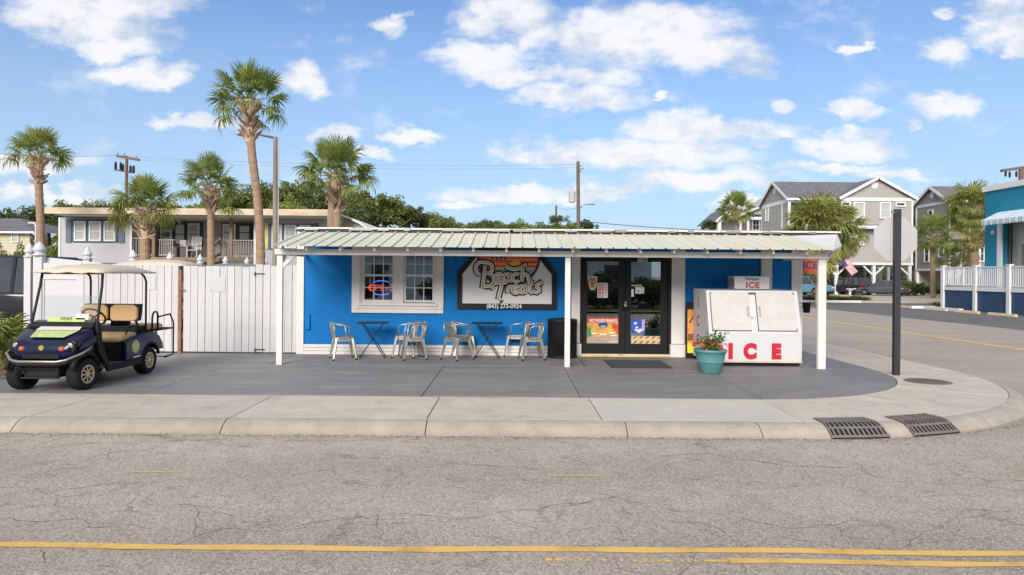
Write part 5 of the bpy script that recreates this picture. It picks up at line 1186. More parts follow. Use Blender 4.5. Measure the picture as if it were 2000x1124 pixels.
c2 = copy_tree(cart); c2.location = (XA(335, 16.2), 16.2, .06); c2.rotation_euler = (0, 0, R(0)); c2.scale = (1.15, 1.1, 1.06); c2['label'] = 'golf cart behind the gate, only its curved tan roof showing'
grey_roof = M('dark_grey_roof', (.20,.21,.23), .4)
c3 = copy_tree(cart); c3.location = (XA(480, 17.6), 17.6, .0); c3.rotation_euler = (0, 0, R(8)); c3.scale = (1.05, 1.05, 1.06); c3['label'] = 'golf cart behind the gate hinges, only its dark grey roof edge showing'
for ch in list(C.objects):
    if ch.parent is c3 and ch.name.startswith('roof') and not ch.name.startswith('roof_bar'):
        ch.data = ch.data.copy(); ch.data.materials[0] = grey_roof
# ------------------------------------------------------------------ palms
def frond_mesh(seed, mat, lf=1.0, droop=.5):
    r = random.Random(seed); m = MB(); pl = .98
    pet = [(0, 0, 0), (pl * .35, 0, .03), (pl * .7, 0, .0), (pl, 0, -.06)]
    m.tube(pet, [.022, .016, .012, .010], 4, cap=False)
    n = 26; base = Vector((pl, 0, -.06))
    for i in range(n):
        a = R(-128 + 256 * i / (n - 1) + r.uniform(-3, 3)); ln = lf * .70 * (.72 + .28 * math.cos(a * .8)) * r.uniform(.86, 1.06)
        d = Vector((math.cos(a), math.sin(a), .10 * math.cos(a))).normalized(); side = Vector((-math.sin(a), math.cos(a), r.uniform(-.3, .3))).normalized()
        w = .036; dr = droop * r.uniform(.5, 1.4)
        p0 = base + d * .02; p1 = base + d * ln * .5 + Vector((0, 0, -.05 * dr)); p2 = base + d * ln * .80 + Vector((0, 0, -.20 * dr)); p3 = base + d * ln * (.97 - .08 * dr) + Vector((0, 0, -.46 * dr))
        m.add([p0 - side * .006, p0 + side * .006, p1 + side * w * .8, p1 - side * w * .8, p2 + side * w * .5, p2 - side * w * .5, p3], [(0, 1, 2, 3), (3, 2, 4, 5), (5, 4, 6)])
    return m.mesh('frond', mat)
FR = {k: [frond_mesh(s + i * 7, m, 1, d) for i, d in enumerate((.3, .7, 1.1))] for k, m, s in (('g', frond_m, 1), ('y', frond_y, 2), ('d', frond_d, 3))}
def palm(label, path, cr, trunk_r, nf=34, seed=1, kind='g', skirt=0, boots=1., group=None, low=-40, extra=None, tr2=None):
    """path: trunk centre points from ground to crown (world). cr: crown radius in metres."""
    r = random.Random(seed); base = Vector(path[0]); t = thing('palm_tree', label, 'palm tree', base, 0, group)
    pts = [Vector(p) - base for p in path]
    # resample the trunk into rings
    segs = []; tot = sum((b - a).length for a, b in zip(pts[:-1], pts[1:])); nn = max(12, int(tot / .16))
    def at(s):
        s *= tot
        for a, b in zip(pts[:-1], pts[1:]):
            l_ = (b - a).length
            if s <= l_ + 1e-6: return a.lerp(b, s / l_)
            s -= l_
        return pts[-1]
    P = []; Q = []
    for i in range(nn + 1):
        u = i / nn; P.append(at(u)); Q.append(trunk_r * (1.12 - .16 * u + .25 * max(0, .08 - u) * 8 * .3) * (1.035 if i % 2 else .965) * r.uniform(.98, 1.02))
    MB().tube(P, Q, 12).build('trunk', bark_palm, t)
    if tr2:
        MB().tube([Vector(p) - base for p in tr2], trunk_r * .95, 12).build('trunk', bark_palm, t)
    top = pts[-1]; dirn = (pts[-1] - at(.93)).normalized(); bh = .42 * cr * boots
    bm = MB()
    for i in range(int(62 * boots)):           # criss-cross of old leaf bases
        a = r.uniform(0, 6.283); h = r.uniform(-bh * 1.55, bh * .1); rr_ = trunk_r * (1.0 + .24 * (h / bh + 1.55))
        p = top + dirn * h + Vector((math.cos(a), math.sin(a), 0)) * rr_ * .8; l_ = r.uniform(.20, .40) * cr / 1.4
        q = p + Vector((math.cos(a), math.sin(a), 0)) * l_ * .75 + Vector((0, 0, 1)) * l_ * r.uniform(.3, 1.0) + Vector((-math.sin(a), math.cos(a), 0)) * l_ * r.uniform(-.7, .7)
        bm.tube([p, q], [.045 * cr / 1.4, .022 * cr / 1.4], 4)
    bm.tube([top - dirn * bh * 1.6, top + dirn * .2], [trunk_r * 1.05, trunk_r * 1.3], 8)
    bm.build('leaf_bases', boot_m, t)['kind'] = 'stuff'
    sc_ = cr / 1.58
    for i in range(nf):
        u = (i + .5) / nf; el = 84 - (84 - low) * (u ** .85) + r.uniform(-12, 12); az = i * 137.5 + r.uniform(-14, 14)
        k = kind
        if kind == 'mix': k = 'y' if r.random() < .45 else 'g'
        if kind == 'full': k = 'g' if r.random() < .35 else 'y'
        me = FR[k][min(2, max(0, int(2.6 * u + r.uniform(-.5, .5)) + (kind == 'full')))]
        s_ = sc_ * (r.uniform(.88, 1.08) if kind != 'full' else r.uniform(.62, 1.0))
        o = inst(me, 'frond', t, top + dirn * bh * .2 * (1 - u), (R(r.uniform(-35, 35)), -R(el), R(az)), (s_, s_, s_))
    for i in range(skirt):
        me = FR['d' if r.random() < .65 else 'y'][r.randint(1, 2)]; el = r.uniform(-85, -35); s_ = sc_ * r.uniform(.75, 1.0)
        inst(me, 'dry_frond', t, top - dirn * bh * r.uniform(.0, 1.4), (R(r.uniform(-40, 40)), -R(el), R(r.uniform(0, 360))), (s_, s_, s_))
    if extra:
        for (az, el, s0, dz, kk) in extra: inst(FR[kk][1], 'frond', t, top + Vector((0, 0, dz)), (0, -R(el), R(az)), (sc_ * s0,) * 3)
    return t
def gp(px, py, Y, z=None):
    p = A(px, py, Y); return Vector((p.x, p.y, p.z if z is None else z))
GP = 'cabbage palms behind the shop and gate'
palm('tall thin cabbage palm at the far left, above the fence post', [gp(82, 500, 32, -.02), gp(79, 430, 32), gp(75, 350, 32), gp(75, 312, 32)], 1.50, .165, 26, 3, 'mix', group=GP, low=-8, boots=1.2)
palm('short bushy palm before the left end of the porch, crown over the roof', [gp(285, 520, 30, -.02), gp(283, 470, 30), gp(283, 415, 30)], 1.58, .20, 36, 4, 'mix', group=GP, low=-14, boots=1.1)
palm('medium palm in front of the porch, between the bushy one and the tallest', [gp(413, 520, 29, -.02), gp(412, 430, 29), gp(410, 372, 29)], 1.50, .145, 28, 5, 'g', group=GP, low=-16, extra=[(20, -20, 1.05, -.3, 'y'), (-10, -28, 1.0, -.35, 'g')])
palm('tallest palm with a curved leaning trunk beside the lamp pole', [gp(512, 540, 26, -.02), gp(508, 450, 26), gp(502, 380, 26), gp(493, 310, 26), gp(488, 255, 26), gp(487, 206, 26)], 1.55, .155, 34, 6, 'g', group=GP, low=-16, boots=1.35, extra=[(2, -34, .68, -.30, 'g')])
palm('stout double trunked palm rising behind the shop roof', [gp(659, 560, 26, -.02), gp(658, 430, 26), gp(656, 350, 26)], 1.58, .165, 40, 7, 'g', group=GP, low=-18, boots=1.2, tr2=[gp(648, 560, 26, -.02), gp(647, 430, 26), gp(651, 372, 26)])
GR = 'palms among the houses on the right'
palm('small dark palm in front of the pale far house right of centre', [gp(1439, 520, 60, 0), gp(1438, 440, 60), gp(1437, 412, 60)], 1.75, .19, 46, 8, 'g', group=GR, low=-35, boots=.8)
palm('huge bushy palm with hanging dry fronds behind the right end of the canopy', [gp(1598, 590, 46, -.14), gp(1599, 520, 46), gp(1600, 450, 46)], 2.75, .18, 150, 9, 'full', skirt=26, group=GR, low=-78, boots=.8)
palm('shaggy palm just right of the huge one, its brown skirt hanging beside the canopy end', [gp(1608, 578, 48, 0), gp(1610, 530, 48), gp(1632, 480, 48), gp(1652, 452, 48)], 1.85, .17, 40, 10, 'full', skirt=34, group=GR, low=-60, boots=.7)
palm('slim palm in front of the second stilt house, right of the stop sign', [gp(1822, 576, 60, 0), gp(1822, 500, 60), gp(1823, 462, 60)], 1.9, .19, 46, 11, 'g', group=GR, low=-40, boots=.8)
palm('big yellow green palm left of the teal building', [gp(1904, 560, 50, 0), gp(1903, 500, 50), gp(1898, 412, 50)], 2.3, .27, 95, 12, 'full', skirt=26, group=GR, low=-50, boots=.8)
palm('young low palm behind the end of the white railing', [gp(1862, 570, 56, 0), gp(1863, 510, 56)], 1.5, .12, 22, 13, 'mix', group=GR, low=-15, boots=.6)
palm('low pale palm between the young palm and the teal building', [gp(1893, 570, 54, 0), gp(1892, 516, 54)], 1.2, .12, 18, 14, 'y', group=GR, low=-10, boots=.6)
# palmetto at the left edge in the foreground
def palmetto(label, loc, n, s0, seed, kinds='gyd'):
    r = random.Random(seed); t = thing('palmetto_shrub', label, 'palmetto', loc)
    MB().lathe([(.12, 0), (.10, .25), (.05, .32), (0, .33)], n=8).build('stump', boot_m, t)
    for i in range(n):
        k = kinds[0] if r.random() < .55 else r.choice(kinds); el = r.uniform(5, 85); az = r.uniform(0, 360)
        inst(FR[k][r.randint(0, 1)], 'frond', t, (0, 0, .22), (R(r.uniform(-40, 40)), -R(el), R(az)), (s0 * r.uniform(.8, 1.1),) * 3)
    return t
palmetto('spiky palmetto at the left edge beside the golf cart, green with straw tips', (-8.95, 11.2, .01), 26, .72, 21)
palmetto('dry straw coloured palmetto clump behind the one at the left edge', (-9.9, 12.6, .01), 18, .62, 22, 'dyg')

# ------------------------------------------------------------------ broadleaf trees
def crown_mesh(seed, mat, nleaf=5200, clumps=46, size=.055):
    r = random.Random(seed); vs = []; fs = []; cl = []
    for i in range(clumps):
        d = Vector((r.gauss(0, 1), r.gauss(0, 1), r.gauss(.15, .8))).normalized(); rad = r.uniform(.45, .98)
        cl.append((Vector((d.x * rad, d.y * rad, d.z * rad * .72)), r.uniform(.14, .30)))
    for i in range(nleaf):
        c_, cr_ = cl[i % clumps]; d = Vector((r.gauss(0, 1), r.gauss(0, 1), r.gauss(0, .8))).normalized() * cr_ * (r.random() ** .4)
        p = c_ + d; s_ = size * r.uniform(.5, 1.15)
        e1 = (Vector((r.gauss(0, 1), r.gauss(0, 1), r.gauss(0, 1)))).normalized(); e2 = e1.cross(Vector((r.gauss(0, 1), r.gauss(0, 1), r.gauss(0, 1)))).normalized()
        b = len(vs); vs += [tuple(p - e1 * s_), tuple(p - e2 * s_ * .6), tuple(p + e1 * s_), tuple(p + e2 * s_ * .6)]; fs.append((b, b + 1, b + 2, b + 3))
    # dark inner mass of leaf sprays so that gaps only open near the edge
    for i in range(nleaf // 5):
        d = Vector((r.gauss(0, 1), r.gauss(0, 1), r.gauss(0, .8))).normalized() * r.uniform(.1, .7); d.z *= .7; s_ = size * 2.0
        e1 = Vector((r.gauss(0, 1), r.gauss(0, 1), r.gauss(0, 1))).normalized(); e2 = e1.cross(Vector((r.gauss(0, 1), r.gauss(0, 1), r.gauss(0, 1)))).normalized()
        b = len(vs); vs += [tuple(d - e1 * s_), tuple(d - e2 * s_ * .6), tuple(d + e1 * s_), tuple(d + e2 * s_ * .6)]; fs.append((b, b + 1, b + 2, b + 3))
    me = bpy.data.meshes.new('crown'); me.from_pydata(vs, [], fs); me.materials.append(mat); return me
CM = {'o': [crown_mesh(31 + i, leaf_oak) for i in range(3)], 'd': [crown_mesh(41 + i, leaf_dark, 4200, 34) for i in range(2)], 'l': [crown_mesh(51, leaf_lime)], 's': [crown_mesh(61, leaf_dark, 1500, 22, .05)]}
tmesh = MB(); tmesh.tube([(0, 0, 0), (.02, 0, .3), (-.02, .01, .62), (0, 0, .9)], [.05, .038, .03, .012], 8)
for a in range(0, 360, 60): tmesh.tube([(0, 0, .35 + a * .0008), (.12 * math.cos(R(a)), .12 * math.sin(R(a)), .55 + a * .0004), (.32 * math.cos(R(a)), .32 * math.sin(R(a)), .78)], [.022, .014, .006], 5)
tmesh = tmesh.mesh('trunk', bark)
def tree(name, label, px, ytop, Y, r_px, kind='o', seed=0, group=None, gz=0., squash=1.):
    p = A(px, ytop, Y); rad = r_px * Y / F; rad_z = rad * .95 * squash; t = thing(name, label, 'tree', (p.x, Y, gz), 0, group)
    h = p.z - gz; r = random.Random(seed + int(px)); cz = max(h - rad_z * .74, rad_z * .3)
    inst(tmesh, 'trunk', t, (0, 0, 0), (0, 0, r.uniform(0, 6)), (h, h, h * .95))
    inst(r.choice(CM[kind]), 'crown', t, (0, 0, cz), (0, 0, r.uniform(0, 6.28)), (rad, rad, rad_z))
    return t
GT = 'trees in the band behind the buildings on the left'
TL = [
 ('pine_tree', 'sparse dark tree at the far left edge, behind the grey roofed house', 15, 398, 78, 32, 's', 1.3),
 ('pine_tree', 'sparse dark tree left of the tall thin palm', 52, 404, 76, 30, 's', 1.3),
 ('oak_tree', 'dark oak filling the gap between the thin palm and the porch house', 96, 396, 62, 48, 'd', 1.),
 ('oak_tree', 'low tree crown over the left end of the flat roof', 150, 389, 64, 52, 'o', 1.),
 ('oak_tree', 'low crown over the flat roof, left of the bushy palm', 208, 391, 66, 46, 'o', 1.),
 ('oak_tree', 'tree crown directly behind the bushy palm', 262, 392, 68, 50, 'd', 1.),
 ('oak_tree', 'tree crown between the bushy palm and the medium palm', 335, 389, 66, 52, 'o', 1.),
 ('oak_tree', 'pale green crown just right of the medium palm', 392, 392, 58, 38, 'l', 1.),
 ('oak_tree', 'rising oak crown left of the tallest palm', 452, 372, 62, 52, 'o', 1.),
 ('oak_tree', 'big oak crown right behind the tallest palm and lamp pole', 512, 358, 64, 62, 'o', 1.),
 ('oak_tree', 'highest oak crown, between the lamp pole and the double palm', 575, 348, 66, 60, 'o', 1.),
 ('oak_tree', 'lighter crown low in front of the highest oak', 560, 385, 58, 50, 'l', 1.),
 ('oak_tree', 'oak crown directly behind the double trunked palm', 640, 364, 64, 58, 'd', 1.),
 ('oak_tree', 'broad oak crown right of the double trunked palm', 705, 366, 62, 60, 'o', 1.),
 ('oak_tree', 'oak crown on the falling slope of the tree line', 752, 378, 64, 52, 'o', 1.),
 ('oak_tree', 'dark oak low over the left part of the canopy roof', 700, 395, 56, 55, 'd', 1.),
 ('oak_tree', 'small dark crown near the lower end of the tree slope', 800, 398, 66, 38, 'd', 1.),
 ('oak_tree', 'tree crown at the foot of the slope, right of the falling edge', 842, 412, 68, 34, 'o', 1.),
 ('oak_tree', 'light green low crown above the roof, right of the slope', 888, 428, 70, 36, 'l', 1.),
 ('oak_tree', 'dark little crown above the shop sign', 960, 426, 90, 28, 'd', 1.),
 ('oak_tree', 'low light green crown left of the thin far pole', 1022, 430, 92, 34, 'l', .9),
 ('oak_tree', 'low hedge-like crown between the slope and the little dark crown', 925, 431, 74, 34, 'o', .8),
 ('oak_tree', 'low soft crown just right of the little dark crown', 990, 433, 80, 32, 'o', .8),
 ('oak_tree', 'low pale crown between the thin far pole and the transformer pole', 1110, 434, 88, 30, 'l', .8),
 ('oak_tree', 'low crown filling the foot of the tree slope', 868, 424, 64, 36, 'o', .9),
 ('pine_tree', 'small umbrella shaped tree by the thin far pole', 1090, 416, 95, 24, 's', .8),
 ('oak_tree', 'low green crown left of the transformer pole', 1070, 432, 85, 38, 'o', .9),
 ('oak_tree', 'dark low crown right of the transformer pole', 1144, 428, 90, 24, 'd', .8),
 ('oak_tree', 'distant bush crown at the left of the pale far house', 1390, 428, 100, 20, 'd', .9),
 ('oak_tree', 'tall dark tree in the gap between the two stilt houses', 1786, 396, 90, 30, 'd', 1.3),
 ('oak_tree', 'dark undergrowth tree under the gap between the stilt houses', 1779, 470, 84, 34, 'd', 1.3),
]
for i, (nm, lb, px, yt, Y, rp, k, sq) in enumerate(TL): tree(nm, lb, px, yt, Y, rp, k, i, GT if px < 1200 else 'dark trees by the far houses', squash=sq)
# continuous low scrub behind everything so the horizon reads as woodland
m = MB(); rr = random.Random(77)
for i in range(16000):
    x = rr.uniform(-150, 150); y = rr.uniform(100, 125); z = abs(rr.gauss(0, 2.4)) + .2; 
    if x > 22 : z *= 1.0
    s_ = rr.uniform(.35, .8); e1 = Vector((rr.gauss(0, 1), rr.gauss(0, 1), rr.gauss(0, 1))).normalized() * s_; e2 = e1.cross(Vector((rr.gauss(0, 1), rr.gauss(0, 1), rr.gauss(0, 1)))).normalized() * s_ * .7
    p = Vector((x, y, z)); m.add([p - e1, p - e2, p + e1, p + e2], [(0, 1, 2, 3)])
tag(m.build('distant_scrub', leaf_dark), 'far belt of dark scrub along the horizon', 'scrub', kind='stuff')
# bare twigs above the yellow green palm
p = A(1905, 400, 56); t = thing('bare_tree', 'leafless twiggy tree standing up behind the yellow green palm', 'tree', (p.x, 56, 0))
m = MB(); rr = random.Random(6); top = A(1905, 420, 56).z
m.tube([(0, 0, 0), (.1, 0, top * .6), (0, 0, top)], [.16, .12, .08], 7)
def twig(p, d, l_, r_, dep):
    q = p + d * l_; m.tube([p, (p + q) / 2 + Vector((rr.uniform(-.1, .1), 0, rr.uniform(-.1, .1))) * l_, q], [r_, r_ * .8, r_ * .6], 4)
    if dep:
        for _ in range(3): twig(q, (d + Vector((rr.uniform(-.8, .8), rr.uniform(-.6, .6), rr.uniform(-.35, .6)))).normalized(), l_ * .66, r_ * .62, dep - 1)
for a in (-70, -45, -15, 15, 40, 62): twig(Vector((0, 0, top)), Vector((math.sin(R(a)), 0, math.cos(R(a)))), 1.3, .04, 3)
m.build('branches', M('grey_twigs', (.20,.17,.16), .9), t)
# shrubs
def shrub(label, px, py_top, Y, w_px, h, kind='l', name='shrub', cat='shrub', gz=0., grp=None, squash=1.):
    p = A(px, py_top, Y); t = thing(name, label, cat, (p.x, Y, gz), 0, grp); rad = w_px * Y / F / 2; r = random.Random(int(px))
    hh = max(p.z - gz, .3) if h is None else h
    inst(r.choice(CM[kind]), 'foliage', t, (0, 0, hh * .45), (0, 0, r.uniform(0, 6)), (rad * 1.05, rad * .9, hh * .72)); return t
for i, (px, yt, Y, w, k, lb) in enumerate(((-10, 474, 44, 60, 'l', 'leafy yellow green hedge bush at the left edge below the cream house'), (30, 476, 44, 60, 'l', 'leafy hedge bush in front of the cream house wall'), (98, 462, 42, 60, 'l', 'light hedge bush between the tall thin palm and the porch house'), (62, 470, 46, 50, 'o', 'darker hedge bush behind the foot of the tall thin palm'))):
    shrub(lb, px, yt, Y, w, None, k, grp='hedge bushes at the left')
for (px, yt, Y, w, k, lb) in ((1800, 552, 66, 55, 'd', 'dark foundation shrub left of the slim palm'), (1846, 550, 66, 50, 'd', 'dark foundation shrub right of the slim palm'), (1775, 547, 68, 40, 'o', 'brownish shrub below the gap between the stilt houses'), (1895, 520, 58, 50, 'l', 'tall pale shrub behind the middle of the white railing'), (1870, 540, 60, 50, 'o', 'green shrub behind the start of the white railing'), (1838, 588, 45, 38, 'l', 'low grassy shrub in the kerbed corner beside the ramp')):
    shrub(lb, px, yt, Y, w, None, k, gz=0 if px != 1838 else -.1, grp='shrubs by the right hand houses')

# ------------------------------------------------------------------ house building helpers
def siding(mb, p0, p1, z0, z1, step=.16, gable=None, out=.025, mi=0):
    """clapboards from p0 to p1 (outside on the right of p0->p1); gable=(z_eave, z_peak, mid fraction)"""
    p0, p1 = Vector((p0[0], p0[1], 0)), Vector((p1[0], p1[1], 0)); d = (p1 - p0); nrm = Vector((d.y, -d.x, 0)).normalized()
    z = z0
    while z < z1 - 1e-3:
        zb = min(z + step, z1)
        def ends(zz):
            if gable and zz > gable[0]:
                k = min(1, (zz - gable[0]) / (gable[1] - gable[0])); return gable[2] * k, 1 - (1 - gable[2]) * k
            return 0, 1
        a0, a1 = ends(z); b0, b1 = ends(zb)
        q = [p0 + d * a0 + nrm * out + Vector((0, 0, z)), p0 + d * a1 + nrm * out + Vector((0, 0, z)), p0 + d * b1 + nrm * .004 + Vector((0, 0, zb)), p0 + d * b0 + nrm * .004 + Vector((0, 0, zb))]
        u = [p0 + d * a0 + Vector((0, 0, z)), p0 + d * a1 + Vector((0, 0, z))]
        mb.add(q + u, [(0, 1, 2, 3), (4, 5, 1, 0)], mi); z = zb
    return mb
def hwin(parent, c, w, h, frame, pane, face='y', sash=True, out=.07, mull=0, name='window'):
    """window centred at c=(x, y, z) on a wall facing -Y ('y') or -X ('x')"""
    t_ = .13 * min(1, w); f = MB(); x, y, z = c
    def bx(m, a0, a1, b0, b1, d0, d1):
        return m.box(x + a0, x + a1, y - d1, y - d0, z + b0, z + b1) if face == 'y' else m.box(x - d1, x - d0, y + a0, y + a1, z + b0, z + b1)
    bx(f, -w/2, -w/2 + t_, -h/2, h/2, 0, out); bx(f, w/2 - t_, w/2, -h/2, h/2, 0, out); bx(f, -w/2 + t_, w/2 - t_, h/2 - t_, h/2, 0, out); bx(f, -w/2 + t_, w/2 - t_, -h/2, -h/2 + t_, 0, out)
    if sash: bx(f, -w/2 + t_, w/2 - t_, -.025, .025, 0, out - .02)
    for k in range(mull): xm = -w/2 + t_ + (w - 2*t_) * (k + 1) / (mull + 1); bx(f, xm - .02, xm + .02, -h/2 + t_, h/2 - t_, 0, out - .022)
    o = f.build(name, frame, parent, world=True); g = MB(); bx(g, -w/2 + t_, w/2 - t_, -h/2 + t_, h/2 - t_, .005, .02); g.build('pane', pane, o, world=True); return o
siding_w = M('pale_grey_siding', (.44,.44,.475), .6, var=.03)
siding_g = M('taupe_grey_siding', (.36,.34,.315), .6, var=.04)
siding_g2 = M('grey_brown_siding', (.30,.285,.265), .6, var=.04)
trim_w = M('house_white_trim', (.70,.70,.70), .5, var=.02)
shingle = M('grey_shingle', (.135,.13,.14), .85, var=.25, scale=1.5, dirt=(.20,.19,.20), dscale=6, damt=.5, bump=.4, bscale=12)
blue_trim = M('blue_window_trim', (.02,.085,.20), .5, var=.1)
navy_trim = M('navy_window_trim', (.012,.03,.07), .5, var=.1)
shutter_m = M('grey_blue_shutter', (.13,.15,.22), .6, var=.1)
rustcream = M('rust_stained_fascia', (.60,.50,.36), .7, var=.12, scale=1.2, dirt=(.42,.22,.08), dscale=1.5, damt=.7, stretch=(1,1,3))

# ------------------------------------------------------------------ long porch house on the left
HY_ = 36.0
h = thing('porch_house', 'long low pale house with a raised porch and rust stained flat roof behind the gate', 'house', (A(300, 500, HY_).x, HY_, 0))
def HX(px, Y=HY_): return XA(px, Y, 460)
def HZ(py, Y=HY_, px=350): return ZA(px, py, Y)
rz0, rz1 = HZ(427), HZ(413)
fl = HZ(504, 37.5); 
# left room
w = MB(); siding(w, (HX(116), HY_), (HX(258), HY_), 0, rz0, .115); siding(w, (HX(116), 44), (HX(116), HY_), 0, rz0, .115); w.add([(HX(258), HY_, 0), (HX(258), 38.5, 0), (HX(258), 38.5, rz0), (HX(258), HY_, rz0)], [(0,1,2,3)])
w.build('wall', siding_w, h, world=True)
for px in (117, 256.5): MB().box(HX(px) - .05, HX(px) + .05, HY_ - .045, HY_ - .027, 0, rz0).build('corner_trim', trim_w, h, world=True)
# porch back wall, right wing
BYY = 38.0
w = MB(); siding(w, (HX(258, BYY), BYY), (HX(500, BYY), BYY), fl, HZ(424, BYY), .115); w.build('wall', M('porch_grey_siding', (.36,.35,.36), .6, var=.05), h, world=True)
w = MB(); siding(w, (HX(497), HY_), (HX(640), HY_), 0, rz0, .115); w.build('wall', siding_w, h, world=True)
MB().box(HX(497) - .02, HX(506), HY_ - .05, HY_ - .027, 0, rz0).build('corner_trim', trim_w, h, world=True)
MB().box(HX(258), HX(497), HY_ + .0, BYY - .03, fl - .16, fl).build('porch_floor', brown_wood, h, world=True)
# flat roof
m = MB(); m.box(HX(85, 34.6), HX(640, 34.6), 34.6, 46, rz1 - .06, rz1 + .02); m.build('roof', M('pale_roof', (.62,.60,.54), .7), h, world=True)
MB().box(HX(85, 34.58), HX(640, 34.58), 34.56, 34.598, rz1 - .30, rz1 + .0).build('fascia', rustcream, h, world=True)
MB().box(HX(110, 34.9), HX(640, 34.9), 34.7, 38, rz1 - .34, rz1 - .31).build('soffit', trim_w, h, world=True)
# windows: triple, shutters
wy = HY_ - .03
MB().box(HX(143), HX(231), wy - .05, wy, HZ(475), HZ(430)).build('window_surround', blue_trim, h, world=True)
for a, b in ((147, 170), (176, 200), (205, 228)): hwin(h, ((HX(a) + HX(b)) / 2, wy - .052, (HZ(434) + HZ(473)) / 2), HX(b) - HX(a), HZ(434) - HZ(473), trim_w, blindglass, out=.05)
for a, b in ((130, 141), (233, 244)):
    o = MB().box(HX(a), HX(b), wy - .04, wy, HZ(476), HZ(430)).build('shutter', shutter_m, h, world=True)
    m = MB()
    for i in range(12): z = HZ(475) + (HZ(431) - HZ(475)) * (i + .3) / 12; m.box(HX(a) + .04, HX(b) - .04, wy - .052, wy - .041, z, z + .06)
    m.build('louvres', shutter_m, o, world=True)
# porch windows
by = BYY - .03
for (a, b, c_, d_, cols) in ((311, 396, 434, 481, 3), (433, 496, 435, 472, 2)):
    MB().box(HX(a, by), HX(b, by), by - .05, by, HZ(d_, by), HZ(c_, by)).build('window_surround', navy_trim, h, world=True)
    ww = (b - a - 4) / cols
    for k in range(cols): x0 = a + 3 + ww * k; hwin(h, ((HX(x0, by) + HX(x0 + ww - 4, by)) / 2, by - .052, (HZ(c_ + 2.5, by) + HZ(d_ - 1.5, by)) / 2), HX(x0 + ww - 4, by) - HX(x0, by), HZ(c_ + 2.5, by) - HZ(d_ - 1.5, by), trim_w if k != 1 else navy_trim, blindglass, out=.04)
MB().box(HX(274, by), HX(294, by), by - .04, by, fl, HZ(434, by)).build('screen_door', navy_trim, h, world=True)
MB().lathe([(.10, 0), (.15, 0), (.15, .04), (.10, .04)], (HX(329, by), by - .12, HZ(459, by)), 16, 'y').build('door_wreath', shutter_m, h, world=True)
# right wing windows
MB().box(HX(527), HX(612), wy - .05, wy, HZ(486), HZ(436)).build('window_surround', blue_trim, h, world=True)
for a, b in ((532, 552), (557, 580), (585, 607)): hwin(h, ((HX(a) + HX(b)) / 2, wy - .052, (HZ(438) + HZ(484)) / 2), HX(b) - HX(a), HZ(438) - HZ(484), trim_w, blindglass, out=.05)
MB().box(HX(519), HX(525), wy - .06, wy, HZ(486), HZ(434)).build('yellow_panel', M('yellow_panel', (.62,.50,.18), .6), h, world=True); MB().box(HX(612.5), HX(622), wy - .05, wy, HZ(486), HZ(434)).build('shutter', shutter_m, h, world=True)
# porch posts, railings, steps
for px in (301, 452): MB().box(HX(px, 36.1) - .08, HX(px, 36.1) + .08, 36.02, 36.18, 0, rz0 + .1).build('porch_post', brown_wood, h, world=True)
grey_wood = M('grey_rail_wood', (.36,.32,.29), .85, var=.15)
bal = MB().box(-.02, .02, -.02, .02, 0, 1).mesh('baluster', grey_wood)
def railing(px0, px1, ytop, ybot, Y, step_px, parent=h, mat=grey_wood, mesh_=None):
    z0, z1 = HZ(ybot, Y), HZ(ytop, Y); x0, x1 = HX(px0, Y), HX(px1, Y)
    MB().box(x0, x1, Y - .04, Y + .04, z1 - .06, z1).build('handrail', mat, parent, world=True); MB().box(x0, x1, Y - .03, Y + .03, z0, z0 + .07).build('bottom_rail', mat, parent, world=True)
    x = x0 + .06; st_ = step_px * Y / F; L0 = rootloc(parent)
    while x < x1 - .03: inst(mesh_ or bal, 'baluster', parent, Vector((x, Y, z0 + .07)) - L0, (0, 0, 0), (1, 1, z1 - z0 - .13)); x += st_
railing(259, 300, 465, 500, 36.1, 5.2); railing(310, 342, 468, 500, 36.3, 4.2); railing(454, 496, 468, 501, 36.1, 5.0); railing(430, 450, 471, 500, 36.5, 5)
m = MB(); m.bar((HX(416, 35.2), 35.2, HZ(482, 35.2)), (HX(430, 36.2), 36.2, HZ(468, 36.2)), .08, .14).bar((HX(414, 35.2), 35.2, HZ(505, 35.2)), (HX(430, 36.2), 36.2, HZ(494, 36.2)), .08, .14).box(HX(429, 36.1), HX(432, 36.1), 36.05, 36.15, HZ(500, 36.1), HZ(464, 36.1)); m.build('stair_rail', brown_wood, h, world=True)
for i in range(6): MB().box(HX(345, 35.6), HX(425, 35.6), 34.4 + i * .26, 34.7 + i * .26, fl - 1.2 + i * .2 - .05, fl - 1.2 + i * .2).build('step', brown_wood, h, world=True)
MB().box(HX(258, 36.05), HX(497, 36.05), 36.0, 36.04, fl - .35, fl - .17).build('porch_skirt', brown_wood, h, world=True)
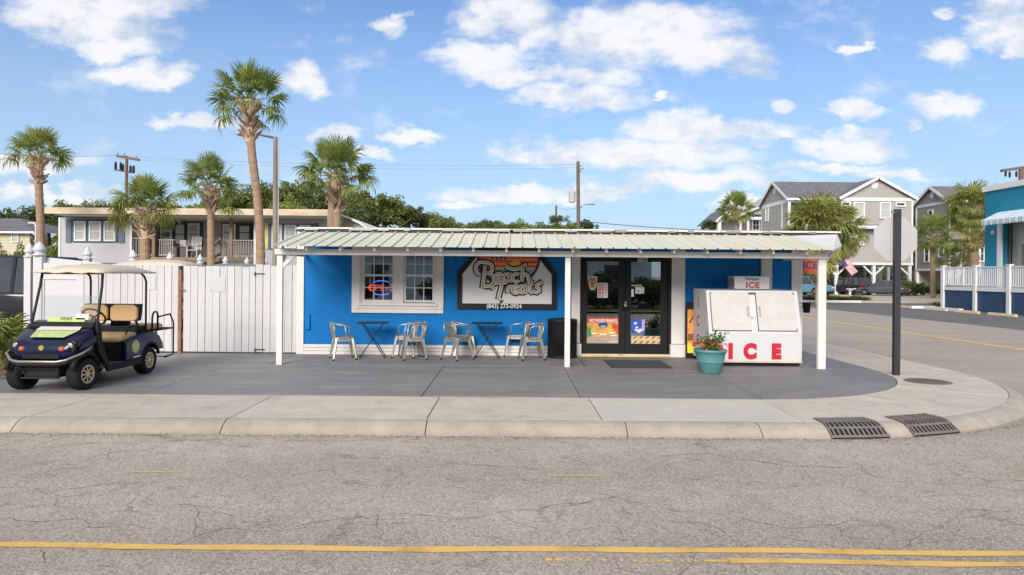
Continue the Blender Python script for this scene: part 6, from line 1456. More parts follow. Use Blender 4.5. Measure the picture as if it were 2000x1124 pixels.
# things on the porch
def rocking(px, lb):
    p = A(px, 500, 36.9); t = thing('rocking_chair', lb, 'rocking chair', (p.x, 36.9, fl)); m = MB()
    for s_ in (-.26, .26): m.bar((s_, -.25, 0), (s_, -.25, .62), .045).bar((s_, .22, 0), (s_ * .95, .34, 1.12), .045).bar((s_, -.3, .62), (s_, .3, .66), .05).tube([(s_, -.42, .04), (s_, 0, .0), (s_, .45, .06)], .02, 5)
    m.build('frame', vinyl, t); MB().box(-.27, .27, -.25, .25, .38, .42).build('seat', vinyl, t); m = MB()
    for i in range(7): m.bar((-.21 + i * .07, .24, .45), (-.21 + i * .07, .35, 1.1), .035, .015)
    m.bar((-.27, .35, 1.1), (.27, .35, 1.1), .04, .09); m.build('back_slats', vinyl, t)
rocking(379, 'white rocking chair on the raised porch')
p = A(358, 497, 37.0); t = thing('porch_table', 'small dark table with a white framed box on the porch', 'table', (p.x, 37, fl)); MB().box(-.35, .35, -.2, .2, .55, .6).box(-.32, -.27, -.18, .18, 0, .549).box(.27, .32, -.18, .18, 0, .549).build('table', brown_wood, t); MB().box(-.15, .18, -.1, .1, .601, .95).build('white_box', vinyl, t)
p = A(329, 441, 36.4); t = thing('hanging_fern', 'round green fern hanging from the porch ceiling', 'hanging plant', p); inst(CM['o'][0], 'foliage', t, (0, 0, 0), (0, 0, 0), (.36, .36, .34)); MB().tube([(0, 0, 0), (0, 0, rz0 - p.z)], .01, 4).build('hanger', black_paint, t)
p = A(290, 462, 37.2); t = thing('dark_planter', 'dark leafy plant in the shade at the left end of the porch', 'potted plant', (p.x, 37.2, fl)); inst(CM['d'][0], 'foliage', t, (0, 0, 1.0), (0, 0, 0), (.3, .3, .6)); MB().lathe([(0, 0), (.2, 0), (.26, .45), (.24, .45)], n=14).build('pot', black_matte, t)
# arched pale roof of the neighbouring building
ab = thing('arched_roof_building', 'pale building with a curved white roof edge just right of the porch house', 'building', (A(680, 440, 40).x, 40, 0))
top = [(HX(640, 40), HZ(418, 40, 680)), (HX(662, 40), HZ(421, 40, 680)), (HX(685, 40), HZ(427, 40, 680)), (HX(702, 40), HZ(434, 40, 680)), (HX(720, 40), HZ(446, 40, 680))]
MB().prism([(HX(640, 40), 0), (HX(716, 40), 0)] + [(x, z - .12) for x, z in top[::-1]], 40, 52, 'y').build('wall', M('cream_wall', (.58,.53,.42), .6), ab, world=True)
m = MB(); m.loft([[(x, 39.7, z - .10), (x, 39.7, z + .03), (x, 52.2, z + .03), (x, 52.2, z - .10)] for x, z in top]); m.build('roof', trim_w, ab, world=True)
# cream house at the far left
ch = thing('cream_house', 'cream house with grey shingle roof at the left edge', 'house', (A(0, 470, 52).x, 52, 0)); Y = 52
w = MB(); siding(w, (XA(-120, Y), Y), (XA(58, Y), Y), 0, ZA(30, 452, Y), .2); w.build('wall', M('cream_siding', (.52,.46,.35), .6, var=.04), ch, world=True)
MB().add([(XA(-130, 51.6), 51.6, ZA(30, 452, 51.6)), (XA(66, 51.6), 51.6, ZA(50, 453, 51.6)), (XA(40, 57), 57, ZA(30, 427, 57)), (XA(-130, 57), 57, ZA(30, 427, 57)), (XA(66, 51.6), 62, ZA(50, 453, 51.6))], [(0, 1, 2, 3), (1, 4, 2)]).build('roof', shingle, ch, world=True)
MB().box(XA(-130, 51.58), XA(66, 51.58), 51.54, 51.6, ZA(30, 456, 51.6), ZA(30, 452, 51.6) - .01).build('fascia', trim_w, ch, world=True)
hwin(ch, (XA(30, Y), Y - .03, ZA(30, 464, Y)), .55, .8, trim_w, blindglass)

# ------------------------------------------------------------------ stilt houses at the right
def gable_roof(parent, x0, x1, y0, y1, ze, zp, axis='x', over=.35, th=.16, mid=None):
    """axis: direction of the ridge"""
    m = MB(); f = MB()
    if axis == 'x':
        ym = (y0 + y1) / 2 if mid is None else mid; X0, X1 = x0 - over, x1 + over
        for (ya, yb) in ((y0, ym), (y1, ym)):
            k = (zp - ze) / abs(ym - ya); yo = ya - over if ya < ym else ya + over; zo = ze - over * k
            m.add([(X0, yo, zo), (X1, yo, zo), (X1, ym, zp), (X0, ym, zp), (X0, yo, zo + th), (X1, yo, zo + th), (X1, ym, zp + th), (X0, ym, zp + th)], [(0,3,2,1),(4,5,6,7),(0,1,5,4),(1,2,6,5),(2,3,7,6),(3,0,4,7)])
            for X in (X0, X1):
                f.bar((X - .02 if X == X0 else X + .02, yo, zo + th * .4), (X - .02 if X == X0 else X + .02, ym, zp + th * .4), .05, th * 1.7)
        f.box(X0 - .04, X1 + .04, y0 - over - .05, y0 - over - .003, ze - over * (zp - ze) / (ym - y0) - .06, ze - over * (zp - ze) / (ym - y0) + th + .02)
    else:
        xm = (x0 + x1) / 2 if mid is None else mid; Y0, Y1 = y0 - over, y1 + over
        for xa in (x0, x1):
            k = (zp - ze) / abs(xm - xa); xo = xa - over if xa < xm else xa + over; zo = ze - over * k
            m.add([(xo, Y0, zo), (xo, Y1, zo), (xm, Y1, zp), (xm, Y0, zp), (xo, Y0, zo + th), (xo, Y1, zo + th), (xm, Y1, zp + th), (xm, Y0, zp + th)], [(0,3,2,1),(4,5,6,7),(0,1,5,4),(1,2,6,5),(2,3,7,6),(3,0,4,7)])
            f.bar((xo, Y0 - .03, zo + th * .4), (xm, Y0 - .03, zp + th * .4), .05, th * 1.8)
    m.build('roof', shingle, parent, world=True); f.build('rake_trim', trim_w, parent, world=True)
DA = 70.0
x0, x1, x2 = XA(1541, DA, 450), XA(1643, 69.2, 450), XA(1782, 69.2, 450)
ha = thing('stilt_house', 'large taupe stilt house with two gables and white trim right of centre', 'house', (x1, DA, 0), 0, 'stilt houses across the side street')
ze, zp = ZA(1600, 388, DA), ZA(1508, 358, 73.8); yb_ = 77.6; zf = ZA(1700, 516, DA)
w = MB(); siding(w, (x0, yb_), (x0, DA), zf, zp, .22, (ze, zp, .5)); siding(w, (x0, DA + 1.5), (x1, DA + 1.5), zf, ze, .22); siding(w, (x0, DA), (x1, DA), zf, ZA(1600, 455, DA), .22)
siding(w, (x1, 69.2), (x2, 69.2), zf, ZA(1708, 349, 69.2), .22, (ze, ZA(1708, 349, 69.2), .5)); siding(w, (x1, DA + 1.5), (x1, 69.2), zf, ze, .22)
w.box(x0 + .05, x2 - .05, DA + 1.6, yb_, zf, ze); w.build('wall', siding_g, ha, world=True)
gable_roof(ha, x0, x2 - 1.5, DA, yb_, ze, zp, 'x'); gable_roof(ha, x1, x2, 69.2, yb_ - 1, ze, ZA(1708, 349, 69.2), 'y')
T = MB(); T.box(x1 - .02, x2 + .02, 69.10, 69.17, ze - .32, ze + .02); T.box(x1 - .03, x1 + .14, 69.12, 69.18, zf, ze - .33); T.box(x2 - .14, x2 + .03, 69.12, 69.18, zf, ze - .33); T.box(x1 - .05, x2 + .05, 69.06, 69.16, zf - .12, zf + .12)
T.box(x0, x1 - .05, DA - .06, DA - .0, ze - .42, ze - .14); T.box(x0 - .06, x0, DA - .1, yb_, ze - .42, ze - .02); T.box(x0 - .06, x0 + .14, DA - .08, DA - .03, zf, ze - .43); T.box(x0 - .07, x0 - .005, 71.7, 71.9, ZA(1525, 448, 71.8), ze - .43)
T.box(x0, x1 - .1, DA - .05, DA + .01, ZA(1600, 456, DA), ZA(1600, 449, DA)); T.build('white_trim', trim_w, ha, world=True)
for px in (1541, 1575, 1610, 1640): X = XA(px, DA - .1, 430); MB().box(X - .13, X + .13, DA - .16, DA - .07, ZA(px, 456, DA), ze - .15).build('balcony_post', trim_w, ha, world=True)
for (a, b, c_, d_) in ((1666, 1688, 395, 427), (1717, 1739, 395, 427), (1672, 1688, 454, 480), (1722, 1738, 456, 482)):
    hwin(ha, ((XA(a, 69.1) + XA(b, 69.1)) / 2, 69.15, (ZA(1700, c_, 69.1) + ZA(1700, d_, 69.1)) / 2), XA(b, 69.1) - XA(a, 69.1), ZA(1700, c_, 69.1) - ZA(1700, d_, 69.1), trim_w, blindglass, out=.09)
for (a, b) in ((1639.5, 1658), (1746, 1766)): hwin(ha, ((XA(a, 69.1) + XA(b, 69.1)) / 2 + .1, 69.15, ZA(1700, 399, 69.1)), XA(b, 69.1) - XA(a, 69.1), .48, trim_w, darkglass, sash=False, out=.09)
MB().lathe([(0, .05), (.28, .05), (.34, .02), (.34, 0)], (XA(1708, 69.1), 69.16, ZA(1708, 362, 69.1)), 20, 'y').build('gable_vent', trim_w, ha, world=True)
o = ha.children if False else None
MB().lathe([(0, 0), (.34, 0), (.34, .04), (0, .05)], (x0 - .07, 73.8, ZA(1510, 373, 73.8)), 16, 'x').build('gable_vent', trim_w, ha, world=True)
hwin(ha, (x0, 76.0, ZA(1500, 418, 76)), .9, 1.7, trim_w, blindglass, 'x', out=.09)
hwin(ha, (XA(1560, DA + 1.5, 420), DA + 1.45, ZA(1560, 420, DA + 1.5)), 1.6, 2.0, trim_w, blindglass, out=.06, mull=1)
MB().box(XA(1675, 68.8), XA(1716, 68.8), 68.3, 69.12, ZA(1700, 444, 68.8), ZA(1700, 440, 68.8)).build('pent_roof', shingle, ha, world=True); MB().box(XA(1674, 68.3), XA(1717, 68.3), 68.24, 68.29, ZA(1700, 447, 68.3), ZA(1700, 441, 68.3)).build('pent_trim', trim_w, ha, world=True)
MB().box(x0 + .05, x2 - .05, 69.3, yb_, zf - .25, zf - .13).build('underfloor', siding_g2, ha, world=True)
def piling(parent, X, Y, brace=(1, 1), z1=None):
    z1 = z1 or zf; m = MB(); m.box(X - .15, X + .15, Y - .15, Y + .15, 0, z1 - .12)
    for s_, on in zip((-1, 1), brace):
        if on: m.bar((X + s_ * .12, Y, z1 - 1.1), (X + s_ * 1.05, Y, z1 - .2), .12, .16)
    m.build('piling', trim_w, parent, world=True)
for px, br in ((1551, (0, 1)), (1592, (1, 1)), (1633, (1, 1)), (1706, (1, 1)), (1776, (1, 0))): piling(ha, XA(px, 69.3), 69.3, br)
for px in (1660, 1689, 1734): piling(ha, XA(px, 76), 76.0, (0, 0))
MB().box(x0, x2, yb_ - .2, yb_, 0, zf - .26).build('carport_back_wall', siding_g2, ha, world=True)
for (a, b) in ((1655, 1683), (1700, 1726)): MB().box(XA(a, 76.5), XA(b, 76.5), 76.8, 77.3, 0, 2.4).build('storage_door', M('store_door', (.40,.37,.30), .6) if 'store_door' not in MATS else MATS['store_door'], ha, world=True)
# outside stair block behind the stop sign
# rear porch wing left of it
rw = thing('porch_wing_house', 'grey house with a covered upper porch left of the large stilt house', 'house', (XA(1470, 84), 84, 0))
Y = 84; a, b = XA(1446, Y, 430), XA(1492, Y, 430); zt_ = ZA(1470, 424, Y)
w = MB(); siding(w, (a, Y + 2), (b + .5, Y + 2), 2.5, zt_ + 2.6, .22, (zt_, zt_ + 2.6, .95)); siding(w, (a, Y), (b, Y), zt_ + .3, ZA(1470, 402, Y), .22, (zt_ + .3, ZA(1480, 398, Y), .98)); w.box(a + .1, b + .4, Y + 2.1, Y + 8, 2.5, zt_); w.build('wall', siding_g2, rw, world=True)
m = MB(); m.add([(a - .6, Y - .4, zt_ - .1), (b, Y - .4, ZA(1490, 402, Y)), (b, Y + 8, ZA(1490, 402, Y)), (a - .6, Y + 8, zt_ - .1)], [(0, 1, 2, 3)]); m.add([(a - .6, Y - .4, zt_ + .12), (b, Y - .4, ZA(1490, 402, Y) + .22), (b, Y + 8, ZA(1490, 402, Y) + .22), (a - .6, Y + 8, zt_ + .12)], [(3, 2, 1, 0)]); m.build('roof', shingle, rw, world=True)
MB().bar((a - .6, Y - .45, zt_ + .02), (b, Y - .45, ZA(1490, 402, Y) + .1), .06, .30).box(a - .3, b, Y - .3, Y - .2, zt_ - .35, zt_ - .02).build('rake_trim', trim_w, rw, world=True)
for px in (1446, 1461, 1489): X = XA(px, Y - .2, 440); MB().box(X - .12, X + .12, Y - .3, Y - .1, 0, zt_ - .36).build('porch_post', trim_w, rw, world=True)
hwin(rw, (XA(1476, Y + 2, 440), Y + 1.95, ZA(1476, 440, Y + 2)), .95, 1.4, trim_w, darkglass, mull=1)
MB().box(a, b, Y - .1, Y + 1.98, ZA(1470, 470, Y) - .2, ZA(1470, 470, Y)).build('porch_floor', trim_w, rw, world=True)
# pale far house
pf = thing('pale_house', 'small pale white house far off behind the small dark palm', 'house', (XA(1425, 98), 98, 0)); Y = 98
a, b = XA(1402, Y, 430), XA(1450, Y, 430); zt_ = ZA(1425, 430, Y); zpk = ZA(1425, 408, Y)
w = MB(); siding(w, (a, Y), (b, Y), 0, zpk, .25, (zt_, zpk, .5)); w.box(a + .05, b - .05, Y + .05, Y + 9, 0, zt_); w.build('wall', M('pale_siding', (.66,.65,.63), .6), pf, world=True)
gable_roof(pf, a, b, Y, Y + 9, zt_, zpk, 'y', .4); 
for px in (1414, 1426): hwin(pf, (XA(px, Y), Y - .02, ZA(px, 441, Y)), .5, 1.1, trim_w, darkglass)
MB().box(a - .05, b + .05, Y - .08, Y - .03, zt_ - .3, zt_).build('frieze', trim_w, pf, world=True)
# second stilt house
DB = 68.0; xb = XA(1854, DB, 450); ybk = xb * F / 789.0
hb = thing('stilt_house', 'taupe stilt house with white balconies further right, partly behind palms', 'house', (xb, DB, 0), 0, 'stilt houses across the side street')
zeB, zpB, zfB = 9.45, ZA(1828, 366, 70.3), ZA(1830, 526, DB); xe = xb + 14
w = MB(); siding(w, (xb, ybk), (xb, DB), zfB, zpB, .22, (zeB, zpB, .5)); siding(w, (xb, DB + .0), (xe, DB + .0), zfB, zeB, .22); w.box(xb + .05, xe, DB + .1, ybk, zfB, zeB); w.build('wall', siding_g2, hb, world=True)
gable_roof(hb, xb, xe, DB, ybk, zeB, zpB, 'x')
T = MB(); T.box(xb - .07, xb - .03, DB - .02, ybk, zeB - .30, zeB - .02); T.box(xb - .08, xb + .13, DB - .1, DB - .03, zfB, zeB - .31); T.box(xb - .09, xb - .03, ybk - .15, ybk + .05, zfB, zeB - .31); T.box(xb - .08, xb - .03, DB, ybk, zfB - .15, zfB + .1); T.build('white_trim', trim_w, hb, world=True)
MB().lathe([(0, 0), (.34, 0), (.34, .04), (0, .05)], (xb - .07, (DB + ybk) / 2, ZA(1831, 380, 70)), 16, 'x').build('gable_vent', trim_w, hb, world=True)
for (py, Yc, hh, ww) in ((424, 71.0, 1.4, .9), (497, 71.6, 1.7, .9), (490, 69.2, 1.4, .9)): hwin(hb, (xb - .02, Yc, ZA(1835, py, Yc)), ww, hh, trim_w, darkglass, 'x', out=.08)
wrail = M('white_rail', (.70,.70,.71), .4, var=.02); wbal = MB().box(-.022, .022, -.022, .022, 0, 1).mesh('baluster', wrail)
def wrailing(parent, P0, P1, zb_, zt_, step, posts=()):
    P0, P1 = Vector(P0), Vector(P1); d = P1 - P0; L0 = rootloc(parent); n = max(1, int(d.length / step)); dn = d.normalized()
    f = lambda z: [(P0.x, P0.y, z), (P1.x, P1.y, z)]
    MB().bar(*f(zt_ - .04), .08, .07).build('top_rail', wrail, parent, world=True); MB().bar(*f(zb_ + .08), .06, .07).build('bottom_rail', wrail, parent, world=True)
    for i in range(1, n): p = P0 + d * i / n; inst(wbal, 'baluster', parent, Vector((p.x, p.y, zb_ + .1)) - L0, (0, 0, math.atan2(dn.y, dn.x)), (1, 1, zt_ - zb_ - .15))
for k, (pa, pb) in enumerate(((432, 457), (520, 545))):
    zr1, zr0 = ZA(1875, pa, 66.4), ZA(1875, pb, 66.4)
    if k == 0:
        MB().box(xb, xe, 66.3, DB - .03, zr0 - .45, zr0 - .05).build('balcony_floor', trim_w, hb, world=True); wrailing(hb, (xb, 66.4, 0), (xb + 8, 66.4, 0), zr0, zr1, .2)
for X in (xb + .05, xb + 1.9, xb + 4.2, xb + 6.5): MB().box(X - .12, X + .12, 66.3, 66.5, 0, zeB - .2).build('balcony_post', trim_w, hb, world=True)
for (X, z) in ((xb + 1.2, ZA(1870, 495, DB)), (xb + 3, ZA(1880, 495, DB)), (xb + 1.4, ZA(1870, 410, DB)), (xb + 3.2, ZA(1880, 410, DB))): hwin(hb, (X, DB - .02, z), .95, 1.7, trim_w, darkglass)
for (X, Y, br) in ((xb, DB, (0, 1)), (xb, ybk - .2, (0, 1)), (xb + 3, DB, (1, 1)), (xb + 6, DB, (1, 1))): piling(hb, X, Y, br, zfB - .1)
MB().box(xb + .1, xe, ybk - .3, ybk - .1, 0, zfB - .1).build('carport_back_wall', siding_g2, hb, world=True)

# driveway pads, kerbs and lawns in front of those houses
sheet('driveway', rect(18.2, 75, 50.6, 110), -.004, M('driveway_concrete', (.42,.38,.32), .8, var=.08, dirt=(.32,.28,.23), dscale=.6), 'pale concrete driveway and parking pads under the stilt houses', 'driveway')
sheet('lawn', [(18.4, 50.7), (XA(1655, 51, 590), 50.7), (XA(1655, 57, 580), 57.0), (18.4, 57.0)], .012, lawn_m, 'strip of dry lawn behind the white kerb', 'lawn')
p0, p1 = G(1785, 585), G(2050, 585); sheet('lawn', [(G(1765, 577).x, 62), (60, 57), (60, 67), (G(1765, 577).x * 1.06, 66.5)], .012, lawn_m, 'dry lawn in front of the second stilt house', 'lawn')
sheet('driveway_lip', rect(xk0 := XA(1683, 50.3, 592), 75, 50.19, 50.62), -.002, MATS['driveway_concrete'], 'pale concrete lip where the driveway meets the lot', 'driveway')
MB().box(xk0, 75, 50.19, 50.2, -.14, -.002).build('apron_face', MATS['driveway_concrete'], bpy.data.objects['driveway_lip'])
kb = thing('far_kerb', 'white painted kerb along the far side of the parking lot', 'kerb', (22, 50.3, 0)); kb['kind'] = 'structure'
X = 18.2; xk = XA(1683, 50.3, 592)
while X < xk: MB().box(X, min(X + 2.9, xk), 50.25, 50.6, -.14, .02).build('kerb_stone', trim_w, kb, world=True, bevel=.02); X += 2.92
# tufts of ornamental grass behind that kerb
tm = MB(); rr = random.Random(15)
for i in range(150):
    a = rr.uniform(0, 6.28); l_ = rr.uniform(.35, .65); d = Vector((math.cos(a) * .55, math.sin(a) * .55, 1)).normalized() * l_; q = Vector((-math.sin(a), math.cos(a), 0)) * .012; p = Vector((rr.uniform(-.28, .28), rr.uniform(-.15, .15), 0)); e = p + d + Vector((math.cos(a), math.sin(a), -.3)) * .12
    tm.add([p - q, p + q, p + d + q * .6, e, p + d - q * .6], [(0, 1, 2, 4), (4, 2, 3)])
tme = tm.mesh('grass_tuft', grass_m)
for i in range(16):
    px = 1568 + i * 8.2; p = A(px, 585, 51.5); o = inst(tme, 'grass_tuft', None, (p.x, 51.5 + rr.uniform(-.4, .5), .01), (0, 0, rr.uniform(0, 6)), (rr.uniform(.9, 1.2), rr.uniform(.9, 1.2), rr.uniform(.5, .7)))
    tag(o, 'tuft of ornamental grass in the row behind the white kerb', 'grass tuft', 'ornamental grass tufts behind the white kerb')

# ------------------------------------------------------------------ teal building, ramp and railing on the right
TX = 27.9
tbd = thing('teal_building', 'teal building with white parapet and striped awning at the right edge', 'building', (TX, 36, 0))
ye = TX * F / 923.0; tz = ZA(1950, 371, TX * F / 950); teal_w = M('teal_wall', (.004,.20,.32), .6, var=.1, scale=.6, bump=.4, dirt=(.03,.22,.28), dscale=1.2, damt=.4)
dy0, dy1 = TX * F / 1010.0, TX * F / 957.0; dzt = ZA(1980, 430, 38)
w = MB(); w.box(TX, TX + .3, dy1, ye, 0, tz).box(TX, TX + .3, dy0, dy1, dzt, tz).box(TX, TX + .3, 22, dy0, 0, tz).box(TX + .3, TX + 15, ye - .3, ye, 0, tz).box(TX + .3, TX + 15, 22, 22.3, 0, tz); w.build('wall', teal_w, tbd, world=True)
MB().box(TX - .12, TX + 15.2, 21.9, ye + .12, tz + .002, tz + .32).build('parapet', trim_w, tbd, world=True)
MB().box(TX + .6, TX + .65, dy0 - 1, dy1 + 1, 1.2, tz - .5).build('recess_wall', M('recess_wall', (.45,.46,.42), .6), tbd, world=True)
MB().box(TX + .55, TX + .59, dy0 - .5, dy0 + 1.3, 1.3, ZA(1990, 475, 37)).build('inner_door', M('brown_door', (.26,.19,.13), .6), tbd, world=True)
MB().box(TX - .10, TX - .005, dy1 - .05, dy1 + .3, 1.2, dzt + .1).box(TX - .10, TX - .005, dy0, dy1 - .052, dzt - .15, dzt + .1).build('door_trim', trim_w, tbd, world=True)
MB().box(TX + .30, TX + .33, dy1 - .35, dy1 - .28, 1.2, dzt).box(TX + .30, TX + .33, dy0, dy1 - .36, dzt - .1, dzt - .02).build('door_frame', black_paint, tbd, world=True)
MB().ball((TX - .12, TX * F / 943.0, ZA(1950, 453, 39)), .12, 10, 8).build('wall_lamp', vinyl, tbd, world=True)
# striped awning
aw1 = 39.4; ax = TX - 1.0; az0 = ZA(1912, 432, aw1); az1 = ZA(1955, 412, 38.5); stripe_b = M('awning_blue', (.42,.60,.68), .7); stripe_w = M('awning_white', (.72,.76,.78), .7)
awn = thing('awning', 'pale blue and white striped awning with scalloped edge on the teal building', 'awning', (TX, 35, az0))
yk = 24.0; i = 0
while yk < aw1 - .01:
    y2 = min(yk + .24, aw1); mt = stripe_b if i % 2 else stripe_w
    m = MB(); m.add([(ax, yk, az0), (ax, y2, az0), (TX - .01, y2, az1), (TX - .01, yk, az1), (ax, yk, az0 - .02), (ax, y2, az0 - .02), (TX - .01, y2, az1 - .02), (TX - .01, yk, az1 - .02)], [(3,2,1,0),(4,5,6,7),(0,1,5,4),(2,3,7,6)])
    m.add([(ax - .012, yk + .01, az0), (ax - .012, y2 - .01, az0), (ax - .012, y2 - .03, az0 - .24), (ax - .012, (yk + y2) / 2, az0 - .30), (ax - .012, yk + .03, az0 - .24), (ax - .002, yk + .01, az0), (ax - .002, y2 - .01, az0), (ax - .002, y2 - .03, az0 - .24), (ax - .002, (yk + y2) / 2, az0 - .30), (ax - .002, yk + .03, az0 - .24)], [(4,3,2,1,0),(5,6,7,8,9)])
    m.build('awning_stripe', mt, awn, world=True); yk = y2; i += 1
MB().add([(ax, aw1, az0), (TX - .01, aw1, az0), (TX - .01, aw1, az1)] + [(ax, aw1 + .02, az0), (TX - .01, aw1 + .02, az0), (TX - .01, aw1 + .02, az1)], [(0, 1, 2), (5, 4, 3), (0, 3, 4, 1)]).build('awning_end', stripe_w, awn, world=True)
# raised ramp with white railing
RX = 25.8; ry0, ry1 = 20.0, RX * F / 843.0; dz_ = 1.22
rp = thing('raised_deck', 'raised deck with navy panels and white baluster railing beside the teal building', 'deck', (RX, 33, -.1))
navy_p = M('navy_panel', (.025,.055,.13), .6, var=.12, dirt=(.05,.08,.16), dscale=1.5, damt=.4)
pys = [RX * F / q for q in (843, 906, 972, 1060, 1180)]
for i, y in enumerate(pys):
    MB().box(RX - .10, RX + .10, y - .12, y + .12, -.13, 2.42).build('post', wrail, rp, world=True); MB().box(RX - .13, RX + .13, y - .15, y + .15, 2.421, 2.47).build('post_cap', wrail, rp, world=True)
    if i: MB().box(RX, RX + .04, y + .125, pys[i - 1] - .125, -.13, dz_ - .22).build('navy_panel', navy_p, rp, world=True); wrailing(rp, (RX, y + .12, 0), (RX, pys[i - 1] - .12, 0), dz_ + .02, 2.38, .155)
MB().box(RX - .06, TX - .15, pys[-1], ry1, dz_ - .2, dz_).build('deck_floor', wrail, rp, world=True)
MB().box(RX + .05, TX + 10, ry1 + .02, ry1 + .06, -.13, dz_ - .22).build('navy_panel', navy_p, rp, world=True); wrailing(rp, (RX + .1, ry1, 0), (TX + 3, ry1, 0), dz_ + .02, 2.38, .155)
# parking stops
cream_stop = M('cream_paint_stop', (.62,.50,.30), .7, var=.1, dirt=(.4,.36,.3), dscale=4)
for i, (q, lb) in enumerate(((1958, 'nearest cream concrete parking stop, at the right edge'), (1889, 'second cream parking stop, below the middle navy panels'), (1829, 'third cream parking stop, below the deck corner'), (1768, 'farthest cream parking stop, just right of the sign post'))):
    Yc = 24.35 * F / (q - 1000); t = thing('parking_stop', lb, 'parking stop', (24.35, Yc, RZ + .008), 0, 'parking stops along the deck')
    MB().prism([(-.09, 0), (.09, 0), (.06, .13), (-.06, .13)], -.95, .95, 'y').build('stop', cream_stop, t, bevel=.01)
kk = thing('corner_kerb', 'white painted kerb at the corner of the raised deck', 'kerb', (24.4, 40, 0)); kk['kind'] = 'structure'
MB().box(24.2, 25.6, 41.5, 41.8, -.135, .02).box(24.9, 25.15, 38.2, 41.48, -.135, .02).build('kerb_stone', trim_w, kk, world=True)

# ------------------------------------------------------------------ cars
def carlike(name, label, cat, loc, rz, L, Wd, Hh, paint, kind='sedan', group=None, plate=True):
    t = thing(name, label, cat, loc, rz, group); hl = L / 2; hw = Wd / 2; wb = L * .29; wr = .34 if kind == 'sedan' else .38
    belt = Hh * (.60 if kind == 'sedan' else .58)
    prof = {'sedan': [(-1, .62), (-.97, .92), (-.6, 1.0), (.35, .98), (.80, .86), (.96, .68), (1, .5)], 'suv': [(-1, .8), (-.98, 1.0), (-.6, 1.02), (.40, 1.0), (.86, .92), (.98, .72), (1, .5)]}[kind]
    secs = []
    for u, k in prof:
        w = hw * (1 - .16 * abs(u) ** 4); zb = .24 + .10 * abs(u) ** 3; secs.append(rr_sec(u * hl, w, zb, belt * k, .10, 3))
    MB().loft(secs).build('body', paint, t, smooth=True)
    gh = {'sedan': [(-.86, .0), (-.42, .95), (.05, 1.0), (.48, .0)], 'suv': [(-.97, .0), (-.84, .96), (.15, 1.0), (.50, .0)]}[kind]
    g = MB(); rings = []
    for u, k in gh:
        z = belt - .05 + (Hh - belt + .05) * k * .97; w = hw * (.93 - .15 * k); rings.append((u * hl, w, z))
    (xa, wa_, _), (xb_, wb_, zb_), (xc, wc_, zc_), (xd, wd, _) = rings; z0 = belt - .05
    vs = [(xa, -wa_, z0), (xa, wa_, z0), (xb_, -wb_, zb_), (xb_, wb_, zb_), (xc, -wc_, zc_), (xc, wc_, zc_), (xd, -wd, z0), (xd, wd, z0)]
    g.add(vs, [(0, 2, 3, 1), (2, 4, 5, 3), (4, 6, 7, 5), (0, 6, 4, 2), (1, 3, 5, 7), (0, 1, 7, 6)]); g.build('windows', darkglass, t, bevel=.04)
    m = MB(); m.loft([[(xb_ - .02, -wb_ - .005, zb_ - .02), (xb_ - .02, wb_ + .005, zb_ - .02), (xb_ + .05, wb_ * .9, zb_ + .04), (xb_ + .05, -wb_ * .9, zb_ + .04)], [(xc, -wc_ - .005, zc_ - .02), (xc, wc_ + .005, zc_ - .02), (xc, wc_ * .9, zc_ + .04), (xc, -wc_ * .9, zc_ + .04)]]); m.build('roof', paint, t, bevel=.02)
    for s_ in (-1, 1):
        xm = (xb_ + xc) / 2 - .05
        MB().bar(vs[0 if s_ < 0 else 1], vs[2 if s_ < 0 else 3], .09, .05).build('pillar', paint, t); MB().bar(vs[4 if s_ < 0 else 5], vs[6 if s_ < 0 else 7], .07, .05).build('pillar', paint, t)
        MB().bar((xm, s_ * hw * .93, z0), (xm, s_ * wc_ * 1.005, zc_), .08, .03).build('pillar', paint, t)
        if kind == 'suv': MB().bar((xb_ + .55, s_ * hw * .93, z0), (xb_ + .55, s_ * wb_ * 1.005, zb_), .08, .03).build('pillar', paint, t)
    for x in (wb, -wb):
        for s_ in (-1, 1):
            q = MB(); q.lathe([(wr * .62, -.10), (wr * .95, -.11), (wr, -.08), (wr, .08), (wr * .95, .11), (wr * .62, .10)], n=20, axis='y'); o = q.build('wheel', rubber, t); o.location = (x, s_ * (hw - .09), wr)
            rm = MB(); rm.lathe([(wr * .63, s_ * .09), (wr * .60, s_ * .105), (wr * .50, s_ * .07), (0, s_ * .06)], n=20, axis='y')
            for k in range(5): a = 2*math.pi*k/5; rm.bar((0, s_ * .085, 0), (wr*.58*math.cos(a), s_ * .09, wr*.58*math.sin(a)), .05, .03, up=(0,1,0))
            rm.build('rim', steel, o)
            MB().lathe([(0, s_ * .125), (wr * 1.12, s_ * .125 - s_ * .0), (wr * 1.12, s_ * .02)], n=20, axis='y').build('arch_shadow', black_matte, o) if False else None
    red = MATS.get('tail_red') or M('tail_red', (.35,.01,.01), .25); lampw = MATS.get('lamp_white') or M('lamp_white', (.6,.6,.58), .15)
    for s_ in (-1, 1):
        zt_ = belt * .80 if kind == 'sedan' else belt * .92
        MB().box(-hl - .015, -hl + .14, s_ * hw * .45, s_ * hw * .86, zt_ - .06, zt_ + (.06 if kind == 'sedan' else .16)).build('tail_light', red, t, bevel=.02)
        MB().box(hl - .20, hl - .02, s_ * hw * .5, s_ * hw * .84, belt * .66, belt * .78).build('headlight', lampw, t, bevel=.02)
        MB().box(.26 * L - .08, .26 * L + .06, s_ * hw * .98, s_ * (hw + .16), belt - .04, belt + .10).build('mirror', paint, t, bevel=.03)
        MB().box(-.05, .10, s_ * (hw - .005), s_ * (hw + .012), belt * .80, belt * .83).build('door_handle', steel, t)
    if plate: MB().box(-hl - .02, -hl - .0, -.16, .16, belt * .55, belt * .72).build('number_plate', paper, t)
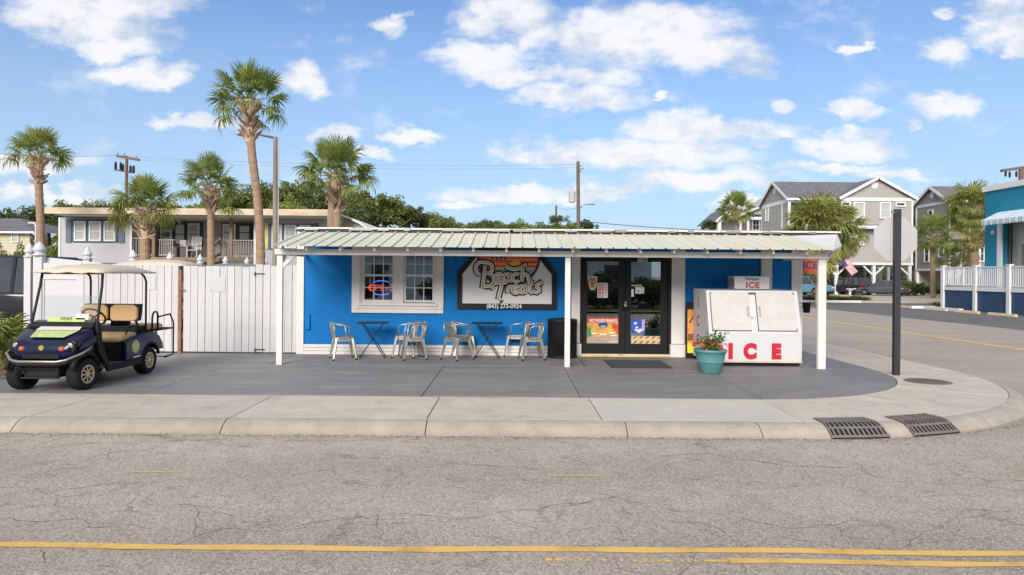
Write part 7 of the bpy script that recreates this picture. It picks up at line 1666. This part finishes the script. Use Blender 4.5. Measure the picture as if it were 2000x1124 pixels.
    MB().box(-hl + .02, hl - .05, -hw * .85, hw * .85, .20, .34).build('underbody', black_matte, t, bevel=.03)
    MB().box(-hl - .03, -hl + .15, -hw * .86, hw * .86, .30, .44).build('rear_bumper', black_matte if kind != 'sedan' else paint, t, bevel=.03)
    return t
paint_grey = M('dark_grey_car_paint', (.10,.10,.125), .2, metal=.4); paint_black = M('black_car_paint', (.012,.012,.014), .15); paint_blue = M('light_blue_car_paint', (.12,.26,.36), .25, metal=.2)
paint_silver = M('silver_car_paint', (.45,.45,.46), .25, metal=.5)
p = G(1712, 577); carlike('parked_car', 'dark grey sedan parked facing the carport of the large stilt house', 'car', (p.x, p.y - 1.0, .0), R(142), 4.7, 1.85, 1.44, paint_grey, group='cars parked under the stilt houses')
p = G(1658, 573); carlike('parked_car', 'black sport utility vehicle backed against the carport left of the grey sedan', 'car', (XA(1655, 69), 69.0, .0), R(112), 4.6, 1.9, 1.75, paint_black, 'suv', group='cars parked under the stilt houses')
carlike('parked_car', 'light blue jeep shaped vehicle seen between the shop corner and the right canopy post', 'car', (XA(1582, 66), 66, .0), R(-60), 4.2, 1.85, 1.8, paint_blue, 'suv', group='cars parked under the stilt houses')
carlike('parked_car', 'silver car deep under the house behind the white pilings', 'car', (XA(1702, 74), 74, .0), R(95), 4.4, 1.8, 1.4, paint_silver, group='cars parked under the stilt houses')
van = carlike('parked_van', 'large black van standing side on behind the palmetto at the left edge', 'van', (-13.45, 17.0, -.02), R(180), 5.4, 2.0, 2.12, paint_black, 'suv')
# bird bath, flag, yellow planter
p = A(1660, 575, 57); t = thing('bird_bath', 'small white pedestal bird bath on the driveway edge', 'bird bath', (p.x, 57, .01)); MB().lathe([(0, 0), (.20, 0), (.20, .06), (.09, .12), (.09, .55), (.13, .62), (.30, .70), (.32, .78), (.27, .78), (0, .70)], n=20).build('basin', trim_w, t, smooth=True)
p = A(1641, 512, 68.6); t = thing('house_flag', 'striped flag with blue canton hanging slanted from a house piling', 'flag', p)
fr_, fw_ = M('flag_red', (.50,.03,.05), .7), M('flag_white', (.72,.70,.70), .7)
dv = Vector((1.05, -.15, -1.35)).normalized(); du_ = Vector((.62, 0, .40)).normalized() * -1
L0 = Vector((.0, 0, 0)); wv = .80; ln = 1.75
def fq(u0, u1, v0, v1, off):
    pts = []
    for (u, v) in ((u0, v0), (u1, v0), (u1, v1), (u0, v1)): pts.append(L0 - du_ * u * wv + dv * v * ln + Vector((0, off + .05 * math.sin(v * 6 + u * 3), 0)))
    return pts
for i in range(13):
    m = MB()
    for k in range(8): a_ = fq(i / 13, (i + 1) / 13, k / 8, (k + 1) / 8, 0); m.add(a_ + [q + Vector((0, .01, 0)) for q in a_], [(0,1,2,3),(7,6,5,4)])
    m.build('stripe', fr_ if i % 2 == 0 else fw_, t)
m = MB()
for k in range(3): m.add(fq(0, .54, k * .4 / 3, (k + 1) * .4 / 3, -.02), [(0,1,2,3)])
cnt = m.build('canton', M('flag_blue', (.03,.04,.16), .7), t)
st_ = MB()
for a in range(5):
    for b in range(4):
        q = fq(.06 + a * .1, .09 + a * .1, .05 + b * .09, .08 + b * .09, -.026); st_.add(q, [(0,1,2,3)])
st_.build('stars', fw_, cnt); MB().bar((-.35, .3, -.5), (.12, -.05, .1), .03).build('flag_pole', trim_w, t)
p = G(1768, 576); t = thing('yellow_kayak', 'bright yellow kayak lying end on at the edge of the lawn', 'kayak', (p.x, p.y, .0)); m = MB()
m.loft([[(x, y * w, .35 + z * w) for y, z in ((.0, .42), (.75, .28), (.92, 0), (.6, -.30), (-.6, -.30), (-.92, 0), (-.75, .28))] for x, w in ((-.1, .12), (.1, .6), (.35, .9), (.9, 1.0), (1.6, .85), (2.3, .5), (2.8, .1))]); m.build('hull', M('yellow_plastic', (.62,.58,.02), .4), t, smooth=True); t.rotation_euler = (0, 0, R(75))
t.location.z = .12

# ------------------------------------------------------------------ poles, lamps, wires
c = A(537, 500, 30); t = thing('lamp_pole', 'weathered wooden pole with a street lamp arm beside the tallest palm', 'street lamp', (c.x, 30, 0))
zt_ = ZA(536, 268, 30); MB().tube([(0, 0, 0), (0, 0, zt_ * .5), (-.02, 0, zt_)], [.115, .105, .095], 12).build('pole', wood_pole, t)
p1, p2 = A(500, 262, 29.8) - c, A(480, 258, 29.7) - c; z_ = c.z
arm = [Vector((0, 0, zt_ - .05)), Vector((p1.x, -.2, p1.z + z_)), Vector((p2.x, -.3, p2.z + z_))]; MB().tube(arm, .055, 7).build('arm', steel, t, smooth=True)
lp = A(471, 261, 29.7) - c; MB().ball((lp.x, -.3, lp.z + z_), (.25, .13, .12), 12, 8).build('lamp_head', M('lamp_grey', (.38,.38,.38), .4), t, smooth=True)
MB().tube([(.13, 0, 0), (.13, 0, zt_ - .2)], .022, 5).build('conduit', vinyl, t)
def crosspole(label, px, ytop, Y, parts, gz=0, lean=0, r_=.13):
    c = A(px, 500, Y); t = thing('utility_pole', label, 'utility pole', (c.x, Y, gz)); zt_ = ZA(px, ytop, Y) - gz
    MB().tube([(0, 0, 0), (lean, 0, zt_)], [r_ * 1.2, r_], 9).build('pole', M('dark_pole_wood', (.15,.105,.085), .9, var=.2) if 'dark_pole_wood' not in MATS else MATS['dark_pole_wood'], t); return t, c, zt_
dp = lambda: MATS['dark_pole_wood']
t, c, zt_ = crosspole('utility pole with two crossarms standing behind the trees at the left', 246, 305, 62, None)
q = lambda a, b, Y=62: A(a, b, Y) - Vector((c.x, 62, 0))
m = MB(); m.bar(q(228, 305), q(272, 313), .20, .22); m.build('crossarm', dp(), t); MB().bar(q(224, 332), q(262, 338), .12, .14).build('crossarm', dp(), t)
for a, b in ((226, 325), (236, 326), (240, 329), (255, 332), (261, 332)): p = q(a, b); MB().lathe([(.09, -.3), (.11, -.2), (.11, .25), (.05, .4), (0, .42)], p, 8).build('fuse', black_matte, t)
for a, b in ((230, 302), (243, 303), (266, 309)): p = q(a, b); MB().lathe([(.05, -.15), (.08, -.05), (.05, .05), (.08, .1), (0, .15)], p, 8).build('insulator', steel, t)
t, c, zt_ = crosspole('utility pole with a grey transformer can and small lamp behind the shop roof', 1131, 316, 56, None, lean=-.15, r_=.14)
q = lambda a, b, Y=56: A(a, b, Y) - Vector((c.x, 56, 0))
p = q(1117.5, 384); MB().lathe([(0, -.5), (.24, -.5), (.27, -.45), (.27, .40), (.20, .46), (0, .48)], p, 16).build('transformer', M('transformer_grey', (.42,.43,.44), .5), t, smooth=False); MB().bar(q(1120, 376), q(1130, 378), .08).bar(q(1117, 366), q(1117, 374), .06).build('bracket', steel, t)
MB().tube([q(1131, 408), q(1140, 401), q(1152, 399)], .035, 6).build('lamp_arm', steel, t, smooth=True); MB().ball(q(1157, 399.5), (.22, .1, .07), 10, 6).build('lamp_head', steel, t)
for a, b in ((1135, 326), (1138, 332), (1135, 337)): MB().bar(q(1131, b), q(a + 2, b - 3), .05).build('standoff', black_matte, t)
t, c, zt_ = crosspole('thin far pole left of the transformer pole', 1085.5, 402, 95, None, r_=.14)
t, c, zt_ = crosspole('utility pole with a long crossarm above the teal building', 1993, 326, 60, None, r_=.2)
q = lambda a, b, Y=60: A(a, b, Y) - Vector((c.x, 60, 0)); MB().bar(q(1955, 334), q(2040, 322), .22, .24).build('crossarm', dp(), t)
for a, b in ((1964, 340), (1972, 342), (1985, 341)): MB().lathe([(.05, -.25), (.09, -.1), (.09, .15), (.04, .3), (0, .3)], q(a, b), 7).build('fuse', black_matte, t)
wire = M('wire_black', (.12,.12,.125), .6)
def wires(label, pts, Y, r_=.02, sag=.3):
    mb = MB()
    for (a, b, c_, d, Y2) in pts:
        P, Q = A(a, b, Y), A(c_, d, Y2); mb.tube([P.lerp(Q, i / 10) - Vector((0, 0, 4 * sag * (i / 10) * (1 - i / 10))) for i in range(11)], r_, 4)
    return tag(mb.build('overhead_wire', wire), label, 'wire')
wires('thin power lines running from the left crossarm pole across the sky to the transformer pole', [(246, 306, 1131, 322, 56)], 62, .007, .35); wires('second thin power line a little lower across the sky', [(255, 312, 1131, 328, 56)], 62, .006, .4)
wires('dark service cable dropping from the transformer pole down to the right', [(1131, 432, 1420, 452, 52)], 56, .03, .1)
wires('thin service wire from the thin far pole to the lamp arm', [(1086, 405, 1131, 406, 56)], 95, .012, .2); wires('thin wire crossing in front of the second stilt house', [(1700, 455, 1926, 458, 48)], 52, .018, .1)
wires('thin wires leaving the left crossarm pole to the left', [(-60, 296, 228, 304, 62)], 50, .012, .2)

# ------------------------------------------------------------------ the other side of the road (seen reflected in the shop glass)
op = thing('opposite_house', 'grey clapboard house across the road, seen only in the reflections', 'house', (3, -15, 0))
w = MB(); siding(w, (9, -15), (-19, -15), 0, 6.2, .2); w.box(-18.95, 8.95, -24, -15.05, 0, 6.2); w.build('wall', M('opposite_siding', (.62,.66,.64), .6), op, world=True)
m = MB(); m.add([(-19.6, -14.4, 6.1), (9.6, -14.4, 6.1), (9.6, -19.5, 9), (-19.6, -19.5, 9)], [(0, 1, 2, 3)]).add([(-19.6, -24.6, 6.1), (9.6, -24.6, 6.1), (9.6, -19.5, 9), (-19.6, -19.5, 9)], [(3, 2, 1, 0)]); m.build('roof', shingle, op, world=True)
for X in (-16, -12.5, -8.5, -4, 0, 3, 6.5): MB().box(X - .55, X + .55, -14.95, -14.9, 3.6, 5.2).build('window', darkglass, op, world=True); MB().box(X - .55, X + .55, -14.95, -14.9, .9, 2.4).build('window', darkglass, op, world=True)
MB().box(-19.2, 9.2, -14.94, -14.6, 2.9, 3.15).build('belt_trim', trim_w, op, world=True)
sheet('front_verge', rect(-60, 60, -9, -4.2), -.05, lawn_m, 'grass verge across the road', 'verge')
palm('palm across the road, seen only in the reflections', [Vector((2.6, -7.5, -.05)), Vector((2.6, -7.5, 3.2))], 1.5, .2, 24, 77, 'mix', skirt=4)
for i, X in enumerate((-9.5, -3.5, 1.0, 5, 8)):
    t = thing('hedge', ('hedge bush across the road, left end', 'hedge bush across the road, second from the left', 'hedge bush across the road, beside the palm', 'hedge bush across the road, right of the palm', 'hedge bush across the road, right end')[i], 'shrub', (X, -7.6, 0)); inst(CM['d'][i % 2], 'foliage', t, (0, 0, .8), (0, 0, i), (2.6, 1.0, 1.5))
